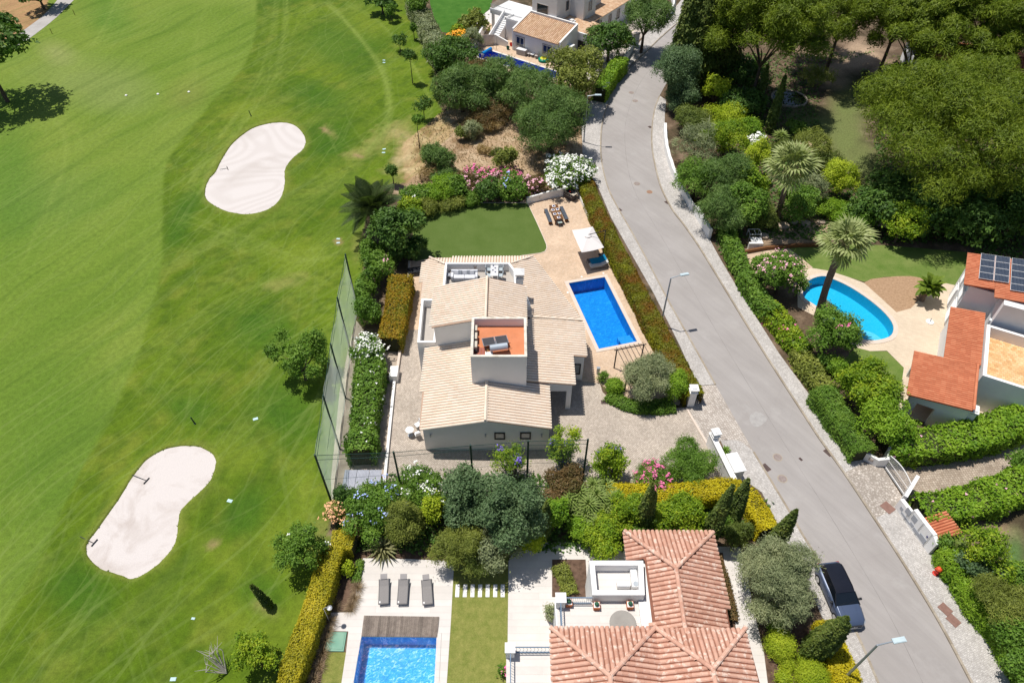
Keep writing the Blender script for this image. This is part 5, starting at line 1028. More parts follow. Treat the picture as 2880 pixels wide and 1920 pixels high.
hedge('hedge', [(1768,700),(1800,735),(1826,772),(1852,800)], 1.7, 1.3, 'citrus', 'yellow green roadside hedge section left of the dark glossy tree', leaf='broad', wob=.16, fl='pink', nf=30)
hedge('hedge', [(1838,800),(1866,842),(1888,872),(1905,895)], 1.6, 1.2, 'tan', 'olive yellow roadside hedge section beside the clipped ball', leaf='broad', wob=.16)
hedge('hedge', [(1892,890),(1915,925),(1942,965),(1968,1000),(1988,1030)], 1.8, 1.7, 'mid', 'grey green roadside hedge section below the yellow green tree', leaf='fine', wob=.16, dens=1.2)
hedge('hedge', [(2050,1005),(2110,1010),(2180,1002),(2260,985),(2352,955),(2420,935)], 2.6, 2.0, 'bright', 'long bright green hedge between the orange roofed garage and the east drive', leaf='broad', wob=.2, fl='pale', nf=20)
hedge('hedge', [(2125,1160),(2180,1155),(2250,1138),(2310,1120),(2380,1092)], 2.4, 1.8, 'bright', 'bright green hedge on the near side of the east cobbled drive', leaf='broad', wob=.2, fl='pale', nf=16)
veg('shrub', 2340, 1070, 24, 34, 'mid', 'green bush at the right edge beside the cobbled drive', 'shrub')
hedge('bamboo_hedge', [(2190,1262),(2222,1318),(2262,1378),(2312,1443),(2362,1513),(2402,1583)], 1.7, 1.4, 'bright', 'bamboo like hedge along the lower right pavement', leaf='fine', wob=.2, dens=1.3)
veg('garden_tree', 2262, 1262, 56, 56, 'citrus', 'open pale green tree with bare grey branches behind the meter wall', z=2.4, leaf='broad', dens=.5); veg('shrub', 2245, 1300, 46, 42, 'blue', 'blue green shrub below the open pale tree at the lower right', 'shrub', z=1.4, trunk=False)
veg('garden_tree', 2300, 1390, 66, 56, 'tan', 'brownish green tree behind the bamboo like hedge', z=2.2, leaf='fine', dens=.8); veg('shrub', 2330, 1460, 50, 50, 'mid', 'dark green shrub at the right edge of the lower garden', 'shrub', z=1.5, trunk=False)
veg('shrub', 2345, 1540, 40, 44, 'mid', 'green shrub in the bottom right corner beside the hedge', 'shrub', z=1.5, trunk=False); veg('shrub', 2340, 1320, 34, 36, 'mid', 'leafy shrub at the right edge level with the hydrant', 'shrub')
rosette('spiky_plant', O(2190, 1262, .6), 1.4, 50, M_yuc, label='spiky pale green plant behind the end of the meter wall', cat='yucca')
veg('creeper', 2166, 1252, 16, 26, 'mid', 'leafy creeper at the lower end of the meter wall', 'creeper', z=1.1, trunk=False)
# north lot and villa
hedge('hedge', [(948,0),(968,28),(984,60),(1000,95),(1016,130)], 2.6, 2.2, 'grey', 'rough grey green hedge running down the golf course side of the north lawn', leaf='fine', wob=.3, dens=1.1)
veg('shrub', 964, 14, 24, 22, 'mid', 'clipped rounded green bush on top of the rough grey hedge', 'shrub', z=2.6, trunk=False, leaf='small')
for x, y, a, b, p, l, z_, lf in [(1040,140,54,42,'dark','dark shrub at the golf side end of the north pool','2','broad'),(1098,172,44,32,'rust','brownish shrub screening the end of the north pool',2,'broad'),(1060,214,68,54,'feather','soft grey green acacia nearest the golf saplings',2.6,'fine'),
 (1150,200,56,52,'feather','soft green acacia in the middle of the north shrub belt',2.8,'fine'),(1218,226,60,60,'feather','tall soft green acacia left of the yellowish tree',3.2,'fine'),(1316,190,60,70,'tan','yellowish green tree in front of the north villa end wall',3.6,'broad'),
 (1266,302,74,74,'feather','large dense acacia above the white oleander beside the pavement',3.2,'fine'),(1400,96,50,42,'dark','dense dark green tree trimmed square beside the north villa garage',3.0,'broad')]:
    veg('acacia_tree' if lf == 'fine' else 'tree', x, y, a, b, p, l, 'tree', leaf=lf, z=float(z_), dens=1.25, k=34)
veg('pepper_tree', 1483, 42, 56, 48, 'feather', 'weeping pepper tree with a dark trunk standing at the roadside by the north villa', z=5.2, leaf='wisp', dens=1.4, k=30)
hedge('hedge', [(1428,132),(1412,150),(1395,172),(1378,200)], 1.9, 2.2, 'bright', 'clipped bright green hedge beside the silver roadside railing', leaf='small', wob=.15)
for x, y, a, b, p, l, lf in [(1084,302,23,22,'grey','grey green bush alone on the dry lot','fine'),(1058,308,14,17,'olive','olive bush beside the grey bush on the dry lot','fine'),(1000,368,40,36,'feather','blue green bush at the golf edge of the dry lot','fine'),(1142,355,14,14,'olive','small dry tuft low on the dry lot','wisp'),(1112,345,18,12,'dry','brown dry scrub on the dry lot','wisp'),(1165,375,26,34,'tan','yellowish bush at the foot of the large dense acacia','broad'),
 (1052,80,22,16,'citrus','green flowering bush on the north lawn edge','broad'),(1030,105,26,20,'mid','green bush left of the orange flowers','broad'),(1082,55,34,26,'tan','yellow green bush beside the north villa terrace','broad'),(1085,95,22,22,'grey','grey green bush next to the north villa patio wall','fine'),(1440,87,20,12,'lime','small yellow green bush between the trimmed tree and the pepper tree','small'),
 (1277,124,13,24,'mid','narrow column shaped bush beside the ring float','small'),(988,400,26,18,'dry','dry grey brown scrub left of the garden bed','wisp'),(1128,290,26,12,'dry','brown twiggy scrub at the foot of the acacias','wisp'),(1120,268,50,16,'rust','dead brown undergrowth beneath the middle acacia','wisp')]:
    veg('shrub', x, y, a, b, p, l, 'shrub', leaf=lf, dens=.5 if lf == 'wisp' else 1, k=18)
veg('orange_shrub', 1054, 86, 20, 14, 'citrus', 'orange flowering shrub beside the north villa patio wall', 'shrub', fl='orange', nf=1400)
g = 'young trees along the golf course edge'
for x, y, bx, by, a, b, l in [(918,103,920,120,17,16,'squat young tree third from the top along the golf edge'),(943,147,948,192,15,14,'slim sapling with a dark straight trunk and wide shadow'),(972,252,975,275,18,19,'bushy sapling touching another at the dry lot corner'),(957,292,964,342,14,13,'thin sapling with a tall bare trunk at the dry lot edge'),(898,32,901,50,14,14,'young tree at the top of the golf edge row'),(900,400,905,425,15,18,'narrow young conifer above the date palm'),(951,75,952,92,9,14,'wispy stake like sapling between two fuller ones')]:
    X, Y, _ = O(bx, by); pm = ppm(bx, by); hgt = max(1.5, (by-y)/pm/.72); R = np.array([a/pm, a/pm, b/pm*1.0]); root = thing('sapling', l, 'young tree', (X, Y, 0), g); MB().tube((X, Y, 0), (X, Y, hgt), .07, .03).build('trunk', M_bark, root)
    P, D = crown_points(R, 1500, 12, (.3, .5)); leafmesh('crown', P+np.array([X, Y, hgt]), D+rng.normal(size=P.shape)*.7, .26, .09, MATS['leaf_dark' if a > 14 else 'leaf_mid'], root)
# garden bed north of the lawn
for x, y, a, b, p, l, f_, nf, lf in [(960,452,40,26,'mid','leafy green bush beside the date palm','white',40,'broad'),(1010,440,42,32,'bright','bright green rounded bush at the back of the artificial lawn',None,0,'small'),(1048,440,30,28,'mid','green shrub dotted with blue flowers behind the artificial lawn','blue',30,'broad'),
 (1020,405,28,22,'feather','soft bush behind the bright rounded bush','blue',0,'fine'),(1072,425,30,24,'rust','reddish brown shrub with a few pink flowers left of the pink oleander','pale',160,'fine'),(1108,412,36,22,'mid','brightest pink oleander behind the artificial lawn','pink',900,'broad'),(1168,408,34,20,'mid','pink oleander to the right of the brightest one','pink',600,'broad'),
 (1150,425,26,22,'rust','brownish pink shrub between the two pink oleanders','pale',500,'fine'),(1122,445,34,30,'dark','dark round bush casting shade on the artificial lawn',None,0,'broad'),(1182,438,40,32,'mid','green shrub with blue flowers left of the white garden wall','blue',40,'broad'),(1222,428,30,24,'rust','faded pink shrub left of the white oleander','pale',420,'fine'),
 (975,478,34,14,'tan','low spiky border plants at the lawn corner',None,0,'fine'),(1040,466,30,9,'tan','low pale border plants along the lawn edge',None,0,'fine'),(1082,458,26,12,'mid','low green border plants left of the dark round bush',None,0,'fine')]:
    veg('oleander' if f_ in ('pink', 'pale') else 'shrub', x, y, a, b, p, l, 'shrub', leaf=lf, fl=f_ if nf else None, nf=nf, k=22)
veg('white_oleander', 1306, 396, 58, 34, 'mid', 'large white oleander at the top end of the long clipped hedge', 'shrub', fl='white', nf=2200, z=1.6, trunk=False, k=30)
H1_ = hedge('clipped_hedge', [(1343,408),(1368,470),(1405,548),(1450,635),(1500,730),(1545,812),(1590,892)], [1.75, 1.6], 1.5, 'box', 'long clipped brown and olive hedge between the pavement and the villa pool', wob=.05, dens=1.15, leaf='small')
# left of the villa
veg('dark_tree', 908, 533, 66, 58, 'dark', 'big dark green tree between the date palm and the artificial lawn', z=3.2, leaf='big', rs=(.24, .38), k=34); veg('shrub', 938, 575, 40, 32, 'dark', 'lower dark bush at the lawn corner beside the villa', 'shrub', leaf='big'); veg('shrub', 935, 490, 32, 30, 'citrus', 'yellow green bush behind the big dark tree', 'shrub')
veg('shrub', 856, 582, 30, 32, 'mid', 'green bush at the golf edge below the date palm', 'shrub', z=1.2, trunk=False); veg('pink_oleander', 868, 620, 36, 38, 'mid', 'green bush with scattered pink flowers above the orange hedge', 'shrub', fl='pale', nf=40, z=1.3, trunk=False)
veg('shrub', 848, 668, 32, 42, 'mid', 'green bush at the top end of the golf net', 'shrub', z=1.3, trunk=False); veg('shrub', 852, 722, 34, 40, 'mid', 'dark green bush between the golf net and the orange hedge', 'shrub', z=1.3, trunk=False)
hedge('orange_hedge', [(920,632),(913,680),(904,730),(893,772)], [2.3, 2.1], 2.0, 'fire', 'orange and yellow leaved hedge beside the villa side path', wob=.16, leaf='small')
veg('white_oleander', 848, 805, 38, 40, 'mid', 'white flowering oleander at the top of the golf side hedge', 'shrub', fl='white', nf=900, z=1.4, trunk=False)
hedge('tall_hedge', [(849,822),(843,870),(837,920),(831,970),(824,1030)], [2.3, 1.8], 2.2, 'mid', 'tall dense green hedge between the golf net and the service path', wob=.22, leaf='broad', fl='white', nf=90)
veg('garden_tree', 692, 835, 74, 84, 'mid', 'sparse sprawling green tree on the golf course left of the net', z=2.0, leaf='broad', dens=.34, k=30, rs=(.10, .19))
veg('magnolia_tree', 688, 1262, 58, 56, 'mid', 'open green tree with a few white flowers left of the yellow hedge', z=2.4, leaf='broad', dens=.7, k=34, rs=(.14, .26), fl='white', nf=40)
veg('half_bare_tree', 582, 1502, 56, 54, 'citrus', 'half bare tree with white dead branches at the bottom of the golf course', z=2.0, leaf='broad', dens=.45, k=26, rs=(.14, .26))
m = MB(); b_ = np.array(O(520, 1545, .1))
for i in range(12):
    a = 1.6+random.uniform(-.1, 1.9); p = b_+np.array([math.cos(a)*.9, math.sin(a)*.9, random.uniform(.9, 1.8)]); q = p+np.array([random.uniform(-.7, .3), random.uniform(0, .9), random.uniform(.1, .7)]); m.tube(b_, p, .045, .022, 5); m.tube(p, q, .022, .007, 4); m.tube(p, p+np.array([random.uniform(-.6, .6), random.uniform(-.3, .6), .3]), .025, .008, 4)
tag(m.build('dead_branches', basic('dead_bark', (.50, .46, .41), .9)), 'pale leafless branches at the foot of the half bare tree', 'dead tree')
column('cypress_sapling', 622, 1394, 3.0, .26, 'small lone cypress sapling on the bare patch of golf grass', 'cyp', lean=(-.55, .15), cat='young tree')
hedge('yellow_hedge', [(762,1258),(748,1300),(735,1345),(716,1400),(694,1460),(672,1520),(652,1590)], [1.6, 1.35], 1.7, 'golden', 'long golden yellow hedge between the golf course and the deck pool', wob=.10, leaf='small', dens=1.1)
hedge('yellow_hedge', [(762,1238),(790,1236),(812,1238)], 1.5, 1.5, 'golden', 'short return of the golden hedge at the blue flowered shrub', wob=.1, leaf='small')
# planting south of the drive
SB = [(770,1180,26,24,'tan','peach flowering bush at the foot of the corner net post','peach',220,'broad',1.2),(870,1180,72,56,'mid','large plumbago shrub covered in pale blue flowers','blue',230,'broad',1.7),(812,1210,24,20,'rust','small peach flowered bush beside the golden hedge','peach',260,'broad',.8),(800,1150,34,24,'dark','dark bush in the corner of the golf net',None,0,'broad',1.2),
 (965,1132,60,32,'mid','shrub thick with white flowers behind the blue plumbago','white',380,'broad',1.8),(935,1212,42,50,'tan','olive feathery shrub right of the blue plumbago',None,0,'fine',1.5),(995,1172,26,32,'lime','bright green slender shrub beside the big dark tree',None,0,'broad',1.9),
 (1065,1148,66,66,'blue','big blue green tree left of centre in the shrub belt',None,0,'big',3.4),(1172,1178,82,88,'blue','largest blue green tree in the middle of the shrub belt',None,0,'big',3.6),(1150,1262,54,32,'grey','lower grey green tree facing the stone deck',None,0,'broad',1.8),(1058,1258,62,42,'tan','feathery olive tree overhanging the stone deck',None,0,'fine',2.0),(1100,1275,40,26,'olive','drooping olive branches above the stepping stones',None,0,'wisp',1.6),
 (1222,1240,26,40,'lime','lemon green tree above the pale stone path',None,0,'broad',1.6),(1272,1185,34,56,'bright','bright green tree between the blue green tree and the yucca',None,0,'broad',2.0),(1300,1112,44,30,'rust','reddish leaved shrub behind the front net',None,0,'broad',1.6),(1262,1150,30,28,'rust','copper leaved shrub beside the largest blue green tree',None,0,'broad',1.6),
 (1335,1215,36,30,'bright','leafy bush beneath the yucca',None,0,'broad',1.0),(1395,1235,54,38,'citrus','yellow green bush in front of the yucca near the terracotta roof',None,0,'broad',1.5),(1440,1180,40,44,'citrus','pale green bush right of the yucca','orange',0,'broad',1.5),(1562,1186,64,54,'citrus','light green round tree between the two cypress pairs',None,0,'broad',2.2),(1480,1235,40,26,'mid','green shrub at the foot of the first cypress',None,0,'broad',1.0),(1520,1230,30,24,'mid','green shrub below the light green round tree',None,0,'broad',.9),
 (1582,1064,56,46,'mid','rounded green shrub beside the white gate wall',None,0,'fine',1.3),(1498,1096,44,34,'mid','pink flowering shrub beside the cobbled driveway','pink',520,'fine',1.2),(1690,1235,34,40,'olive','spiky olive shrub near the terracotta roof corner',None,0,'wisp',1.0),(1660,1195,30,26,'mid','shrub between the second cypress and the golden hedge',None,0,'broad',1.0)]
for x, y, a, b, p, l, f_, nf, lf, z_ in SB: veg('garden_tree' if z_ > 1.9 else 'shrub', x, y, a, b, p, l, 'tree' if z_ > 1.9 else 'shrub', leaf=lf, z=z_, trunk=z_ > 1.9, fl=f_ if nf else None, nf=nf, k=24 if a < 60 else 40, rs=(.26, .42) if a < 60 else (.2, .32), dens=.5 if lf == 'wisp' else 1.05, leafscale=.75 if lf == 'big' else 1)
veg('olive_tree', 1490, 862, 62, 56, 'grey', 'grey green olive tree on the island bed between pool pergola and driveway', z=2.1, leaf='small', rs=(.2, .32), k=40, dens=1.1); veg('shrub', 1552, 893, 30, 36, 'bright', 'rounded bright shrub right of the olive tree by the gate pillar', 'shrub', leaf='small'); veg('topiary_ball', 1412, 888, 20, 19, 'bright', 'clipped green ball left of the olive tree', 'shrub', leaf='small', rs=(1, 1), k=3); hedge('low_planting', [(1400,903),(1440,925),(1490,932),(1545,926)], 1.3, .45, 'mid', 'low ground cover under the olive tree along the driveway edge', wob=.12); veg('shrub', 1384, 868, 10, 12, 'mid', 'tiny shrub beside the pergola post', 'shrub', leaf='small')
def jac(x, y, bx, by, a, b, l, fl_, nf, d=.42):
    X, Y, _ = O(bx, by); zc = 2.6; root = thing('jacaranda', l, 'young tree', (X, Y, 0)); pm = ppm(x, y, zc); C = np.array(O(x, y, zc)); R = np.array([a/pm, a/pm*.8, b/pm*1.1]); m = MB(); k = 7
    cc = [(C+np.array([random.uniform(-.8, .8)*R[0], random.uniform(-.8, .8)*R[1], random.uniform(-.8, .8)*R[2]])) for _ in range(k*3)]
    for i, c_ in enumerate(cc): m.tube((X, Y, .0), (X+(c_[0]-X)*.35, Y+(c_[1]-Y)*.35, max(.4, c_[2]*.5)), .05, .03, 5); m.tube((X+(c_[0]-X)*.35, Y+(c_[1]-Y)*.35, max(.4, c_[2]*.5)), c_, .03, .01, 4)
    m.build('trunk', M_bark, root); P = []; 
    for c_ in cc: P.append(c_+rng.normal(size=(int(170*d/.42), 3))*.22)
    P = np.concatenate(P); leafmesh('crown', P, rng.normal(size=P.shape)+np.array([0, 0, .8]), .16, .08, MATS['leaf_citrus'], root)
    P = np.concatenate([c_+rng.normal(size=(max(8, nf//4), 3))*.14+np.array([0, 0, .3]) for c_ in cc[:4]]); leafmesh('flowers', P, rng.normal(size=P.shape)+np.array([0, 0, .8]), .12, .10, flower_mat(fl_), root)
jac(1398, 1055, 1412, 1115, 38, 48, 'airy young tree with a hint of violet flowers right of the net end post', 'violet', 60, .6); jac(1295, 1022, 1300, 1108, 34, 42, 'young jacaranda with vivid violet flowers in front of the villa corner', 'violet', 380); jac(1170, 1050, 1180, 1120, 42, 24, 'thin young jacaranda with faded lilac flowers behind the front net', 'violet', 200, .25)
column('cypress', 1468, 1225, 6.6, .50, 'first slim cypress from the left beside the terracotta roof, with a second stem', tips=2); column('cypress', 1618, 1248, 7.6, .54, 'twin stemmed cypress leaning over the golden hedge', tips=2, lean=(.3, 0)); column('cypress', 1672, 1205, 6.0, .56, 'bushy cypress beside the gate wall end', tips=3); column('cypress', 1770, 1262, 5.4, .55, 'cypress spire standing at the pavement above the big silvery tree', tips=1, lean=(.25, 0)); column('cypress', 1862, 1500, 5.6, .78, 'fat cypress beside the parked car bonnet', tips=3, lean=(.4, 0)); column('cypress', 1250, 1235, 4.8, .42, 'dark thin cypress between the bright green tree and the blue green tree'); column('cypress', 1078, 1205, 5.0, .4, 'dark narrow cypress in front of the left blue green tree')
hedge('golden_hedge', [(1400,1128),(1450,1132),(1500,1130),(1560,1128),(1620,1122),(1680,1118),(1715,1126),(1740,1160),(1765,1205)], [1.7, 1.5], 1.7, 'yellow', 'golden yellow hedge curving round the corner between driveway and pavement', wob=.12, leaf='small')
c_ = O(1372, 1150, 1.6); rt = thing('yucca', 'cluster of spiky yellow green yucca rosettes between the net post and the terracotta roof', 'yucca', (c_[0], c_[1], 0))
for x, y in [(1330,1135),(1352,1160),(1372,1140),(1390,1118),(1346,1185),(1372,1205),(1395,1170),(1412,1150),(1332,1165),(1362,1118),(1310,1150)]:
    p = O(x, y, 1.7+random.uniform(-.3, .3)); rosette('rosette', p, 1.05, 62, M_yuc, rt, .06)
m = MB(); [m.tube((c_[0]+a, c_[1]+b, 0), (c_[0]+a*2, c_[1]+b*2, 1.6), .1, .08) for a, b in ((.3, .2), (-.3, .1), (0, -.3))]; m.build('trunk', M_palmb, rt)
veg('silvery_tree', 1782, 1328, 96, 94, 'grey', 'big silvery green tree beside the parked car', z=3.0, leaf='fine', rs=(.15, .27), k=80, dens=1.2)
for x, y, a, b, l in [(1792,1482,31,31,'largest clipped lime green ball beside the car side cypress'),(1809,1524,15,14,'small clipped ball touching the largest one'),(1800,1558,17,15,'clipped ball at the bottom edge beside the white path'),(1864,1556,34,28,'wide lime green mound at the bottom edge'),(1844,1512,13,11,'tiny lime bush between the balls and the cypress')]:
    veg('topiary_ball', x, y, a, b, 'lime', l, 'shrub', leaf='small', z=.7 if a > 20 else .35, trunk=False, rs=(1, 1), k=3, leafscale=.8)
hedge('golden_hedge', [(1898,1425),(1915,1470),(1935,1520),(1958,1590)], [1.3, 1.7], 1.1, 'yellow', 'golden yellow hedge between the fat cypress and the lower pavement', wob=.08, leaf='small'); veg('shrub', 1780, 1425, 26, 26, 'bright', 'green bush beneath the big silvery tree', 'shrub', leaf='small')
hedge('low_planting', [(1648,1275),(1668,1345),(1682,1420)], .7, .5, 'rust', 'reddish low planting strip along the terracotta roof', wob=.1); hedge('low_planting', [(1285,1296),(1300,1330),(1310,1360)], 1.0, .5, 'tan', 'low yellow green planting beside the service roof', wob=.15, leaf='fine')
# grasses and spiky plants near the deck
for x, y, r_, l in [(880,1262,1.5,'strappy spiky plant overhanging the top of the stone deck'),(800,1310,.7,'small bright spiky plant in the mulch bed')]: rosette('strap_leaf_plant', O(x, y, .2), r_, 46, M_yuc if r_ < 1 else foliage('strap_leaf', [(.14, .14, .06), (.26, .26, .12), (.36, .34, .18)]), label=l, cat='plant', w=.05)
m_g = foliage('fountain_grass', [(.16, .11, .06), (.28, .20, .12), (.40, .30, .19)], 2); k_ = 0
for x, y in [(822,1350),(815,1375),(806,1395),(760,1425),(748,1470),(742,1500),(735,1530),(722,1560),(770,1390),(756,1450)]:
    rosette('grass_tuft', O(x, y, .05), .75, 60, m_g, label=['topmost', 'second from the top', 'third from the top', 'leftmost of the upper', 'one level with the green cover of the', 'one just below the green cover of the', 'second lowest', 'lowest', 'one beside the shower head of the', 'one just above the green cover of the'][k_]+' buff ornamental grass tufts beside the stone deck', cat='grass', w=.02)['group'] = 'ornamental grass tufts beside the deck'; k_ += 1
veg('shrub', 800, 1308, 12, 20, 'lime', 'bright green small shrub in the mulch bed by the deck', 'shrub'); hedge('lawn_border', [(826,1285),(822,1310),(816,1335)], .5, .3, 'mid', 'narrow strip of green ground cover along the deck edge', wob=.08)
# the golf course trees at the upper left
veg('golf_tree', -52, 108, 110, 60, 'dark', 'dark tree at the left edge casting a big shadow on the fairway', z=7.5, leaf='big', k=50, dens=1.5)
veg('golf_tree', 85, -14, 46, 16, 'dark', 'dark tree cut off by the top edge beside the buggy path', z=2.5, leaf='big', k=24); veg('golf_tree', 10, 65, 16, 26, 'dark', 'small dark tree at the left edge beside the buggy path', z=2, leaf='big', k=20)
veg('golf_tree', 876, 4, 34, 14, 'dark', 'dark bush at the top edge above the young trees', 'tree', z=2, leaf='big', k=16)
rosette('agave', O(2040/1.22449*1.0, 1268/1.22449, .2), .55, 26, MATS['leaf_mid'], label='small green spiky plant behind the white gate wall', cat='plant', w=.12)
print('foliage tris', TRI[0])

P = [];
for x, y in zip(rng.uniform(775, 1760, 30000), rng.uniform(1090, 1295, 30000)):
    if y < 1262 and (x < 1440 or y < 1225) and not (x > 1330 and y < 1120) and not (x < 900 and y < 1140) and not (x > 1690 and y < 1150): P.append(O(x, y, .12))
P = np.array(P); P = P[rng.random(len(P)) < .5]; P += rng.normal(size=P.shape)*np.array([.2, .2, .1]); o = leafmesh('ground_cover', P, rng.normal(size=P.shape)*.6+np.array([0, 0, .8]), .24, .16, MATS['leaf_dark']); o['kind'] = 'stuff'
# ================================================================ OBJECTS
from mathutils import Matrix
def place(root, loc, rz=0): root.location = loc; root.rotation_euler = (0, 0, rz); return root
def mid(a, b): return ((a[0]+b[0])/2, (a[1]+b[1])/2)
def ang(a, b): return math.atan2(b[1]-a[1], b[0]-a[0])
def dst(a, b): return math.hypot(b[0]-a[0], b[1]-a[1])
# street lamps
M_lampt = basic('pale_lamp_shell', (.55, .66, .70), .4)
for (bx, by), z, (hx, hy), l in [((1652.5,270.9),6.2,(1693,267),'street lamp at the bend of the road in front of the large dense acacia'),((1887.2,782),5.85,(1930,770),'street lamp standing behind the long clipped hedge beside the villa pool'),((2468,1813),5.9,(2548,1795),'street lamp at the bottom right below the parked car')]:
    p = V(bx, by, z); q = np.array(V(hx, hy, z+.2)); root = thing('street_lamp', l, 'street lamp', (p[0], p[1], 0), 'street lamps'); d = q-np.array(p); a = math.atan2(d[1], d[0]); Ln = 1.55; u = np.array([math.cos(a), math.sin(a), 0])
    MB().tube((p[0], p[1], .1), p, .085, .06, 10).build('pole', M_galv, root); MB().tube(p, np.array(p)+u*Ln*.55+np.array([0, 0, .15]), .05, .04, 8).build('arm', M_galv, root)
    m = MB(); c = np.array(p)+u*Ln*.80+np.array([0, 0, .13]); m.obox(c, (.78, .30, .08), a); m.obox(c+np.array([0, 0, .08]), (.70, .24, .03), a); m.build('lamp_head', M_lampt, root); m = MB(); m.obox(c-np.array([0, 0, .012]), (.6, .22, .014), a); m.build('lens', M_glass, root)
    MB().lathe((p[0], p[1], .1), [(.16, 0), (.16, .05), (.1, .3)], 10).build('base', M_galv, root)
# manholes and grates
def disc(x, y, r, mat, nm, l, cat='manhole cover', z=.024):
    c = O(x, y, z); root = thing(nm, l, cat, (c[0], c[1], z)); MB().lathe((c[0], c[1], z-.01), [(r, 0), (r, .016), (r*.93, .018)], 24).build('ring', M_kerb, root); MB().lathe((c[0], c[1], z), [(r*.82, 0), (r*.82, .014), (r*.5, .012)], 24).build('cover', mat, root)
M_mh = basic('worn_road_iron', (.24, .19, .175), .8, (.32, .27, .25), 6)
for x, y, mt_, l in [(1450,213,M_mh,'upper of two manhole covers in the bend of the road'),(1459,232,M_mh,'lower of two manhole covers in the bend of the road'),(1463,422,M_mh,'grey manhole cover left of the rusty one in the curve'),(1492,441,basic('rust_disc', (.33, .19, .13), .85, (.26, .15, .10), 5),'rusty orange manhole cover in the curve'),(1786,1050,M_mh,'manhole cover in the road opposite the sliding gate, upper of the pair'),(1797,1099,M_mh,'manhole cover in the road opposite the sliding gate, lower of the pair')]: disc(x, y, .38, mt_, 'manhole_cover', l)
def grate(x, y, w, h, rz, l, z=.026, mat=None, nm='drain_grate', cat='drain grate', bars=True):
    c = O(x, y, z); root = thing(nm, l, cat, (c[0], c[1], z)); m = MB(); m.obox((c[0], c[1], z-.01), (w, h, .016), rz); m.build('plate', mat or M_iron, root)
    if bars:
        m = MB()
        for i in range(6): t_ = (i-2.5)/6*h; m.obox((c[0]-math.sin(rz)*t_, c[1]+math.cos(rz)*t_, z+.004), (w*.9, h*.07, .01), rz)
        m.build('bars', M_black, root)
ra_ = ang(KLw[40], KLw[60]); rr_ = math.radians(-58)
for x, y, l, mt_, sz in [(1493,292,'small drain grate at the right kerb of the bend',None,(.5,.4)),(1423,482,'drain grate by the left kerb beside the clipped hedge',None,(.55,.4)),(1532,465,'drain grate by the right kerb below the curved white wall',None,(.55,.4)),(1902,1039,'drain grate at the right kerb above the sliding gate',None,(.7,.42)),(1760,1073,'drain grate at the left kerb below the gate wall',None,(.7,.42)),(1839,1054,'small dark iron plate in the middle of the road',None,(.3,.2)),(1386,923,'square drain cover in the cobbled driveway',None,(.42,.42))]: grate(x, y, sz[0], sz[1], rr_ if x != 1386 else 0, l)
M_rp = basic('rust_plate', (.22, .125, .10), .9, (.27, .16, .13), 4)
for x, y, w_, h_, l in [(2039,1165,.85,.75,'square rusty plate in the cobbles beside the meter wall'),(2171,1398,.75,.62,'upper of two rusty plates in the lower right pavement'),(2190,1424,.75,.62,'lower of two rusty plates in the lower right pavement'),(1392,218,.35,.3,'small brown plate in the pavement beside the silver railing'),(2088,1199,.22,.2,'tiny plate in the pavement in front of the meter wall'),(2129,1235,.22,.2,'tiny plate in the pavement near the hydrant')]: grate(x, y, w_, h_, rr_, l, .135, M_rp, 'access_plate', 'access plate', False)
m = MB(); c = O(2113, 1222, .12)
for i in range(4): m.obox((c[0]+.0+i*.17-.25, c[1]+i*.1-.15, .115), (.85, .02, .012), rr_)
tag(m.build('drain_channel', M_iron), 'faint iron drain channels in the pavement below the meter wall', 'drain channel')
# golf course bits
def rake(h0, h1, a, b, l):
    z = .05; root = thing('bunker_rake', l, 'rake', (*O(*h1)[:2], 0), 'rakes lying in the bunkers'); p, q = O(*h0, z), O(*h1, z); MB().tube((p[0], p[1], .16), (q[0], q[1], .06), .022, n=6).build('handle', M_black, root)
    A, B = np.array(O(*a, z)), np.array(O(*b, z)); m = MB(); m.tube((A[0], A[1], .08), (B[0], B[1], .08), .04, n=6)
    for i in range(9): c_ = A+(B-A)*i/8; m.tube((c_[0], c_[1], .08), (c_[0], c_[1], .02), .012, n=4)
    m.build('rake_head', M_black, root)
rake((304,1091),(336,1103),(330,1111),(343,1097),'rake lying at the upper edge of the lower bunker'); rake((185,1233),(216,1247),(210,1254),(224,1238),'rake at the lower left corner of the lower bunker'); rake((505,391),(521,386.6),(521,383),(524,390.5),'rake at the left edge of the upper bunker')
for x, y, l in [(577,267,'dark marker post on the rough above the upper bunker'),(448,973,'dark marker post on the rough above the lower bunker')]:
    p = O(x, y); MBm = MB().tube((p[0], p[1], 0), (p[0]-.15, p[1]+.1, .75), .06, .05, 8); MBm.lathe((p[0], p[1], 0), [(.09, 0), (.09, .06)], 8); tag(MBm.build('marker_post', M_grn), l, 'post', 'golf marker posts')
g = 'pale plates set in the golf turf'; M_pl = basic('pale_cyan_plate', (.50, .68, .70), .6)
for x, y, s_, l in [(882,139,.5,'pale plate beside the saplings, upper of the far pair'),(882,144.5,.5,'pale plate beside the saplings, lower of the far pair'),(882.5,343,.5,'pale plate on the worn turf near the dry lot, upper of the pair'),(881,351,.5,'pale plate on the worn turf near the dry lot, lower of the pair'),(777,549,.45,'pale plate left of the date palm, upper of the pair'),(777,558,.45,'pale plate left of the date palm, lower of the pair'),(587,962,.5,'single pale plate alone in the rough level with the front net'),(528,1150,.5,'single pale plate right of the lower bunker'),(444,1420,.3,'small white plate below the lower bunker'),(398,1559,.45,'pale plate at the bottom edge of the golf course')]:
    p = O(x, y); m = MB(); s_ *= .8; m.obox((p[0], p[1], .0), (s_, s_*.62, .035), random.uniform(-.5, .5)); m.obox((p[0], p[1], .035), (s_*.8, s_*.45, .008), 0); tag(m.build('turf_plate', M_pl), l, 'marker plate', g)
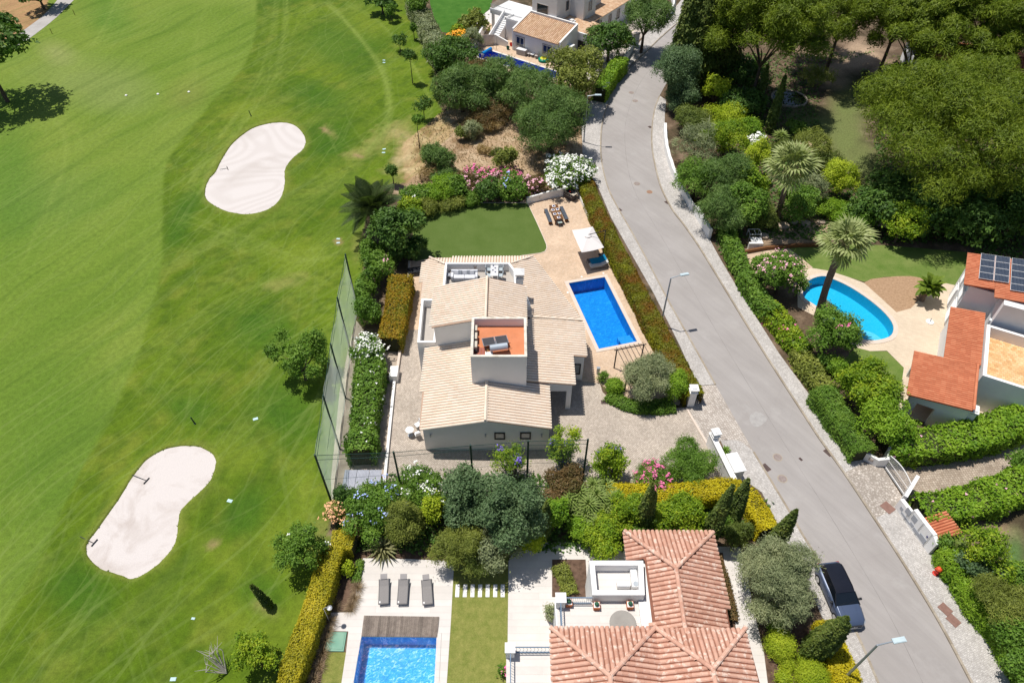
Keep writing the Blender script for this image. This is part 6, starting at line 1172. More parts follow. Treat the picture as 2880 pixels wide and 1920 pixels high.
for x, y, l in [(290,220,'left of three small tee markers on the fairway'),(363,217,'middle of three small tee markers on the fairway'),(434,212,'right of three small tee markers on the fairway')]: p = O(x, y); tag(MB().lathe((p[0], p[1], 0), [(.16, 0), (.18, .08), (.08, .15)], 10).build('tee_marker', M_wtrim, smooth=False), l, 'tee marker', 'tee markers')
for x, y, l in [(172,35,'wooden post beside the buggy path nearest the top edge'),(120,78,'middle wooden post beside the buggy path'),(58,122,'wooden post beside the buggy path nearest the left edge')]: p = O(x, y); tag(MB().tube((p[0], p[1], 0), (p[0], p[1], .8), .04, n=6).lathe((p[0], p[1], .8), [(.055, 0), (.02, .06)], 6).build('path_post', M_wood), l, 'post', 'posts along the buggy path')
# ball net
def net_mat():
    t = NT('green_netting'); t.n.remove(t.b); tr = t.node('ShaderNodeBsdfTransparent'); tr.inputs[0].default_value = (.93, 1, .96, 1); d1 = t.node('ShaderNodeBsdfDiffuse'); d1.inputs[0].default_value = (.84, .85, .80, 1); d2 = t.node('ShaderNodeBsdfTranslucent'); d2.inputs[0].default_value = (.84, .85, .80, 1); d = t.node('ShaderNodeAddShader'); t.l.new(d1.outputs[0], d.inputs[0]); t.l.new(d2.outputs[0], d.inputs[1])
    wv = t.noise(.7, 1, .5, t.mapv(0, (2.2, .3, .05))); zz = t.n.new('ShaderNodeSeparateXYZ'); t.l.new(t.pos, zz.inputs[0]); mx = t.node('ShaderNodeMixShader', {0: t.math('MULTIPLY', t.rng(zz.outputs[2], 0, 6.6, .5, .27), t.rng(wv, .3, .7, .75, 1.15))}); t.l.new(tr.outputs[0], mx.inputs[1]); t.l.new(d.outputs[0], mx.inputs[2]); t.l.new(mx.outputs[0], t.out.inputs[0]); return t.m
M_net = net_mat(); t = NT('thin_netting'); t.n.remove(t.b); tr = t.node('ShaderNodeBsdfTransparent'); d = t.node('ShaderNodeBsdfDiffuse'); d.inputs[0].default_value = (.30, .40, .36, 1); mx = t.node('ShaderNodeMixShader', {0: .13}); t.l.new(tr.outputs[0], mx.inputs[1]); t.l.new(d.outputs[0], mx.inputs[2]); t.l.new(mx.outputs[0], t.out.inputs[0]); M_net2 = t.m
hn = 6.6; side = [V(*p, hn) for p in [(971.6,716.7),(949,838),(930,968),(909.4,1113.6),(885.8,1280.4)]]; front = [V(*p, 6.0) for p in [(885.8,1280.4),(1107,1272),(1323,1253),(1485.7,1241),(1653.7,1236.6)]]
front[0] = side[-1]
for pts, l, mt_, hh in ((side, 'tall green ball net on dark posts along the golf course side', M_net, hn), (front, 'see through ball net on dark posts across the front of the villa', M_net2, 6.0)):
    root = thing('ball_net', l, 'net fence', (pts[2][0], pts[2][1], 0))
    for i, p in enumerate(pts):
        if hh == 6.0 and i == 0: continue
        MB().tube((p[0], p[1], 0), (p[0], p[1], hh+.1), .085, .07, 8).build('post', M_grn, root)
    for a, b in zip(pts[:-1], pts[1:]):
        za = hn if (hh == 6.0 and a is pts[0]) else hh; n_ = 8; vs = []; fs = []
        for i in range(n_+1):
            t_ = i/n_; s_ = .12*math.sin(math.pi*t_)
            for k in range(5): zz = (za+(hh-za)*t_-(s_ if k == 4 else 0)); vs.append((a[0]+(b[0]-a[0])*t_+.10*math.sin(k*1.3+i*.9), a[1]+(b[1]-a[1])*t_, .15+(zz-.15)*k/4))
        for i in range(n_):
            for k in range(4): fs.append([i*5+k, (i+1)*5+k, (i+1)*5+k+1, i*5+k+1])
        MB().add(vs, fs).build('netting', mt_, root, smooth=True)
    m = MB()
    for a, b in zip(pts[:-1], pts[1:]):
        za = hn if (hh == 6.0 and a is pts[0]) else hh
        m.tube((a[0], a[1], za), (b[0], b[1], hh), .022, n=5); m.tube((a[0], a[1], za*.92), (b[0], b[1], hh*.92), .018, n=5); m.tube((a[0], a[1], za*.55), (b[0], b[1], hh*.55), .012, n=4); m.tube((a[0], a[1], .2), (b[0], b[1], .2), .03, n=5)
    m.build('cable', M_grn, root)
p = V(1637, 1360, 0); q = front[-1]; m = MB(); m.tube((q[0]-.35, q[1], 0), (q[0]-.35, q[1], 2.6), .05, n=6); m.tube((q[0]-.35, q[1], 1.3), (q[0]-2.2, q[1]-.1, 1.3), .045, n=6); tag(m.build('green_gate_frame', M_ltgrn), 'pale green steel frame beside the end post of the front net', 'gate frame')
# corrugated shed
A = [V(*q, 1.7) for q in [(962,1322),(1068,1321),(1065,1379),(958,1388)]]; root = thing('garden_shed', 'low shed with white corrugated roof in the net corner', 'shed', (A[0][0], A[3][1], 0))
x0, x1, y1, y0 = A[3][0], A[2][0]+.05, A[0][1], A[3][1]-.4; m = MB(); m.box(x0+.1, x1-.1, y0+.1, y1-.1, 0, 1.62); m.build('wall', basic('beige_sheet', (.50, .43, .34), .8), root); M_cor = basic('corrugated_sheet', (.50, .51, .57), .5, (.44, .45, .51), 2)
k = 0; xs = np.linspace(x0, x1, 4)
for i in range(3):
    n_ = 9; m = MB(); vs = []; fs = []
    for j in range(n_*4+1): x = xs[i]+(xs[i+1]-xs[i]-.03)*j/(n_*4); z = 1.70+.02*math.cos(j*math.pi/2)+.006*i; vs += [(x, y0, z-.08), (x, y1, z+.06)]
    fs = [[2*j, 2*j+2, 2*j+3, 2*j+1] for j in range(n_*4)]; m.add(vs, fs).build('roof_sheet', M_cor, root)
# pergola
bL = V(1560+895*.19133, 740+1278*.19133, 2.35); bR = V(1560+1330*.19133, 740+1192*.19133, 2.35); root = thing('pergola', 'open dark metal pergola with thin rafters between the pool and the olive tree', 'pergola', (*mid(bL, bR), 0)); d = np.array(bR)-np.array(bL); d /= np.linalg.norm(d); pn = np.array([d[1], -d[0], 0])
for q in (np.array(bL)+d*.12, np.array(bR)-d*.12):
    for k in (0, 2.6): c_ = q+pn*k; MB().tube((c_[0], c_[1], 0), (c_[0], c_[1], 2.32), .06, n=8).build('post', M_black, root)
for k in (0, 2.6): MB().tube(np.array(bL)+pn*k-d*.1, np.array(bR)+pn*k+d*.1, .05, n=6).build('beam', M_black, root)
for i in range(7): c_ = np.array(bL)+d*(.15+i*(dst(bL, bR)-.3)/6); MB().tube(c_-pn*.25+np.array([0, 0, .06]), c_+pn*2.85+np.array([0, 0, .06]), .026, n=6).build('rafter', M_black, root)
# parasol
cs = [V(1480+a*.15306, 520+b*.15306, 2.55) for a, b in [(840,830),(1220,765),(1430,1150),(1020,1240)]]; ct = np.mean(cs, 0); root = thing('parasol', 'square off white cantilever parasol beside the long hedge', 'parasol', (ct[0], ct[1], 0)); M_can = basic('parasol_canvas', (.74, .70, .68), .85, (.70, .655, .635), .9)
m = MB(); ap = (ct[0], ct[1], 3.0); n_ = 6
for i in range(4):
    a, b = np.array(cs[i]), np.array(cs[(i+1) % 4]); vs = []; fs = []
    for r_ in range(n_+1):
        for s_ in range(n_+1): t_ = r_/n_; e_ = a+(b-a)*s_/n_; q = np.array(ap)+(e_-np.array(ap))*t_; q[2] = 3.0-.45*t_**1.15-.07*math.sin(math.pi*s_/n_)*t_; vs.append(tuple(q))
    fs = [[r_*(n_+1)+s_, (r_+1)*(n_+1)+s_, (r_+1)*(n_+1)+s_+1, r_*(n_+1)+s_+1] for r_ in range(n_) for s_ in range(n_)]; m.add(vs, fs)
m.build('canopy', M_can, root); m = MB(); mast = (max(c[0] for c in cs)+.25, ct[1]+.5); m.tube((*mast, .05), (*mast, 3.25), .045, n=8); m.tube((*mast, 3.2), (ct[0], ct[1], 3.08), .035, n=6); m.build('mast', M_black, root)
m = MB(); m.obox((*mast, 0), (.7, .7, .08), .4); m.build('base', M_black, root); MB().lathe((ct[0], ct[1], 2.98), [(.36, 0), (.3, .05), (.06, .12)], 14).build('top_vent', M_can, root)
# double day bed
def Z7(a, b, z): return V(1480+a*.15306, 520+b*.15306, z)
P = [Z7(1105,1372,.3), Z7(1182,1532,.3), Z7(1520,1478,.3)]; rz0 = ang(P[1], P[2]); dep = dst(P[0], P[1]); ln = dst(P[1], P[2]); root = thing('day_bed', 'wide grey double day bed with raised back under the parasol', 'day bed', (0, 0, 0))
M_cush = basic('grey_cushion', (.58, .60, .58), .85); M_fr = basic('taupe_frame', (.40, .35, .32), .6); M_deepg = basic('charcoal_seat', (.10, .10, .10), .8)
m = MB(); m.box(0, ln, 0, dep, .18, .26); [m.box(x, x+.07, y, y+.07, 0, .18) for x in (0, ln-.07) for y in (0, dep-.07)]; m.build('frame', M_fr, root)
for k in (0, 1): y0 = .03+k*dep/2; m = MB(); m.box(.03, ln*.62, y0, y0+dep/2-.05, .262, .40); m.prism([(ln*.62, y0), (ln-.05, y0), (ln-.05, y0+dep/2-.05), (ln*.62, y0+dep/2-.05)], [.262, .55, .55, .262], [.40, .72, .72, .40]); m.build('cushion', M_cush if k == 0 else M_deepg, root, bevel=.03)
place(root, (P[1][0], P[1][1], 0.03), rz0)
m = MB(); m.box(.25, ln*.62, dep*.30, dep*.92, .405, .42); m.prism([(ln*.62, dep*.30), (ln-.1, dep*.30), (ln-.1, dep*.92), (ln*.62, dep*.92)], [.405, .71, .71, .405], [.42, .73, .73, .42]); 
tw = m.build('beach_towel', basic('teal_towel', (.0, .19, .36), .9)); R_ = Matrix.Rotation(rz0, 4, 'Z'); tw.location = Vector((P[1][0], P[1][1], .035))+R_@tw.location; tw.rotation_euler = (0, 0, rz0); tag(tw, 'bright blue towel spread over the day bed', 'towel')
# outdoor dining set
T_ = [Z7(*q, .78) for q in [(415,375),(575,360),(690,620),(530,640)]]; c_ = np.mean(T_, 0); rz1 = ang(mid(T_[0], T_[1]), mid(T_[2], T_[3])); L1 = dst(mid(T_[0], T_[1]), mid(T_[2], T_[3])); W1 = dst(mid(T_[0], T_[3]), mid(T_[1], T_[2]))*math.cos(.1)
root = thing('dining_table', 'brown wooden dining table laid for six on the brick terrace', 'table', (0, 0, 0))
for i in range(5): m = MB(); y0 = -W1/2+i*W1/5; m.box(-L1/2, L1/2, y0+.006, y0+W1/5-.006, .72, .76); m.build('plank', M_wood, root)
for x in (-L1/2+.12, L1/2-.12):
    for y in (-W1/2+.1, W1/2-.1): m = MB(); m.box(x-.05, x+.05, y-.05, y+.05, 0, .719); m.build('leg', M_wood, root)
m = MB(); m.box(-L1/2+.15, L1/2-.15, -W1/2+.08, W1/2-.08, .64, .70); m.build('apron', M_wood, root); place(root, (c_[0], c_[1], .03), rz1)
u_ = np.array([math.cos(rz1), math.sin(rz1)]); v_ = np.array([-u_[1], u_[0]]); M_nv = basic('navy_plate', (.03, .04, .16), .3)
M_bs = basic('charcoal_slats', (.065, .08, .105), .7, (.085, .10, .125), 4)
for i, (a, b) in enumerate([(-.42*L1, 0), (-.17*L1, .26*W1), (-.17*L1, -.26*W1), (.12*L1, .26*W1), (.12*L1, -.26*W1), (.38*L1, 0)]):
    q = c_[:2]+u_*a+v_*b; root = thing('place_setting', 'white mat with a dark plate on the terrace dining table, ' + ['far end', 'right side far', 'left side far', 'right side near', 'left side near', 'near end'][i] + ' seat', 'place setting', (q[0], q[1], .79), 'place settings on the terrace dining table')
    m = MB(); m.obox((q[0], q[1], .791), (.36, .34, .008), rz1); m.build('mat', M_wtrim, root); MB().lathe((q[0], q[1], .80), [(.08, 0), (.12, .018), (.10, .02)], 14).build('plate', M_nv, root); MB().lathe((q[0]+.13, q[1]+.12, .80), [(.03, 0), (.035, .10)], 8).build('glass', M_gglass, root)
for k, a in enumerate((-.22, .0, .2)): q = c_[:2]+u_*a*L1; tag(MB().lathe((q[0], q[1], .79), [(.05, 0), (.085, .04), (.06, .07)], 10).build('bowl', basic('amber_bowl', (.55, .27, .08), .4)), ['small amber bowl at the far end of the table middle', 'small amber bowl in the exact table middle', 'small amber bowl at the near end of the table middle'][k], 'bowl')
for ps, l in (([(325,445),(385,440),(485,675),(415,690)], 'dark slatted bench on the lawn side of the terrace table'), ([(610,400),(670,395),(780,625),(720,640)], 'dark slatted bench on the hedge side of the terrace table')):
    B_ = [Z7(*q, .45) for q in ps]; c2 = np.mean(B_, 0); a = mid(B_[0], B_[1]); b = mid(B_[2], B_[3]); Lb = dst(a, b); root = thing('bench', l, 'bench', (0, 0, 0))
    for i in range(4): m = MB(); m.box(-Lb/2, Lb/2, -.2+i*.1+.006, -.2+i*.1+.094, .42, .45); m.build('slat', M_bs, root)
    for x in (-Lb/2+.15, Lb/2-.15): m = MB(); m.box(x-.03, x+.03, -.18, .18, 0, .419); m.build('leg', M_wood, root)
    place(root, (c2[0], c2[1], .03), ang(a, b))
q = Z7(620, 690, .45); root = thing('stool', 'small square stool with pale seat at the near end of the terrace table', 'stool', (0, 0, 0)); MB().box(-.24, .24, -.18, .18, .42, .47).build('seat', basic('pale_green_cushion', (.33, .40, .38), .9), root)
for x in (-.2, .2):
    for y in (-.14, .14): MB().box(x-.02, x+.02, y-.02, y+.02, 0, .419).build('leg', M_wood, root)
place(root, (q[0], q[1], .03), rz1+math.pi/2)
# barbecue
a, b = Z7(690, 110, .95), Z7(860, 200, .95); root = thing('barbecue', 'stainless and black gas barbecue with open lid in the terrace corner', 'barbecue', (0, 0, 0)); lb = 1.35
m = MB(); m.box(-lb/2, lb/2, -.3, .3, .05, .85); m.build('cabinet', basic('dark_steel', (.08, .07, .075), .45, metal=.4), root); m = MB(); m.box(-lb/2-.15, lb/2+.15, -.33, .33, .86, .90); m.build('worktop', basic('warm_steel', (.50, .44, .36), .45), root)
m = MB(); m.box(-.42, .42, -.24, .24, .905, .93)
for i in range(9): m.box(-.40+i*.095, -.37+i*.095, -.23, .23, .93, .945)
m.build('grill', M_black, root); m = MB(); m.obox((0, .30, .95), (.92, .05, .42), 0, -.25); m.build('lid', M_black, root); m = MB(); m.box(-.12, .12, -.1, .04, .95, .958); m.build('embers', basic('red_ember', (.8, .04, .03), .6), root)
for i in range(4): MB().tube((-.4+i*.26, -.30, .72), (-.4+i*.26, -.35, .72), .035, n=8).build('knob', M_alu, root)
MB().box(-.55, .55, -.325, -.305, .5, .54).build('handle', M_alu, root); cbb = Z7(800, 185, .5); place(root, (cbb[0], cbb[1], .03), ang(a, b))
q = Z7(648, 200, .0); m = MB(); m.box(q[0]-.22, q[0]+.22, q[1], q[1]+.3, 0, .85); m.box(q[0]-.24, q[0]+.24, q[1]-.02, q[1]+.32, .85, .88); tag(m.build('side_cabinet', basic('cream_cabinet', (.62, .55, .42), .7)), 'narrow cream cabinet to the left of the gas barbecue', 'cabinet')
m = MB(); wall_line(m, [O(*p, 1.0)[:2] for p in [(1212,450),(1262,438),(1322,428)]], .22, 0, [.8, .95, 1.05]); tag(m.build('garden_wall', M_wtrim), 'white wall behind the barbecue at the end of the terrace', 'wall')
m = MB(); wall_line(m, [O(*p, .45)[:2] for p in [(1326,432),(1352,492),(1388,560),(1430,640),(1478,728),(1520,806),(1555,868)]], .26, 0, .5); tag(m.build('garden_wall', M_wtrim), 'low white wall running along the pool side of the long clipped hedge', 'wall')
# gate pillars and wall
p1 = V(1937, 1141, 0); h1 = 2.0
def pillar(p, h, l, s=.55, rz=0):
    root = thing('gate_pillar', l, 'gate pillar', (p[0], p[1], 0)); m = MB(); m.obox((p[0], p[1], 0), (s, s, h-.45), rz); m.build('shaft', M_wtrim, root); m = MB(); m.obox((p[0], p[1], h-.45), (s+.12, s+.12, .08), rz); m.obox((p[0], p[1], h-.37), (s-.02, s-.02, .29), rz); m.obox((p[0], p[1], h-.08), (s+.16, s+.16, .08), rz); m.obox((p[0], p[1], h), (s-.2, s-.2, .07), rz); m.build('cap', M_wtrim, root)
    return root
pillar((p1[0]+.1, p1[1]+.15), 2.2, 'white capped gate pillar at the end of the long clipped hedge')
w0, w1 = V(1992, 1252, 0), V(2050, 1372, 0); rzw = ang(w0, w1); pillar((w0[0]+.15, w0[1]-.25), 2.2, 'white capped gate pillar at the top of the grey gate wall', .5, rzw)
m = MB(); wall_line(m, [w0[:2], w1[:2]], .3, 0, 1.45); root = thing('gate_wall', 'white wall with grey inner face beside the driveway entrance', 'wall', (w0[0], w0[1], 0)); m.build('wall', M_white, root); m = MB(); wall_line(m, [w0[:2], w1[:2]], .42, 1.45, 1.53); m.build('coping', M_wtrim, root)
u2 = np.array([math.cos(rzw), math.sin(rzw)]); v2 = np.array([-u2[1], u2[0]]); q = [np.array(w0[:2])+u2*a-v2*(-b) for a, b in ((2.2, .16), (2.2, 1.0), (3.75, 1.0), (3.75, .16))]
m = MB(); m.prism([tuple(k) for k in q], 0, 1.7); q2 = [np.array(w0[:2])+u2*a+v2*b for a, b in ((2.12, .155), (2.12, 1.08), (3.83, 1.08), (3.83, .155))]; m.prism([tuple(k) for k in q2], 1.7, 1.78); tag(m.build('meter_housing', M_wtrim), 'white flat topped meter housing attached to the grey gate wall', 'cabinet')
# east entrance
def R1z(a, b, z): return V(2480+a*.16587, 1380+b*.16587, z)
def Z8(a, b, z): return V(2160+a*.30612, 1000+b*.30612, z)
g0, g1 = Z8(885, 950, .12), Z8(1058, 1008, .12); g1b = Z8(980, 1003, .12)
m = MB(); wall_line(m, [g0[:2], g1b[:2], g1[:2], (g1[0]+.45, g1[1]+.85)], .22, 0, [.95, .9, 1.15, 1.5]); root = thing('curved_entrance_wall', 'curved white wall with a small plaque left of the sliding gate', 'wall', (g0[0], g0[1], 0)); m.build('wall', M_wtrim, root)
m = MB(); a_ = ang(g0, g1b); c2 = np.array(mid(g0, g1b)); nn = np.array([math.sin(a_), -math.cos(a_)]); m.obox((*(c2+nn*.12), .42), (.34, .03, .3), a_); m.build('plaque', M_stonec, root); m = MB(); m.obox((*(c2+nn*.14), .47), (.24, .02, .2), a_); m.build('plaque_face', M_cope, root)
r0, r1 = Z8(1062, 1005, .12), Z8(1262, 1298, .12); root = thing('sliding_gate', 'white barred sliding gate with arched top rail across the east drive', 'gate', (r0[0], r0[1], 0)); ag = ang(r0, r1); Lg = dst(r0, r1); U = np.array([math.cos(ag), math.sin(ag)])
m = MB(); wall_line(m, [r0[:2], r1[:2]], .16, .1, .15); m.build('track', M_alu, root); m = MB(); top = []
for i in range(31): t_ = i/30; c2 = np.array(r0[:2])+U*Lg*t_; zt = 1.45+.35*math.sin(math.pi*t_); top.append((c2[0], c2[1], zt)); m.tube((c2[0], c2[1], .2), (c2[0], c2[1], zt), .016, n=5)
m.build('bars', M_wtrim, root); m = MB(); m.path(top, .035, 6); m.tube((*r0[:2], .22), (*r1[:2], .22), .04, n=6); m.tube((*r0[:2], .95), (*r1[:2], .95), .02, n=5); m.build('rails', M_wtrim, root)
m = MB(); q0, q1 = R1z(320, 205, .12), R1z(500, 60, .6); wall_line(m, [q0[:2], (q0[0]+1.1, q0[1]+1.25)], .25, 0, [1.2, 1.75]); tag(m.build('wing_wall', M_wtrim), 'short white wing wall between the sliding gate and the meter wall', 'wall')
b0, b1 = R1z(235, 300, .12), R1z(765, 1035, .12); root = thing('meter_wall', 'white wall of grey meter doors along the east pavement', 'wall', (b0[0], b0[1], 0)); am = ang(b0, b1); Lm = dst(b0, b1); Um = np.array([math.cos(am), math.sin(am)]); Nm = np.array([-Um[1], Um[0]])
zs = [1.2, 1.25, 1.75, 1.75, 1.8, 1.45]; ts = [0, .25, .3, .6, .85, 1.0]; m = MB(); wall_line(m, [tuple(np.array(b0[:2])+Um*Lm*t_+Nm*.15) for t_ in ts], .3, 0, zs); m.build('wall', M_wtrim, root)
for t_, z_, w_, h_ in [(.1,.55,.26,.3),(.24,.85,.45,.55),(.22,.35,.6,.18),(.34,.35,.5,.14),(.42,.9,.45,.55),(.45,.4,.32,.3),(.6,.35,.62,.3),(.77,.35,.62,.5)]:
    c2 = np.array(b0[:2])+Um*Lm*t_-Nm*.01; m = MB(); m.obox((c2[0], c2[1], z_), (w_, .03, h_), am); m.build('meter_door', basic('grey_meter_door', (.40, .42, .46), .6), root)
c2 = np.array(b0[:2])+Um*Lm*.82-Nm*.02; m = MB(); m.obox((c2[0], c2[1], 1.1), (.12, .03, .13), am); m.build('bell_plate', basic('navy_enamel', (.03, .03, .15), .4), root)
P = [R1z(*q, 1.6) for q in [(680,520),(1020,590),(1155,800),(1000,838),(880,812)]]; root = thing('bin_store', 'small lean-to with orange tiled roof behind the meter wall', 'shed', (P[4][0], P[4][1], 0)); 
RR = Roofs(root, MT_or, MT_orb, .2, .35, .08); A2 = np.array(b0[:2])+Um*Lm*.48+Nm*.35; B2 = np.array(b0[:2])+Um*Lm*.98+Nm*.35; RR.plane([(*A2, 1.5), (*B2, 1.5), (*(B2+Nm*1.7), 1.75), (*(A2+Nm*1.7), 1.75)], tuple(Nm)); RR.finish(0)
m = MB(); m.prism([tuple(A2+Nm*.1+Um*.1), tuple(B2+Nm*.1-Um*.1), tuple(B2+Nm*1.55-Um*.1), tuple(A2+Nm*1.55+Um*.1)], 0, 1.4); m.build('wall', M_conc, root)
# hydrant
p = V(2630, 1612, .11); root = thing('fire_hydrant', 'red pillar fire hydrant against the bamboo hedge on the right pavement', 'fire hydrant', (p[0], p[1], .11)); M_hr = basic('hydrant_red', (.62, .035, .02), .5)
MB().lathe(p, [(.20, 0), (.20, .05), (.12, .08), (.115, .5), (.17, .53), (.17, .58)], 14).build('barrel', M_hr, root, smooth=False); MB().lathe((p[0], p[1], .69), [(.19, 0), (.20, .08), (.15, .20), (.04, .26)], 14).build('bonnet', basic('hydrant_orange', (.78, .10, .03), .5), root)
for a in (0, 2.1, 4.2): MB().tube((p[0], p[1], .52), (p[0]+.22*math.cos(a), p[1]+.22*math.sin(a), .52), .06, .07, 8).build('outlet', M_hr, root)
# parked car
def car():
    root = thing('parked_car', 'grey blue estate SUV with black roof parked half on the left pavement', 'car', (0, 0, 0)); M_pt = basic('blue_grey_paint', (.075, .105, .18), .3, (.072, .10, .175), 2, metal=.2, spec=.5); M_cg = basic('tinted_car_glass', (.008, .012, .018), .04, spec=.8); M_rf = basic('black_roof', (.012, .013, .02), .15, spec=.7)
    # sections along x (front +): x, half width, z bottom, z waist, z hood/roof-line edge
    S = [(2.32,.60,.38,.62,.66),(2.22,.80,.30,.70,.80),(2.0,.91,.24,.80,.96),(1.5,.945,.22,.90,1.04),(1.0,.955,.22,.96,1.10),(.5,.955,.22,1.00,1.10),(-.5,.955,.22,1.02,1.10),(-1.5,.95,.22,1.04,1.12),(-2.05,.93,.26,1.04,1.12),(-2.25,.86,.32,1.0,1.08),(-2.32,.74,.42,.95,1.0)]
    vs = []; k = 10
    for x, w_, zb, zw, zt in S:
        for yy, zz in ((-w_*.92, zb), (-w_, zb+.12), (-w_, (zb+zw)/2), (-w_*.985, zw), (-w_*.82, zt), (w_*.82, zt), (w_*.985, zw), (w_, (zb+zw)/2), (w_, zb+.12), (w_*.92, zb)): vs.append((x, yy, zz))
    n = len(S); fs = [[i*k+j, i*k+(j+1) % k, (i+1)*k+(j+1) % k, (i+1)*k+j] for i in range(n-1) for j in range(k)]+[list(range(k))[::-1], [(n-1)*k+j for j in range(k)]]
    b = MB().add(vs, fs).build('body', M_pt, root, smooth=True); b.modifiers.new('bev', 'BEVEL').width = .02; b.modifiers['bev'].segments = 2
    G = [(.95,.76,1.08,1.09),(.18,.70,1.09,1.52),(-.3,.69,1.10,1.58),(-1.2,.67,1.11,1.58),(-1.85,.64,1.11,1.50),(-2.18,.66,1.09,1.10)]
    vs = []; 
    for x, w_, zb, zt in G: vs += [(x, -w_*1.18, zb), (x, -w_*(1.0 if zt > 1.3 else 1.15), zt), (x, w_*(1.0 if zt > 1.3 else 1.15), zt), (x, w_*1.18, zb)]
    fs = [[i*4+j, i*4+j+1, (i+1)*4+j+1, (i+1)*4+j] for i in range(len(G)-1) for j in range(3)]; MB().add(vs, fs).build('windows', M_cg, root)
    vs = []; RG = [(.22,.69,1.525),(.0,.70,1.58),(-.3,.70,1.61),(-1.2,.68,1.61),(-1.85,.65,1.54),(-1.98,.60,1.48)]
    for x, w_, z in RG: vs += [(x, -w_, z), (x, -w_*.5, z+.035), (x, w_*.5, z+.035), (x, w_, z)]
    MB().add(vs, [[i*4+j, (i+1)*4+j, (i+1)*4+j+1, i*4+j+1] for i in range(5) for j in range(3)]).build('roof', M_rf, root, smooth=True)
    for s_ in (-1, 1):
        MB().path([(.1, s_*.66, 1.60), (-.2, s_*.665, 1.66), (-1.6, s_*.65, 1.64), (-1.85, s_*.63, 1.57)], .018, 6).build('roof_rail', M_black, root)
        MB().path([(1.0, s_*.90, 1.06), (.2, s_*.71, 1.53)], .03, 6).build('pillar', M_black, root); m = MB(); m.obox((.62, s_*1.06, 1.06), (.16, .22, .14), 0); m.build('mirror', M_black, root, bevel=.03)
        m = MB(); m.add([(2.10, s_*.88, .72), (2.24, s_*.70, .74), (2.20, s_*.66, .83), (1.92, s_*.86, .90)], [[0, 1, 2, 3] if s_ > 0 else [3, 2, 1, 0]]); m.v = [(x+.02, y*1.01, z+.015) for x, y, z in m.v]; m.build('headlight', basic('lamp_glass', (.55, .60, .66), .1, spec=.9), root)
        m = MB(); m.box(-2.33, -2.2, s_*.72-.12, s_*.72+.12, .82, 1.0); m.build('tail_light', basic('tail_red', (.35, .01, .01), .25), root)
        for x in (1.42, -1.42):
            w_ = MB(); w_.tube((x, s_*.72, .35), (x, s_*.965, .35), .35, n=20).build('wheel', basic('tyre', (.02, .02, .02), .85), root); pw = root.children[-1]; MB().tube((x, s_*.93, .35), (x, s_*.972, .35), .23, n=16).build('rim', M_alu, pw)
        for x in (.05, -.95): m = MB(); m.box(x-.12, x+.12, s_*.965-.012, s_*.965+.012, .86, .89); m.build('door_handle', M_pt, root)
    m = MB(); m.box(2.18, 2.335, -.55, .55, .60, .74); m.build('grille', M_black, root); m = MB(); m.box(2.20, 2.36, -.62, .62, .36, .50); m.build('lower_bumper', basic('bumper_silver', (.30, .32, .35), .4), root); m = MB(); m.box(2.335, 2.35, -.26, .26, .50, .60); m.build('number_plate', M_wtrim, root); MB().tube((2.33, 0, .67), (2.345, 0, .67), .045, n=10).build('badge', M_alu, root)
    for y in (-.45, .45): m = MB(); m.add([(1.0, y*1.1, 1.115), (2.0, y*.9, .985), (2.0, y*.9+.03, .98), (1.0, y*1.1+.05, 1.11)], [[0, 1, 2, 3]]); m.build('bonnet_crease', M_pt, root)
    for y in (-.3, .3): MB().tube((.9, y-.25, 1.13), (.75, y+.3, 1.2), .012, n=4).build('wiper', M_black, root)
    return root
fr_, rr2 = V(2395, 1762, .55), V(2345, 1604, 1.5); ca_ = ang(rr2, fr_); c2 = np.array(fr_[:2])-np.array([math.cos(ca_), math.sin(ca_)])*2.1+np.array([.12, 0]); cr_ = place(car(), (c2[0], c2[1], .06), ca_); cr_.scale = (.93, .93, .93)
# deck boards, loungers, stones
def Z5(a, b, z): return V(940+a*.22957, 1560+b*.22957, z)
Qd = [np.array(Z5(*q, .06)) for q in [(365,742),(1287,757),(1262,1008),(332,1000)]]; root = thing('timber_deck', 'grey timber boards covering the end of the south pool', 'deck', (Qd[3][0], Qd[3][1], .03)); M_tb = basic('weathered_board', (.30, .25, .21), .85, (.20, .16, .135), 4, isl=.38)
for i in range(34):
    t0, t1 = (i+.04)/34, (i+.96)/34; q = [Qd[0]+(Qd[1]-Qd[0])*t0, Qd[0]+(Qd[1]-Qd[0])*t1, Qd[3]+(Qd[2]-Qd[3])*t1, Qd[3]+(Qd[2]-Qd[3])*t0]; z = random.uniform(-.003, .003); MB().prism([tuple(k[:2]) for k in q], .08, .105+z).build('board', M_tb, root)
root = thing('stepping_stones_path', 'row of seven white stepping stones crossing the parched lawn', 'stepping stones', (*Z5(1787, 437, 0)[:2], 0))
for x in (1510, 1603, 1695, 1787, 1880, 1973, 2065):
    a, b = Z5(x-27, 358, .03), Z5(x+27, 515, .03); c2 = mid(a, b); m = MB(); m.box(c2[0]-.14, c2[0]+.14, b[1], a[1], .0, .05); m.build('stone', M_cope if x < 0 else M_wtrim, root, bevel=.03)
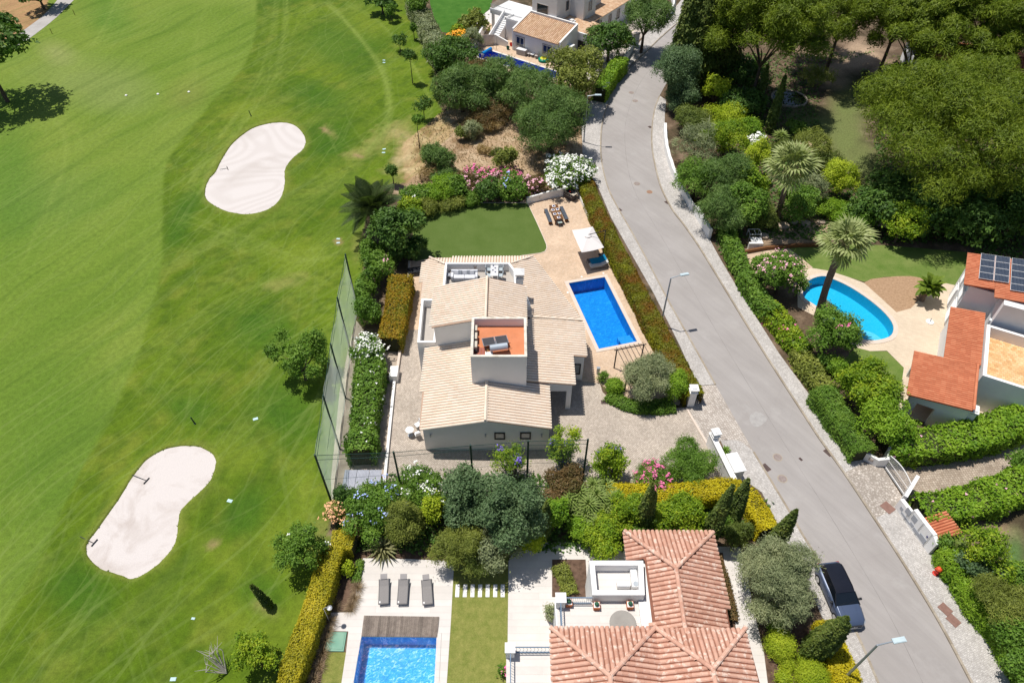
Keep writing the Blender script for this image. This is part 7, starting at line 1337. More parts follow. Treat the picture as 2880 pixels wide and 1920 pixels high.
def lounger():
    root = thing('sun_lounger', 'x', 'sun lounger', (0, 0, 0)); M_ms = basic('grey_mesh', (.26, .245, .24), .8, (.23, .215, .21), 14); M_lf = basic('lounger_frame', (.15, .145, .15), .4)
    m = MB(); m.prism([(-.3, -.95), (.3, -.95), (.3, .25), (-.3, .25)], .28, .31); m.build('seat', M_ms, root); m = MB(); m.prism([(-.3, .25), (.3, .25), (.3, .68), (-.3, .68)], [.28, .28, .44, .44], [.31, .31, .47, .47]); m.build('backrest', M_ms, root)
    m = MB(); m.prism([(-.23, .64), (.23, .64), (.23, 1.0), (-.23, 1.0)], [.475, .475, .56, .56], [.52, .52, .61, .61]); m.build('headrest', basic('grey_pad', (.34, .32, .32), .85), root, bevel=.02)
    for s_ in (-1, 1): MB().path([(s_*.325, -.99, .30), (s_*.325, .25, .30), (s_*.325, .70, .45)], .028, 6).build('side_rail', M_lf, root)
    MB().tube((-.325, -.99, .30), (.325, -.99, .30), .028, n=6).build('end_rail', M_lf, root); m = MB(); m.box(-.29, -.2, -.9, -.78, .311, .316); m.build('care_label', M_wtrim, root)
    for x in (-.32, .32):
        for y in (-.85, .35): MB().tube((x, y, 0), (x, y, .29), .022, n=6).build('leg', M_lf, root)
    for s_ in (-1, 1): MB().tube((s_*.32, -.6, .30), (s_*.32, -.2, .30), .03, n=6).build('armrest', M_lf, root)
    return root
g = 'sun loungers on the stone deck'; lo = lounger(); lab = ['grey mesh sun lounger on the left, nearest the planting bed', 'middle grey mesh sun lounger, slightly turned', 'grey mesh sun lounger on the right, nearest the parched lawn']
for i, ((tx, ty), (bx_, by_)) in enumerate((((610,237),(605,608)),((853,245),(832,602)),((1122,240),(1148,618)))):
    a, b = Z5(tx, ty, .5), Z5(bx_, by_, .25); o = lo if i == 0 else copy_tree(lo); place(o, (*mid(a, b), .03), ang(b, a)-math.pi/2); o['label'] = lab[i]; o['group'] = g
# outdoor shower
def Zs(a, b, z): return V(900+a*.12755, 1660+b*.12755, z)
p = Zs(213, 690, .04); root = thing('outdoor_shower', 'slim chrome outdoor shower on the stone deck edge', 'shower', (p[0], p[1], 0)); MB().path([(p[0], p[1], .04), (p[0], p[1], 2.1), (p[0]+.12, p[1]+.05, 2.2), (p[0]+.38, p[1]+.05, 2.2)], .025, 8).build('pipe', M_alu, root); MB().lathe((p[0]+.38, p[1]+.05, 2.13), [(.17, 0), (.17, .03), (.05, .07)], 16).build('shower_head', M_alu, root)
Pq = [Zs(*q, .12) for q in [(160,905),(590,905),(520,1335),(100,1325)]]; root = thing('pump_cover', 'green hinged pool pump cover set in the deck', 'pump cover', (Pq[3][0], Pq[3][1], 0)); M_pc = basic('green_cover', (.15, .33, .24), .6, (.21, .38, .28), 1.5); f2 = lambda q: tuple(q[:2])
MB().prism([f2(q) for q in Pq], .0, .10).build('lid', M_pc, root, bevel=.02); c4 = np.mean(Pq, 0); MB().prism([f2(c4+(np.array(q)-c4)*.88+np.array([-.02, .06, 0])) for q in Pq], .10, .125).build('raised_panel', M_pc, root)
# south villa terrace things
M_pot = basic('terracotta_pot', (.50, .16, .06), .8); M_cac = basic('cactus_green', (.02, .09, .05), .7, (.04, .13, .07), 12)
for i, (a, b) in enumerate(((652, 838), (905, 865), (1212, 860))):
    p = S6(a, b, 3.0); root = thing('potted_cactus', ['ball cactus in a terracotta pot beside the corner pillar', 'middle of the three potted ball cacti', 'ball cactus in a terracotta pot nearest the terracotta roof'][i], 'potted plant', (p[0], p[1], 2.87), 'potted cacti on the roof terrace')
    m = MB(); m.prism([(p[0]-.19, p[1]-.19), (p[0]+.19, p[1]-.19), (p[0]+.19, p[1]+.19), (p[0]-.19, p[1]+.19)], 2.87, 3.2); m.prism([(p[0]-.215, p[1]-.215), (p[0]+.215, p[1]-.215), (p[0]+.215, p[1]+.215), (p[0]-.215, p[1]+.215)], 3.2, 3.26); m.build('pot', M_pot, root); m = MB(); m.box(p[0]-.18, p[0]+.18, p[1]-.18, p[1]+.18, 3.26, 3.27); m.build('pebbles', M_wtrim, root); MB().lathe((p[0], p[1], 3.27), [(.06, 0), (.13, .06), (.145, .13), (.11, .22), (.03, .26)], 16).build('cactus', M_cac, root)
p = S6(1150, 1020, 3.6); root = thing('round_table', 'large round grey table on the roof terrace partly under the eave', 'table', (p[0], p[1], 2.87)); MB().lathe((p[0], p[1], 3.56), [(.80, 0), (.82, .03), (.8, .05)], 32).build('tabletop', basic('grey_stone_top', (.33, .31, .28), .7, (.28, .26, .235), 2), root); MB().lathe((p[0], p[1], 2.87), [(.35, 0), (.12, .08), (.10, .68)], 12).build('pedestal', M_galv, root)
p = S6(1252, 600, 3.3); root = thing('air_conditioner', 'long white cabinet in the service roof of the south villa', 'air conditioner', (p[0], p[1], 3.01)); m = MB(); m.box(p[0]-.2, p[0]+.2, p[1]-.65, p[1]+.6, 3.02, 3.4); m.build('cabinet', M_plas, root); MB().lathe((p[0]+.05, p[1]-.45, 3.4), [(.17, 0), (.17, .03)], 14).build('fan_grille', M_galv, root)
p = S6(1152, 680, 3.2); m = MB(); m.box(p[0]-.4, p[0]+.4, p[1]-.12, p[1]+.2, 3.02, 3.5); m.box(p[0]-.35, p[0]+.2, p[1]-.135, p[1]-.12, 3.1, 3.42); tag(m.build('air_conditioner', M_plas), 'squat white air conditioner with dark front on the service roof floor', 'air conditioner')
p = S6(480, 985, 0.04); root = thing('potted_shrub', 'grey green shrub in a tall stone pot beside the terrace wall', 'potted plant', (p[0]-.1, p[1], 0)); MB().lathe((p[0]-.1, p[1], .04), [(.13, 0), (.22, .5), (.24, .6)], 16).build('pot', M_stonec, root); P, D = crown_points((.42, .42, .6), 700, 10); leafmesh('foliage', P+np.array([p[0]-.1, p[1], 1.1]), D+rng.normal(size=P.shape)*.7, .13, .06, MATS['leaf_grey'], root)
veg('shrub', 1155, 1540, 10, 20, 'mid', 'small shrub with a red flower at the lawn edge by the lower terrace', 'shrub', fl='pink', nf=14)
# tower roof equipment
def Zt(a, b, z): return V(1300+a*.15625, 920+b*.15625, z)
zf = 6.32
root = thing('solar_water_heater', 'solar water heater with two dark panels and a silver tank on the tower roof', 'solar heater', (0, 0, 0)); A = [Zt(340,150,7.0), Zt(800,85,7.0)]; a = ang(A[0], A[1]); wd = dst(A[0], A[1])
for k in (0, 1):
    x0 = k*wd/2+.02; m = MB(); m.add([(x0, 0, .62), (x0+wd/2-.04, 0, .62), (x0+wd/2-.04, -1.0, 1.1) if False else (x0+wd/2-.04, -.95, .98), (x0, -.95, .98)], [[3, 2, 1, 0]]); 
    m = MB(); m.prism([(x0, -.98), (x0+wd/2-.04, -.98), (x0+wd/2-.04, 0), (x0, 0)], [.42, .42, .28, .28], [.50, .50, .36, .36]); f1 = m.build('collector', M_alu, root); m = MB(); m.prism([(x0+.04, -.94), (x0+wd/2-.08, -.94), (x0+wd/2-.08, -.04), (x0+.04, -.04)], [.49, .49, .36, .36], [.505, .505, .375, .375]); m.build('absorber', MPB, f1)
MB().tube((.45, -1.42, .62), (wd-.22, -1.42, .62), .27, n=20).build('tank', basic('silver_tank', (.50, .56, .62), .35, metal=.3), root); m = MB()
for x in (.15, wd-.15): m.path([(x, -.02, 0), (x, -.02, .3), (x, -.98, .44), (x, -1.45, .36), (x, -1.45, 0)], .02, 5)
m.tube((.1, -1.3, .5), (.45, -1.4, .55), .02, n=5); m.tube((wd-.2, -1.1, .6), (wd+.1, -1.05, .5), .02, n=5); m.build('stand', M_black, root); MB().tube((.22, -1.35, .35), (.34, -1.35, .35), .07, n=10).build('brass_valve', basic('brass', (.65, .42, .12), .35, metal=.6), root); place(root, (A[0][0], A[0][1], zf), a)
root = thing('air_duct_row', 'row of cream air conditioning boxes along the tower parapet', 'air conditioner', (*Zt(240, 200, zf+.4)[:2], zf)); M_cm = basic('cream_metal', (.58, .53, .44), .6)
for k, (b0_, b1_) in enumerate(((-40, 55), (92, 205), (245, 355))):
    a_, b_ = Zt(212, b1_, zf+.55), Zt(272, b0_, zf+.55); m = MB(); m.box(a_[0], b_[0], a_[1], b_[1], zf+.12, zf+.55); m.build('unit', M_cm, root)
    m = MB(); m.box(a_[0]+.05, b_[0]-.02, a_[1]-.2, a_[1]-.02, zf+.12, zf+.3); m.build('valve_box', M_black, root)
root = thing('red_duckboards', 'reddish wooden duckboards in the near left corner of the tower roof', 'duckboard', (*Zt(290, 440, zf)[:2], zf)); M_rd = basic('red_board', (.36, .13, .10), .8, (.30, .10, .08), 5)
for k in range(4): a_, b_ = Zt(185+k*56, 505, zf), Zt(185+k*56+50, 372, zf); m = MB(); m.box(a_[0], b_[0], max(a_[1], 35.87), b_[1], zf, zf+.05); m.build('board', M_rd, root)
p = Zt(483, 485, zf+.2); m = MB(); m.box(p[0]-.28, p[0]+.27, p[1]-.1, p[1]+.2, zf, zf+.25); m.box(p[0]-.3, p[0]+.29, p[1]-.12, p[1]+.22, zf+.25, zf+.28); tag(m.build('junction_box', M_plas), 'white box beside the red duckboards on the tower roof', 'box')
# roof terrace furniture (north)
def Zn(a, b, z): return V(1220+a*.12756, 720+b*.12756, z)
zf = 2.87
a_, b_ = Zn(385, 560, zf), Zn(968, 560, zf); xs0, xs1 = a_[0], b_[0]; yb = Zn(640, 290, zf+.75)[1]; yf = max(Zn(640, 565, zf)[1], yb-.95); M_sf = basic('pale_grey_sofa', (.66, .67, .70), .85, (.60, .61, .65), 3); M_sfd = basic('mid_grey_cushion', (.36, .38, .42), .85)
root = thing('sofa', 'pale grey outdoor sofa on the roof terrace', 'sofa', (xs0, yf, zf)); m = MB(); m.box(xs0, xs1, yf, yb, zf+.05, zf+.3); m.build('base', M_sfd, root)
for k in (0, 1): m = MB(); x0 = xs0+.24+k*(xs1-xs0-.48)/2; m.box(x0+.01, x0+(xs1-xs0-.48)/2-.01, yf, yb-.22, zf+.30, zf+.46); m.build('seat_cushion', M_sf, root, bevel=.03)
m = MB(); m.box(xs0, xs1, yb-.2, yb, zf+.3, zf+.75); m.build('back', M_sf, root, bevel=.03)
for x in (xs0, xs1-.22): m = MB(); m.box(x, x+.22, yf, yb-.21, zf+.3, zf+.6); m.build('arm', M_sf, root, bevel=.03)
for k, (x, mt_) in enumerate(((.38, M_sf), (.62, M_sfd), (1.0, M_sf), (1.35, M_sfd), (1.55, M_sf))): m = MB(); m.obox((xs0+x*(xs1-xs0)/1.95, yb-.36, zf+.46), (.44, .16, .40), random.uniform(-.2, .2), -.35); tag(m.build('scatter_cushion', mt_, bevel=.05), ['pale cushion at the left arm of the terrace sofa', 'darker cushion left of the sofa centre', 'pale cushion in the middle of the terrace sofa', 'darker cushion right of the sofa centre', 'pale cushion at the right arm of the terrace sofa'][k], 'cushion', 'cushions on the terrace sofa')
a_, b_ = Zn(1248, 418, zf+.75), Zn(1425, 160, zf+.75); root = thing('terrace_table', 'slatted white dining table on the roof terrace', 'table', (a_[0], a_[1], zf)); n_ = 9; y0 = a_[1]-.1; y1 = min(b_[1], y0+2.0)
for k in range(n_): x0 = a_[0]+(b_[0]-a_[0])*k/n_; MB().box(x0+.008, x0+(b_[0]-a_[0])/n_-.006, y0, y1, zf+.71, zf+.74).build('slat', M_plas, root)
for x in (a_[0]+.05, b_[0]-.05):
    for y in (y0+.08, y1-.08): MB().box(x-.03, x+.03, y-.03, y+.03, zf, zf+.709).build('leg', M_plas, root)
for k, (fx, fy) in enumerate(((.35, .8), (.6, .62), (.3, .45), (.62, .3))): c2 = (a_[0]+(b_[0]-a_[0])*fx, y0+(y1-y0)*fy); tag(MB().lathe((*c2, zf+.742), [(.05, 0), (.07, .02), (.05, .05)], 10).build('cup', M_nv), ['dark cup at the far left of the slatted terrace table','dark cup right of the middle of the slatted terrace table','dark cup left of the middle of the slatted terrace table','dark cup at the near right of the slatted terrace table'][k], 'cup', 'cups on the terrace table')
def chair(mat, label, group=None, fmat=None):
    root = thing('chair', label, 'chair', (0, 0, 0), group); MB().box(-.22, .22, -.22, .22, .42, .46).build('seat', mat, root); MB().obox((0, .22, .46), (.42, .04, .42), 0, -.15).build('backrest', mat, root)
    for x in (-.2, .2):
        for y in (-.2, .2): MB().tube((x, y, 0), (x*.95, y*.95, .42), .018, n=5).build('leg', fmat or M_alu, root)
    return root
M_ch = basic('pale_blue_grey_seat', (.42, .48, .52), .7); ct_ = chair(M_ch, 'x', 'chairs at the roof terrace table'); k = 0
for sx, x in ((1, a_[0]-.18), (-1, b_[0]+.18)):
    for fy in (.25, .72): o = ct_ if k == 0 else copy_tree(ct_); place(o, (x, y0+(y1-y0)*fy, zf), math.pi/2*sx); o['label'] = ['chair on the sofa side of the terrace table, near the roof ridge', 'chair on the sofa side of the terrace table, far end', 'chair on the chimney side of the terrace table, near the roof ridge', 'chair on the chimney side of the terrace table, far end'][k]; k += 1
p = Zn(920, 270, zf); root = thing('planter', 'round grey brown planter against the terrace parapet', 'planter', (p[0], p[1]-.1, zf)); MB().lathe((p[0], p[1]-.2, zf), [(.17, 0), (.24, .4), (.25, .62), (.2, .64)], 16).build('pot', M_stonec, root)
a_, b_ = Zn(282, 510, zf), Zn(372, 440, zf+.4); m = MB(); m.box(a_[0], a_[0]+.45, a_[1], a_[1]+.42, zf+.36, zf+.4); [m.box(a_[0]+x, a_[0]+x+.04, a_[1]+y, a_[1]+y+.04, zf, zf+.36) for x in (.02, .39) for y in (.02, .36)]; tag(m.build('side_table', M_sfd), 'low dark side table left of the terrace sofa', 'table')
# bistro set
def Z3(a, b, z): return V(860+a*.1913, 1180+b*.1913, z)
p = Z3(1525, 145, .74); root = thing('bistro_table', 'round white table beside the corner of the villa', 'table', (p[0], p[1], 0)); MB().lathe((p[0], p[1], .71), [(.34, 0), (.345, .02), (.33, .03)], 28).build('tabletop', M_plas, root); MB().lathe((p[0], p[1], .02), [(.22, 0), (.05, .05), (.03, .69)], 12).build('pedestal', M_galv, root)
o = chair(M_plas, 'white round backed chair nearest the corner of the villa', 'white bistro chairs', M_galv); q = Z3(1640, 205, .45); place(o, (q[0], q[1], .02), 3.6); o2 = copy_tree(o); q = Z3(1655, 70, .45); place(o2, (q[0]-.05, q[1], .02), -.9); o2['label'] = 'white chair half hidden under the villa eave'
# small things at the northwest corner
p = O(953, 620, .5); m = MB(); m.obox((p[0], p[1], .5), (1.5, .8, .05), .2); [m.tube((p[0]+x, p[1]+y, .02), (p[0]+x*.8, p[1]+y*.8, .5), .03, n=5) for x in (-.6, .6) for y in (-.3, .3)]; tag(m.build('dark_table', M_black), 'dark covered table in dappled shade at the villa northwest corner', 'table')
for k, (x, y, l) in enumerate(((1407, 882, 'small dark spotlight at the pool end of the pergola'),)): p = O(x, y); m = MB(); m.tube((p[0], p[1], .03), (p[0], p[1], .35), .05, n=8); m.lathe((p[0], p[1], .35), [(.08, 0), (.05, .08)], 8); tag(m.build('garden_spotlight', M_black), l, 'garden light')
p = O(1373, 858, .0); m = MB(); m.box(p[0]-.12, p[0]+.12, p[1]-.1, p[1]+.1, .03, .75); m.box(p[0]-.15, p[0]+.15, p[1]-.13, p[1]+.13, .75, .8); tag(m.build('control_post', M_galv), 'grey control post at the corner of the terrace below the pool', 'post')
for x, y, l in ((1336,636,'round white lid just beyond the far edge of the villa pool'),(1386,628,'round white lid near the day bed at the far pool corner'),(1302,702,'round white lid between the pool side and the fan roof'),(1304,672,'round white lid by the far left pool corner'),(1342,757,'round white lid beside the roof corner and the pool')): p = O(x, y); tag(MB().lathe((p[0], p[1], .03), [(.11, 0), (.1, .012), (.04, .016)], 12).build('skimmer_lid', M_wtrim), l, 'pool lid', 'pool lids in the brick terrace')
# east garden things
p = O(2135, 740, .0); root = thing('umbrella_stand', 'round white parasol base standing alone on the east patio', 'parasol base', (p[0], p[1], .03)); MB().lathe((p[0], p[1], .03), [(.36, 0), (.36, .07), (.1, .12)], 24).build('disc', M_wtrim, root); MB().tube((p[0], p[1], .1), (p[0], p[1]+.02, .5), .04, n=8).build('sleeve', M_galv, root)
p = O(2280, 748, 2.9); root = thing('air_conditioner', 'white air conditioner on the ochre tiled roof terrace', 'air conditioner', (p[0], p[1], 2.72)); m = MB(); m.obox((p[0], p[1], 2.75), (1.0, .38, .75), -.49); m.build('casing', M_plas, root); m = MB(); m.obox((p[0]-.12, p[1]-.2, 2.85), (.6, .02, .55), -.49); m.build('grille', M_galv, root)
p = O(2348, 690, 3.2); tag(MB().tube((p[0]-.6, p[1]-1.0, 2.72), (p[0]-.6, p[1]-1.0, 5.0), .04, n=8).lathe((p[0]-.6, p[1]-1.0, 5.0), [(.06, 0), (.11, .08), (.04, .18)], 10).build('globe_lamp', M_plas), 'white globe lamp on a thin pole beside the ochre terrace', 'lamp')
A = [O(*q, 1.6) for q in [(2270,862),(2335,880),(2310,905),(2257,885)]]; root = thing('glass_cold_frame', 'two pane glass roofed box on the ground behind the garage', 'glass roof', (A[3][0], A[3][1], 0)); mA = np.mean(A, 0); MB().prism([f2(mA+(np.array(q)-mA)*1.25) for q in A], 0, 1.5).build('box_wall', M_conc, root)
for k in (0, 1):
    q = [np.array(A[0])+(np.array(A[1])-np.array(A[0]))*(k*.5+.03), np.array(A[0])+(np.array(A[1])-np.array(A[0]))*(k*.5+.47), np.array(A[3])+(np.array(A[2])-np.array(A[3]))*(k*.5+.47), np.array(A[3])+(np.array(A[2])-np.array(A[3]))*(k*.5+.03)]; MB().prism([f2(x) for x in q], 1.5, 1.56).build('pane', M_gglass, root)
sheet('tiled_patio', [(2225,930),(2290,905),(2352,925),(2360,985),(2250,975)], .034, M_slab3)
p = E3(c0, 4.75, .9); root = thing('garden_barbecue', 'white rendered barbecue with a little hooded roof at the garage corner', 'barbecue', (*p, 0)); m = MB(); m.obox((*p, 0), (.7, .8, 2.6), math.atan2(e3[1], e3[0])); m.build('stack', M_white, root); m = MB(); m.obox((*p, 2.75), (.85, .95, .1), math.atan2(e3[1], e3[0])); m.obox((*p, 2.85), (.6, .7, .12), math.atan2(e3[1], e3[0])); m.build('hood', M_wtrim, root)
for i in range(5): q = E3(c0, 4.5+i*.12, .48); MB().tube((*q, 2.6), (*q, 2.76), .015, n=4).build('louvre_bar', M_wtrim, root)
p = O(1732, 540, .5); root = thing('cold_frame', 'white tubular frame with glass sheets in the garden corner', 'garden frame', (p[0], p[1], 0)); m = MB(); zq = .9
for (x0, y0_, x1_, y1_) in ((-.6, -.4, .6, -.4), (.6, -.4, .6, .5), (.6, .5, -.6, .5), (-.6, .5, -.6, -.4), (0, -.4, 0, .5)): m.tube((p[0]+x0, p[1]+y0_, zq), (p[0]+x1_, p[1]+y1_, zq), .03, n=5)
for x in (-.6, .6):
    for y in (-.4, .5): m.tube((p[0]+x, p[1]+y, 0), (p[0]+x, p[1]+y, zq), .03, n=5)
m.build('frame', M_plas, root); MB().box(p[0]-.58, p[0]+.58, p[1]-1.35, p[1]-.5, .55, .60).build('bench_top', M_plas, root); MB().box(p[0]-.95, p[0]+.5, p[1]-1.75, p[1]-1.5, 0, .75).build('side_wall', M_wtrim, root)
m = MB(); wall_line(m, [O(*q, .3)[:2] for q in [(1706,578),(1760,568),(1830,562),(1900,560)]], .25, 0, .4); tag(m.build('retaining_wall', M_wood), 'dark low retaining wall above the east lawn', 'wall')
def rock(x, y, s_, l):
    p = O(x, y); n_ = 1; bm = bmesh.new(); bmesh.ops.create_icosphere(bm, subdivisions=2, radius=1); me = bpy.data.meshes.new('boulder'); 
    for v in bm.verts: k_ = 1+.28*(math.sin(v.co.x*3.1+x)+math.sin(v.co.y*4.3+y)+math.sin(v.co.z*3.7))/2; v.co = Vector((v.co.x*s_*k_, v.co.y*s_*.7*k_, max(-.2, v.co.z)*s_*.55*k_))
    bm.to_mesh(me); bm.free(); o = link('boulder', me, basic('pale_boulder', (.50, .40, .31), .9, (.36, .28, .21), 3, bump=.5), None, (p[0], p[1], .05)); tag(o, l, 'rock', 'pale boulders along the east garden bed')
import bmesh
for i, (x, y, s_) in enumerate([(1755,545,.6),(1800,520,.7),(1822,512,.5),(1850,515,.6),(1885,512,.5),(1960,528,.5),(1990,518,.7),(2010,512,.6),(2030,518,.8),(2050,524,.6)]): rock(x, y, s_, ['pale boulder beside the white tubular frame','boulder between the tubular frame and the fan palm foot','small boulder left of the upper fan palm shadow','boulder in the shade of the upper fan palm','small boulder above the middle of the east lawn','small boulder just right of the tall palm crown','large boulder in the row right of the tall palm crown','boulder between two large ones right of the tall palm','largest boulder, left of the light leaved round tree','boulder touching the light leaved round tree'][i])
# pond
c2 = O(1812, 228); root = thing('garden_pond', 'dark round pond with a pale stone rim in the shade of the pines', 'pond', (c2[0], c2[1], 0)); m = MB(); rp = 2.45; ri = [(c2[0]+rp*math.cos(a), c2[1]+rp*math.sin(a)) for a in np.linspace(0, 2*math.pi, 33)[:-1]]; ring(m, ri, .22, 0, .2); m.build('rim', M_conc, root)
t = NT('dark_water'); t.color((.012, .016, .012)); t.b.inputs['Roughness'].default_value = .05; MB().lathe((c2[0], c2[1], 0), [(2.24, 0), (2.24, .1)], 32).build('water', t.m, root)
# white curved wall along the right pavement, lumpy top
for seg, hh, l in (([(1527,292),(1528,320),(1533,352),(1546,394),(1564,432),(1590,478)], .9, 'long curved white wall on the outside of the road bend'), ([(1598,488),(1612,510),(1629,540)], 1.2, 'short white wall piece below the long curved wall')):
    W_ = smooth_line([O(*q, .4)[:2] for q in seg], 6); m = MB(); wall_line(m, W_, .34, 0, [hh+.07*math.sin(i*1.7) for i in range(len(W_))]); tag(m.build('roadside_wall', M_wtrim), l, 'wall')
# north roadside bits
W_ = smooth_line([O(*q, .8)[:2] for q in [(1434,140),(1418,157),(1402,180),(1390,205),(1380,222)]], 5); root = thing('railing', 'silver railing along the pavement in front of the clipped hedge', 'railing', (W_[10][0], W_[10][1], 0)); m = MB()
for i in range(len(W_)-1): m.tube((*W_[i], 1.0), (*W_[i+1], 1.0), .035, n=5); m.tube((*W_[i], .55), (*W_[i+1], .55), .02, n=5)
m.build('rail', M_alu, root)
for i in range(0, len(W_), 4): MB().tube((*W_[i], 0), (*W_[i], 1.0), .03, n=6).build('post', M_alu, root)
m = MB(); wall_line(m, [O(*q, .6)[:2] for q in [(1434,138),(1447,118),(1453,108)]], .3, 0, 1.3); tag(m.build('roadside_wall', M_white), 'short white wall between the railing and the boxy pillar', 'wall')
p = O(1456, 108); root = thing('boxy_pillar', 'wide white pillar with flat cap beside the pepper tree', 'gate pillar', (p[0], p[1], 0)); MB().obox((p[0], p[1], 0), (1.0, .9, 2.1), .5).build('shaft', M_white, root); MB().obox((p[0], p[1], 2.1), (1.25, 1.15, .12), .5).build('cap', M_cope, root)
W_ = smooth_line([O(*q, .6)[:2] for q in [(1510,52),(1530,38),(1545,20),(1546,0),(1540,-30)]], 5); m = MB(); wall_line(m, W_, .3, 0, 1.2); tag(m.build('roadside_wall', M_wtrim), 'curved white wall at the very top of the road', 'wall')
p = O(1547, 36); tag(MB().tube((p[0], p[1], 0), (p[0], p[1], 6.5), .08, .06, 8).lathe((p[0], p[1], 0), [(.14, 0), (.14, .2)], 8).build('lamp_post', M_galv), 'thin grey post at the top of the road, cut off by the top edge', 'post')
for k, (x, y) in enumerate(((1393, 228), (1386, 236))): p = O(x, y); root = thing('road_sign', ['square road sign seen from behind beside the silver railing, right one', 'square road sign seen from behind beside the silver railing, left one'][k], 'road sign', (p[0], p[1], 0)); MB().tube((p[0], p[1], 0), (p[0], p[1], 2.3), .03, n=6).build('post', M_galv, root); MB().obox((p[0], p[1]-.03, 1.75), (.6, .02, .6), .3, -.2).build('sign_plate', M_galv, root)
p = O(1340, 262); root = thing('utility_cabinet', 'dark utility cabinet in the shade behind the bend street lamp', 'cabinet', (p[0], p[1], 0)); m = MB(); m.obox((p[0], p[1], 0), (1.1, .9, 1.7), .1); m.build('casing', basic('dark_green_cabinet', (.06, .075, .085), .6), root); MB().obox((p[0], p[1]-.47, .15), (.9, .03, 1.4), .1).build('door', basic('dark_green_cabinet', (.06, .075, .085), .6), root)
# north villa yard
def Z9(a, b, z): return V(1280+a*.15306, b*.15306, z)
p = Z9(1625, 1125, .0); root = thing('ring_float', 'yellow and green inflatable ring lying beside the north pool', 'pool float', (p[0], p[1], .03))
def torus(c, R, r, z, n=28, k=10, a0=0, a1=360):
    vs = [(c[0]+(R+r*math.cos(2*math.pi*j/k))*math.cos(2*math.pi*i/n), c[1]+(R+r*math.cos(2*math.pi*j/k))*math.sin(2*math.pi*i/n), z+r*math.sin(2*math.pi*j/k)) for i in range(n) for j in range(k)]; return MB().add(vs, [[i*k+j, ((i+1) % n)*k+j, ((i+1) % n)*k+(j+1) % k, i*k+(j+1) % k] for i in range(n) for j in range(k)])
torus(p, .62, .22, .24).build('outer_tube', basic('teal_green_vinyl', (.0, .25, .16), .3), root, smooth=True); torus(p, .40, .15, .36).build('inner_tube', basic('yellow_vinyl', (.80, .78, .08), .3), root, smooth=True); MB().lathe((p[0], p[1], .2), [(.3, 0), (.28, .06)], 16).build('floor_disc', basic('yellow_vinyl', (.80, .78, .08), .3), root)
a_, b_ = Z9(1140, 990, .0), Z9(1310, 1030, 0); rz5 = ang(a_, b_); c2 = mid(a_, b_); root = thing('storage_box', 'grey garden storage box with a white lid against the north villa', 'storage box', (*c2, 0)); MB().obox((*c2, .03), (1.5, .7, .75), rz5).build('box', basic('grey_plastic', (.42, .40, .39), .7), root); MB().obox((*c2, .78), (1.58, .78, .12), rz5).build('lid', M_plas, root, bevel=.03)
M_pch = basic('taupe_seat', (.48, .44, .42), .8); g = 'patio chairs beside the storage box'; p = Z9(1350, 1040, 0); o = chair(M_pch, 'patio chair nearest the storage box', g); place(o, (p[0], p[1], .03), rz5+1.2); o2 = copy_tree(o); p = Z9(1490, 1080, 0); place(o2, (p[0], p[1], .03), rz5-1.2); o2['label'] = 'patio chair nearer the ring float'
p = Z9(1420, 1050, 0); root = thing('patio_table', 'small low white table between the two patio chairs', 'table', (p[0], p[1], .03)); MB().lathe((p[0], p[1], .45), [(.32, 0), (.32, .03)], 16).build('tabletop', M_plas, root); MB().tube((p[0], p[1], .03), (p[0], p[1], .45), .04, n=8).build('pedestal', M_galv, root)
p, q = Z9(505, 990, .45), Z9(660, 895, .45); root = thing('pool_cover_roller', 'bright blue pool cover rolled up at the end of the north pool', 'pool cover', (*mid(p, q), 0)); MB().tube(p, q, .24, n=16).build('rolled_cover', basic('roller_blue', (.0, .24, .62), .5), root); m = MB(); [m.obox((e_[0], e_[1], 0), (.1, .5, .45), ang(p, q)) for e_ in (p, q)]; m.build('stand', M_alu, root)
p, q = Z9(420, 865, 0), Z9(730, 830, 0); root = thing('timber_gate', 'pale double timber gate in the north villa yard wall', 'gate', (*mid(p, q), 0)); ag = ang(p, q); Lg = dst(p, q)
for k in range(12): c2 = np.array(p[:2])+(np.array(q[:2])-np.array(p[:2]))*(k+.5)/12; MB().obox((*c2, .05), (Lg/12-.02, .05, 1.55+.1*math.sin(k/11*3.14)), ag).build('board', basic('pale_gate_board', (.62, .54, .48), .8, (.54, .46, .40), 5), root)
m = MB(); wall_line(m, [Z9(*k, 0)[:2] for k in [(255,915),(415,870)]], .25, 0, [1.4, 1.6]); wall_line(m, [Z9(415, 868, 0)[:2], E4(-8.0, 3.4)], .25, 0, [1.6, 1.3]); tag(m.build('yard_wall', M_wtrim), 'white wall slanting up to the north villa terrace', 'wall')
m = MB(); wall_line(m, [Z9(735, 830, 0)[:2], E4(-3.4, .2), Z9(960, 870, 0)[:2]], .22, 0, [1.6, 1.5, .9]); tag(m.build('yard_wall', M_wtrim), 'white wall between the timber gate and the foot of the stairs', 'wall')
for a, b, mt_, l in ((970, 915, basic('green_tub', (.02, .12, .08), .6), 'dark green tub at the foot of the north villa stairs'), (1030, 850, basic('red_tub', (.65, .05, .03), .6), 'red tub behind the green one at the stairs')): p = Z9(a, b, 0); tag(MB().lathe((p[0], p[1], .03), [(.18, 0), (.25, .45), (.22, .45), (.18, .1)], 14).build('garden_tub', mt_), l, 'tub')
M_fur = basic('dark_wicker', (.05, .04, .04), .8)
for k, (a, b) in enumerate(((-5.9, 5.4), (-5.0, 6.3), (-6.3, 6.5))): q = E4(a, b); o = chair(M_fur, ['dark wicker chair under the north villa balcony, front one', 'dark wicker chair under the balcony nearest the house', 'dark wicker chair under the balcony on the lawn side'][k], 'wicker chairs under the balcony', M_black); place(o, (*q, .03), k*2.0)
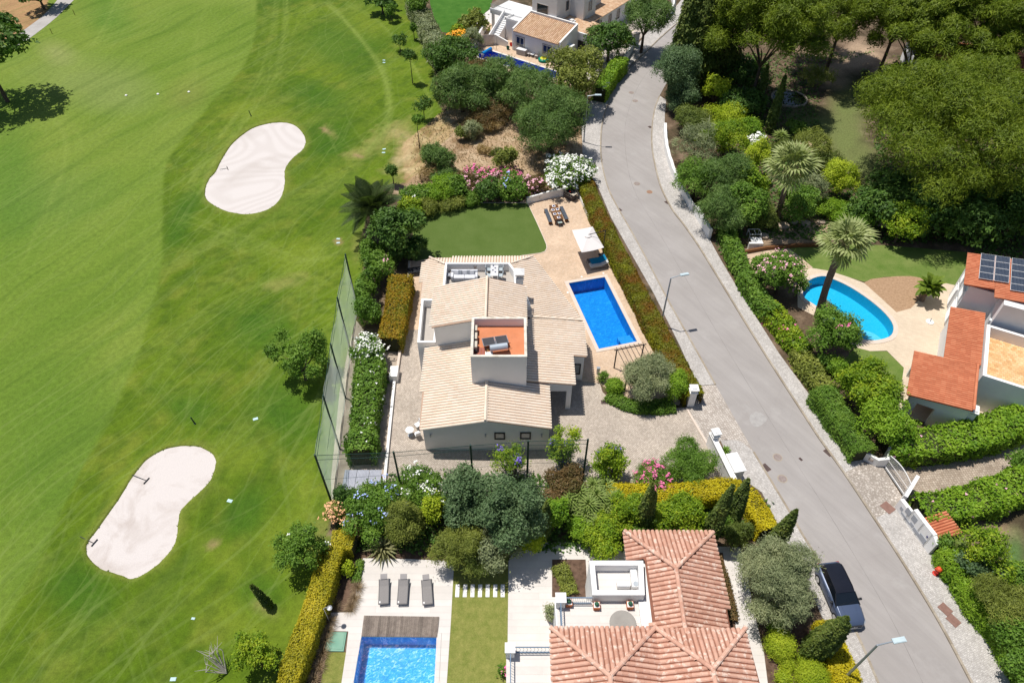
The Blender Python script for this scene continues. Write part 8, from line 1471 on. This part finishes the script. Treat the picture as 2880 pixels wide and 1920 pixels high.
sheet('tiled_patio', [(1020,50),(1062,15),(1135,20),(1130,62),(1090,70),(1050,72)][0:0] or [(1088,52),(1105,38),(1125,22),(1160,20),(1165,75),(1120,66)], .022, M_slab)
p = Z9(700, 900, 0); m = MB(); m.tube((p[0], p[1], .03), (p[0], p[1], .9), .025, n=5); m.tube((p[0]+.5, p[1]-.3, .03), (p[0]+.5, p[1]-.3, .9), .025, n=5); m.tube((p[0], p[1], .9), (p[0]+.5, p[1]-.3, .9), .025, n=5); tag(m.build('pool_handrail', M_black), 'thin dark handrail beside the blue pool cover roller', 'handrail')
# dark bare earth scars and clutter in the dry lot
t_g = foliage('dry_grass_tufts', [(.22, .16, .08), (.36, .27, .15), (.50, .40, .25)], 1.2); P = []
for x, y in zip(rng.uniform(950, 1330, 5200), rng.uniform(235, 440, 5200)):
    if inpoly(x, y, DRY): P.append(O(x, y, .08))
P = np.array(P)+rng.normal(size=(len(P), 3))*np.array([.15, .15, .06]); o = leafmesh('dry_grass', P, rng.normal(size=P.shape), .45, .08, t_g, tdir=np.array([0, 0, 1.])); o['kind'] = 'stuff'
P = []; 
for W_, N_ in (BU, BL):
    for k in range(16): i = rng.integers(0, len(W_), 60); q = W_[i]+N_[i]*rng.uniform(-.02, .3, (60, 1))+rng.normal(size=(60, 2))*.04; P.append(np.c_[q, np.full(60, .10)])
P = np.concatenate(P); o = leafmesh('bunker_edge_grass', P, rng.normal(size=P.shape)+np.array([.5, 0, .6]), .16, .06, foliage('edge_grass', [(.07, .12, .015), (.13, .18, .03), (.20, .22, .05)], 1), tdir=np.array([0, 0, 1.])); o['kind'] = 'stuff'
xs_, ys_ = rng.uniform(1650, 2352, 26000), rng.uniform(120, 620, 26000); P = []
for x, y in zip(xs_, ys_):
    if (x-1650)*.9 < (y-60)*2.2+500: P.append((x, y))
P = np.array(P); W3 = np.array([O(x, y, .1) for x, y in P]); keep = ~inpoly(P[:, 0], P[:, 1], [(1890,150),(2060,110),(2080,200),(2010,300),(2010,430),(1920,400),(1880,260)]) & ~inpoly(P[:, 0], P[:, 1], [(1700,545),(2240,560),(2240,760),(1700,760)]) & (P[:, 0] > np.interp(P[:, 1], [k[1] for k in SR], [k[0] for k in SR])+12)
W3 = W3[keep]+rng.normal(size=(keep.sum(), 3))*np.array([.2, .2, .08]); o = leafmesh('ground_cover', W3, rng.normal(size=W3.shape)*.6+np.array([0, 0, 1]), .34, .2, MATS['leaf_dark']); o['kind'] = 'stuff'
print('objects', len(bpy.data.objects), 'polys', sum(len(o.data.polygons) for o in bpy.data.objects if o.type == 'MESH'))
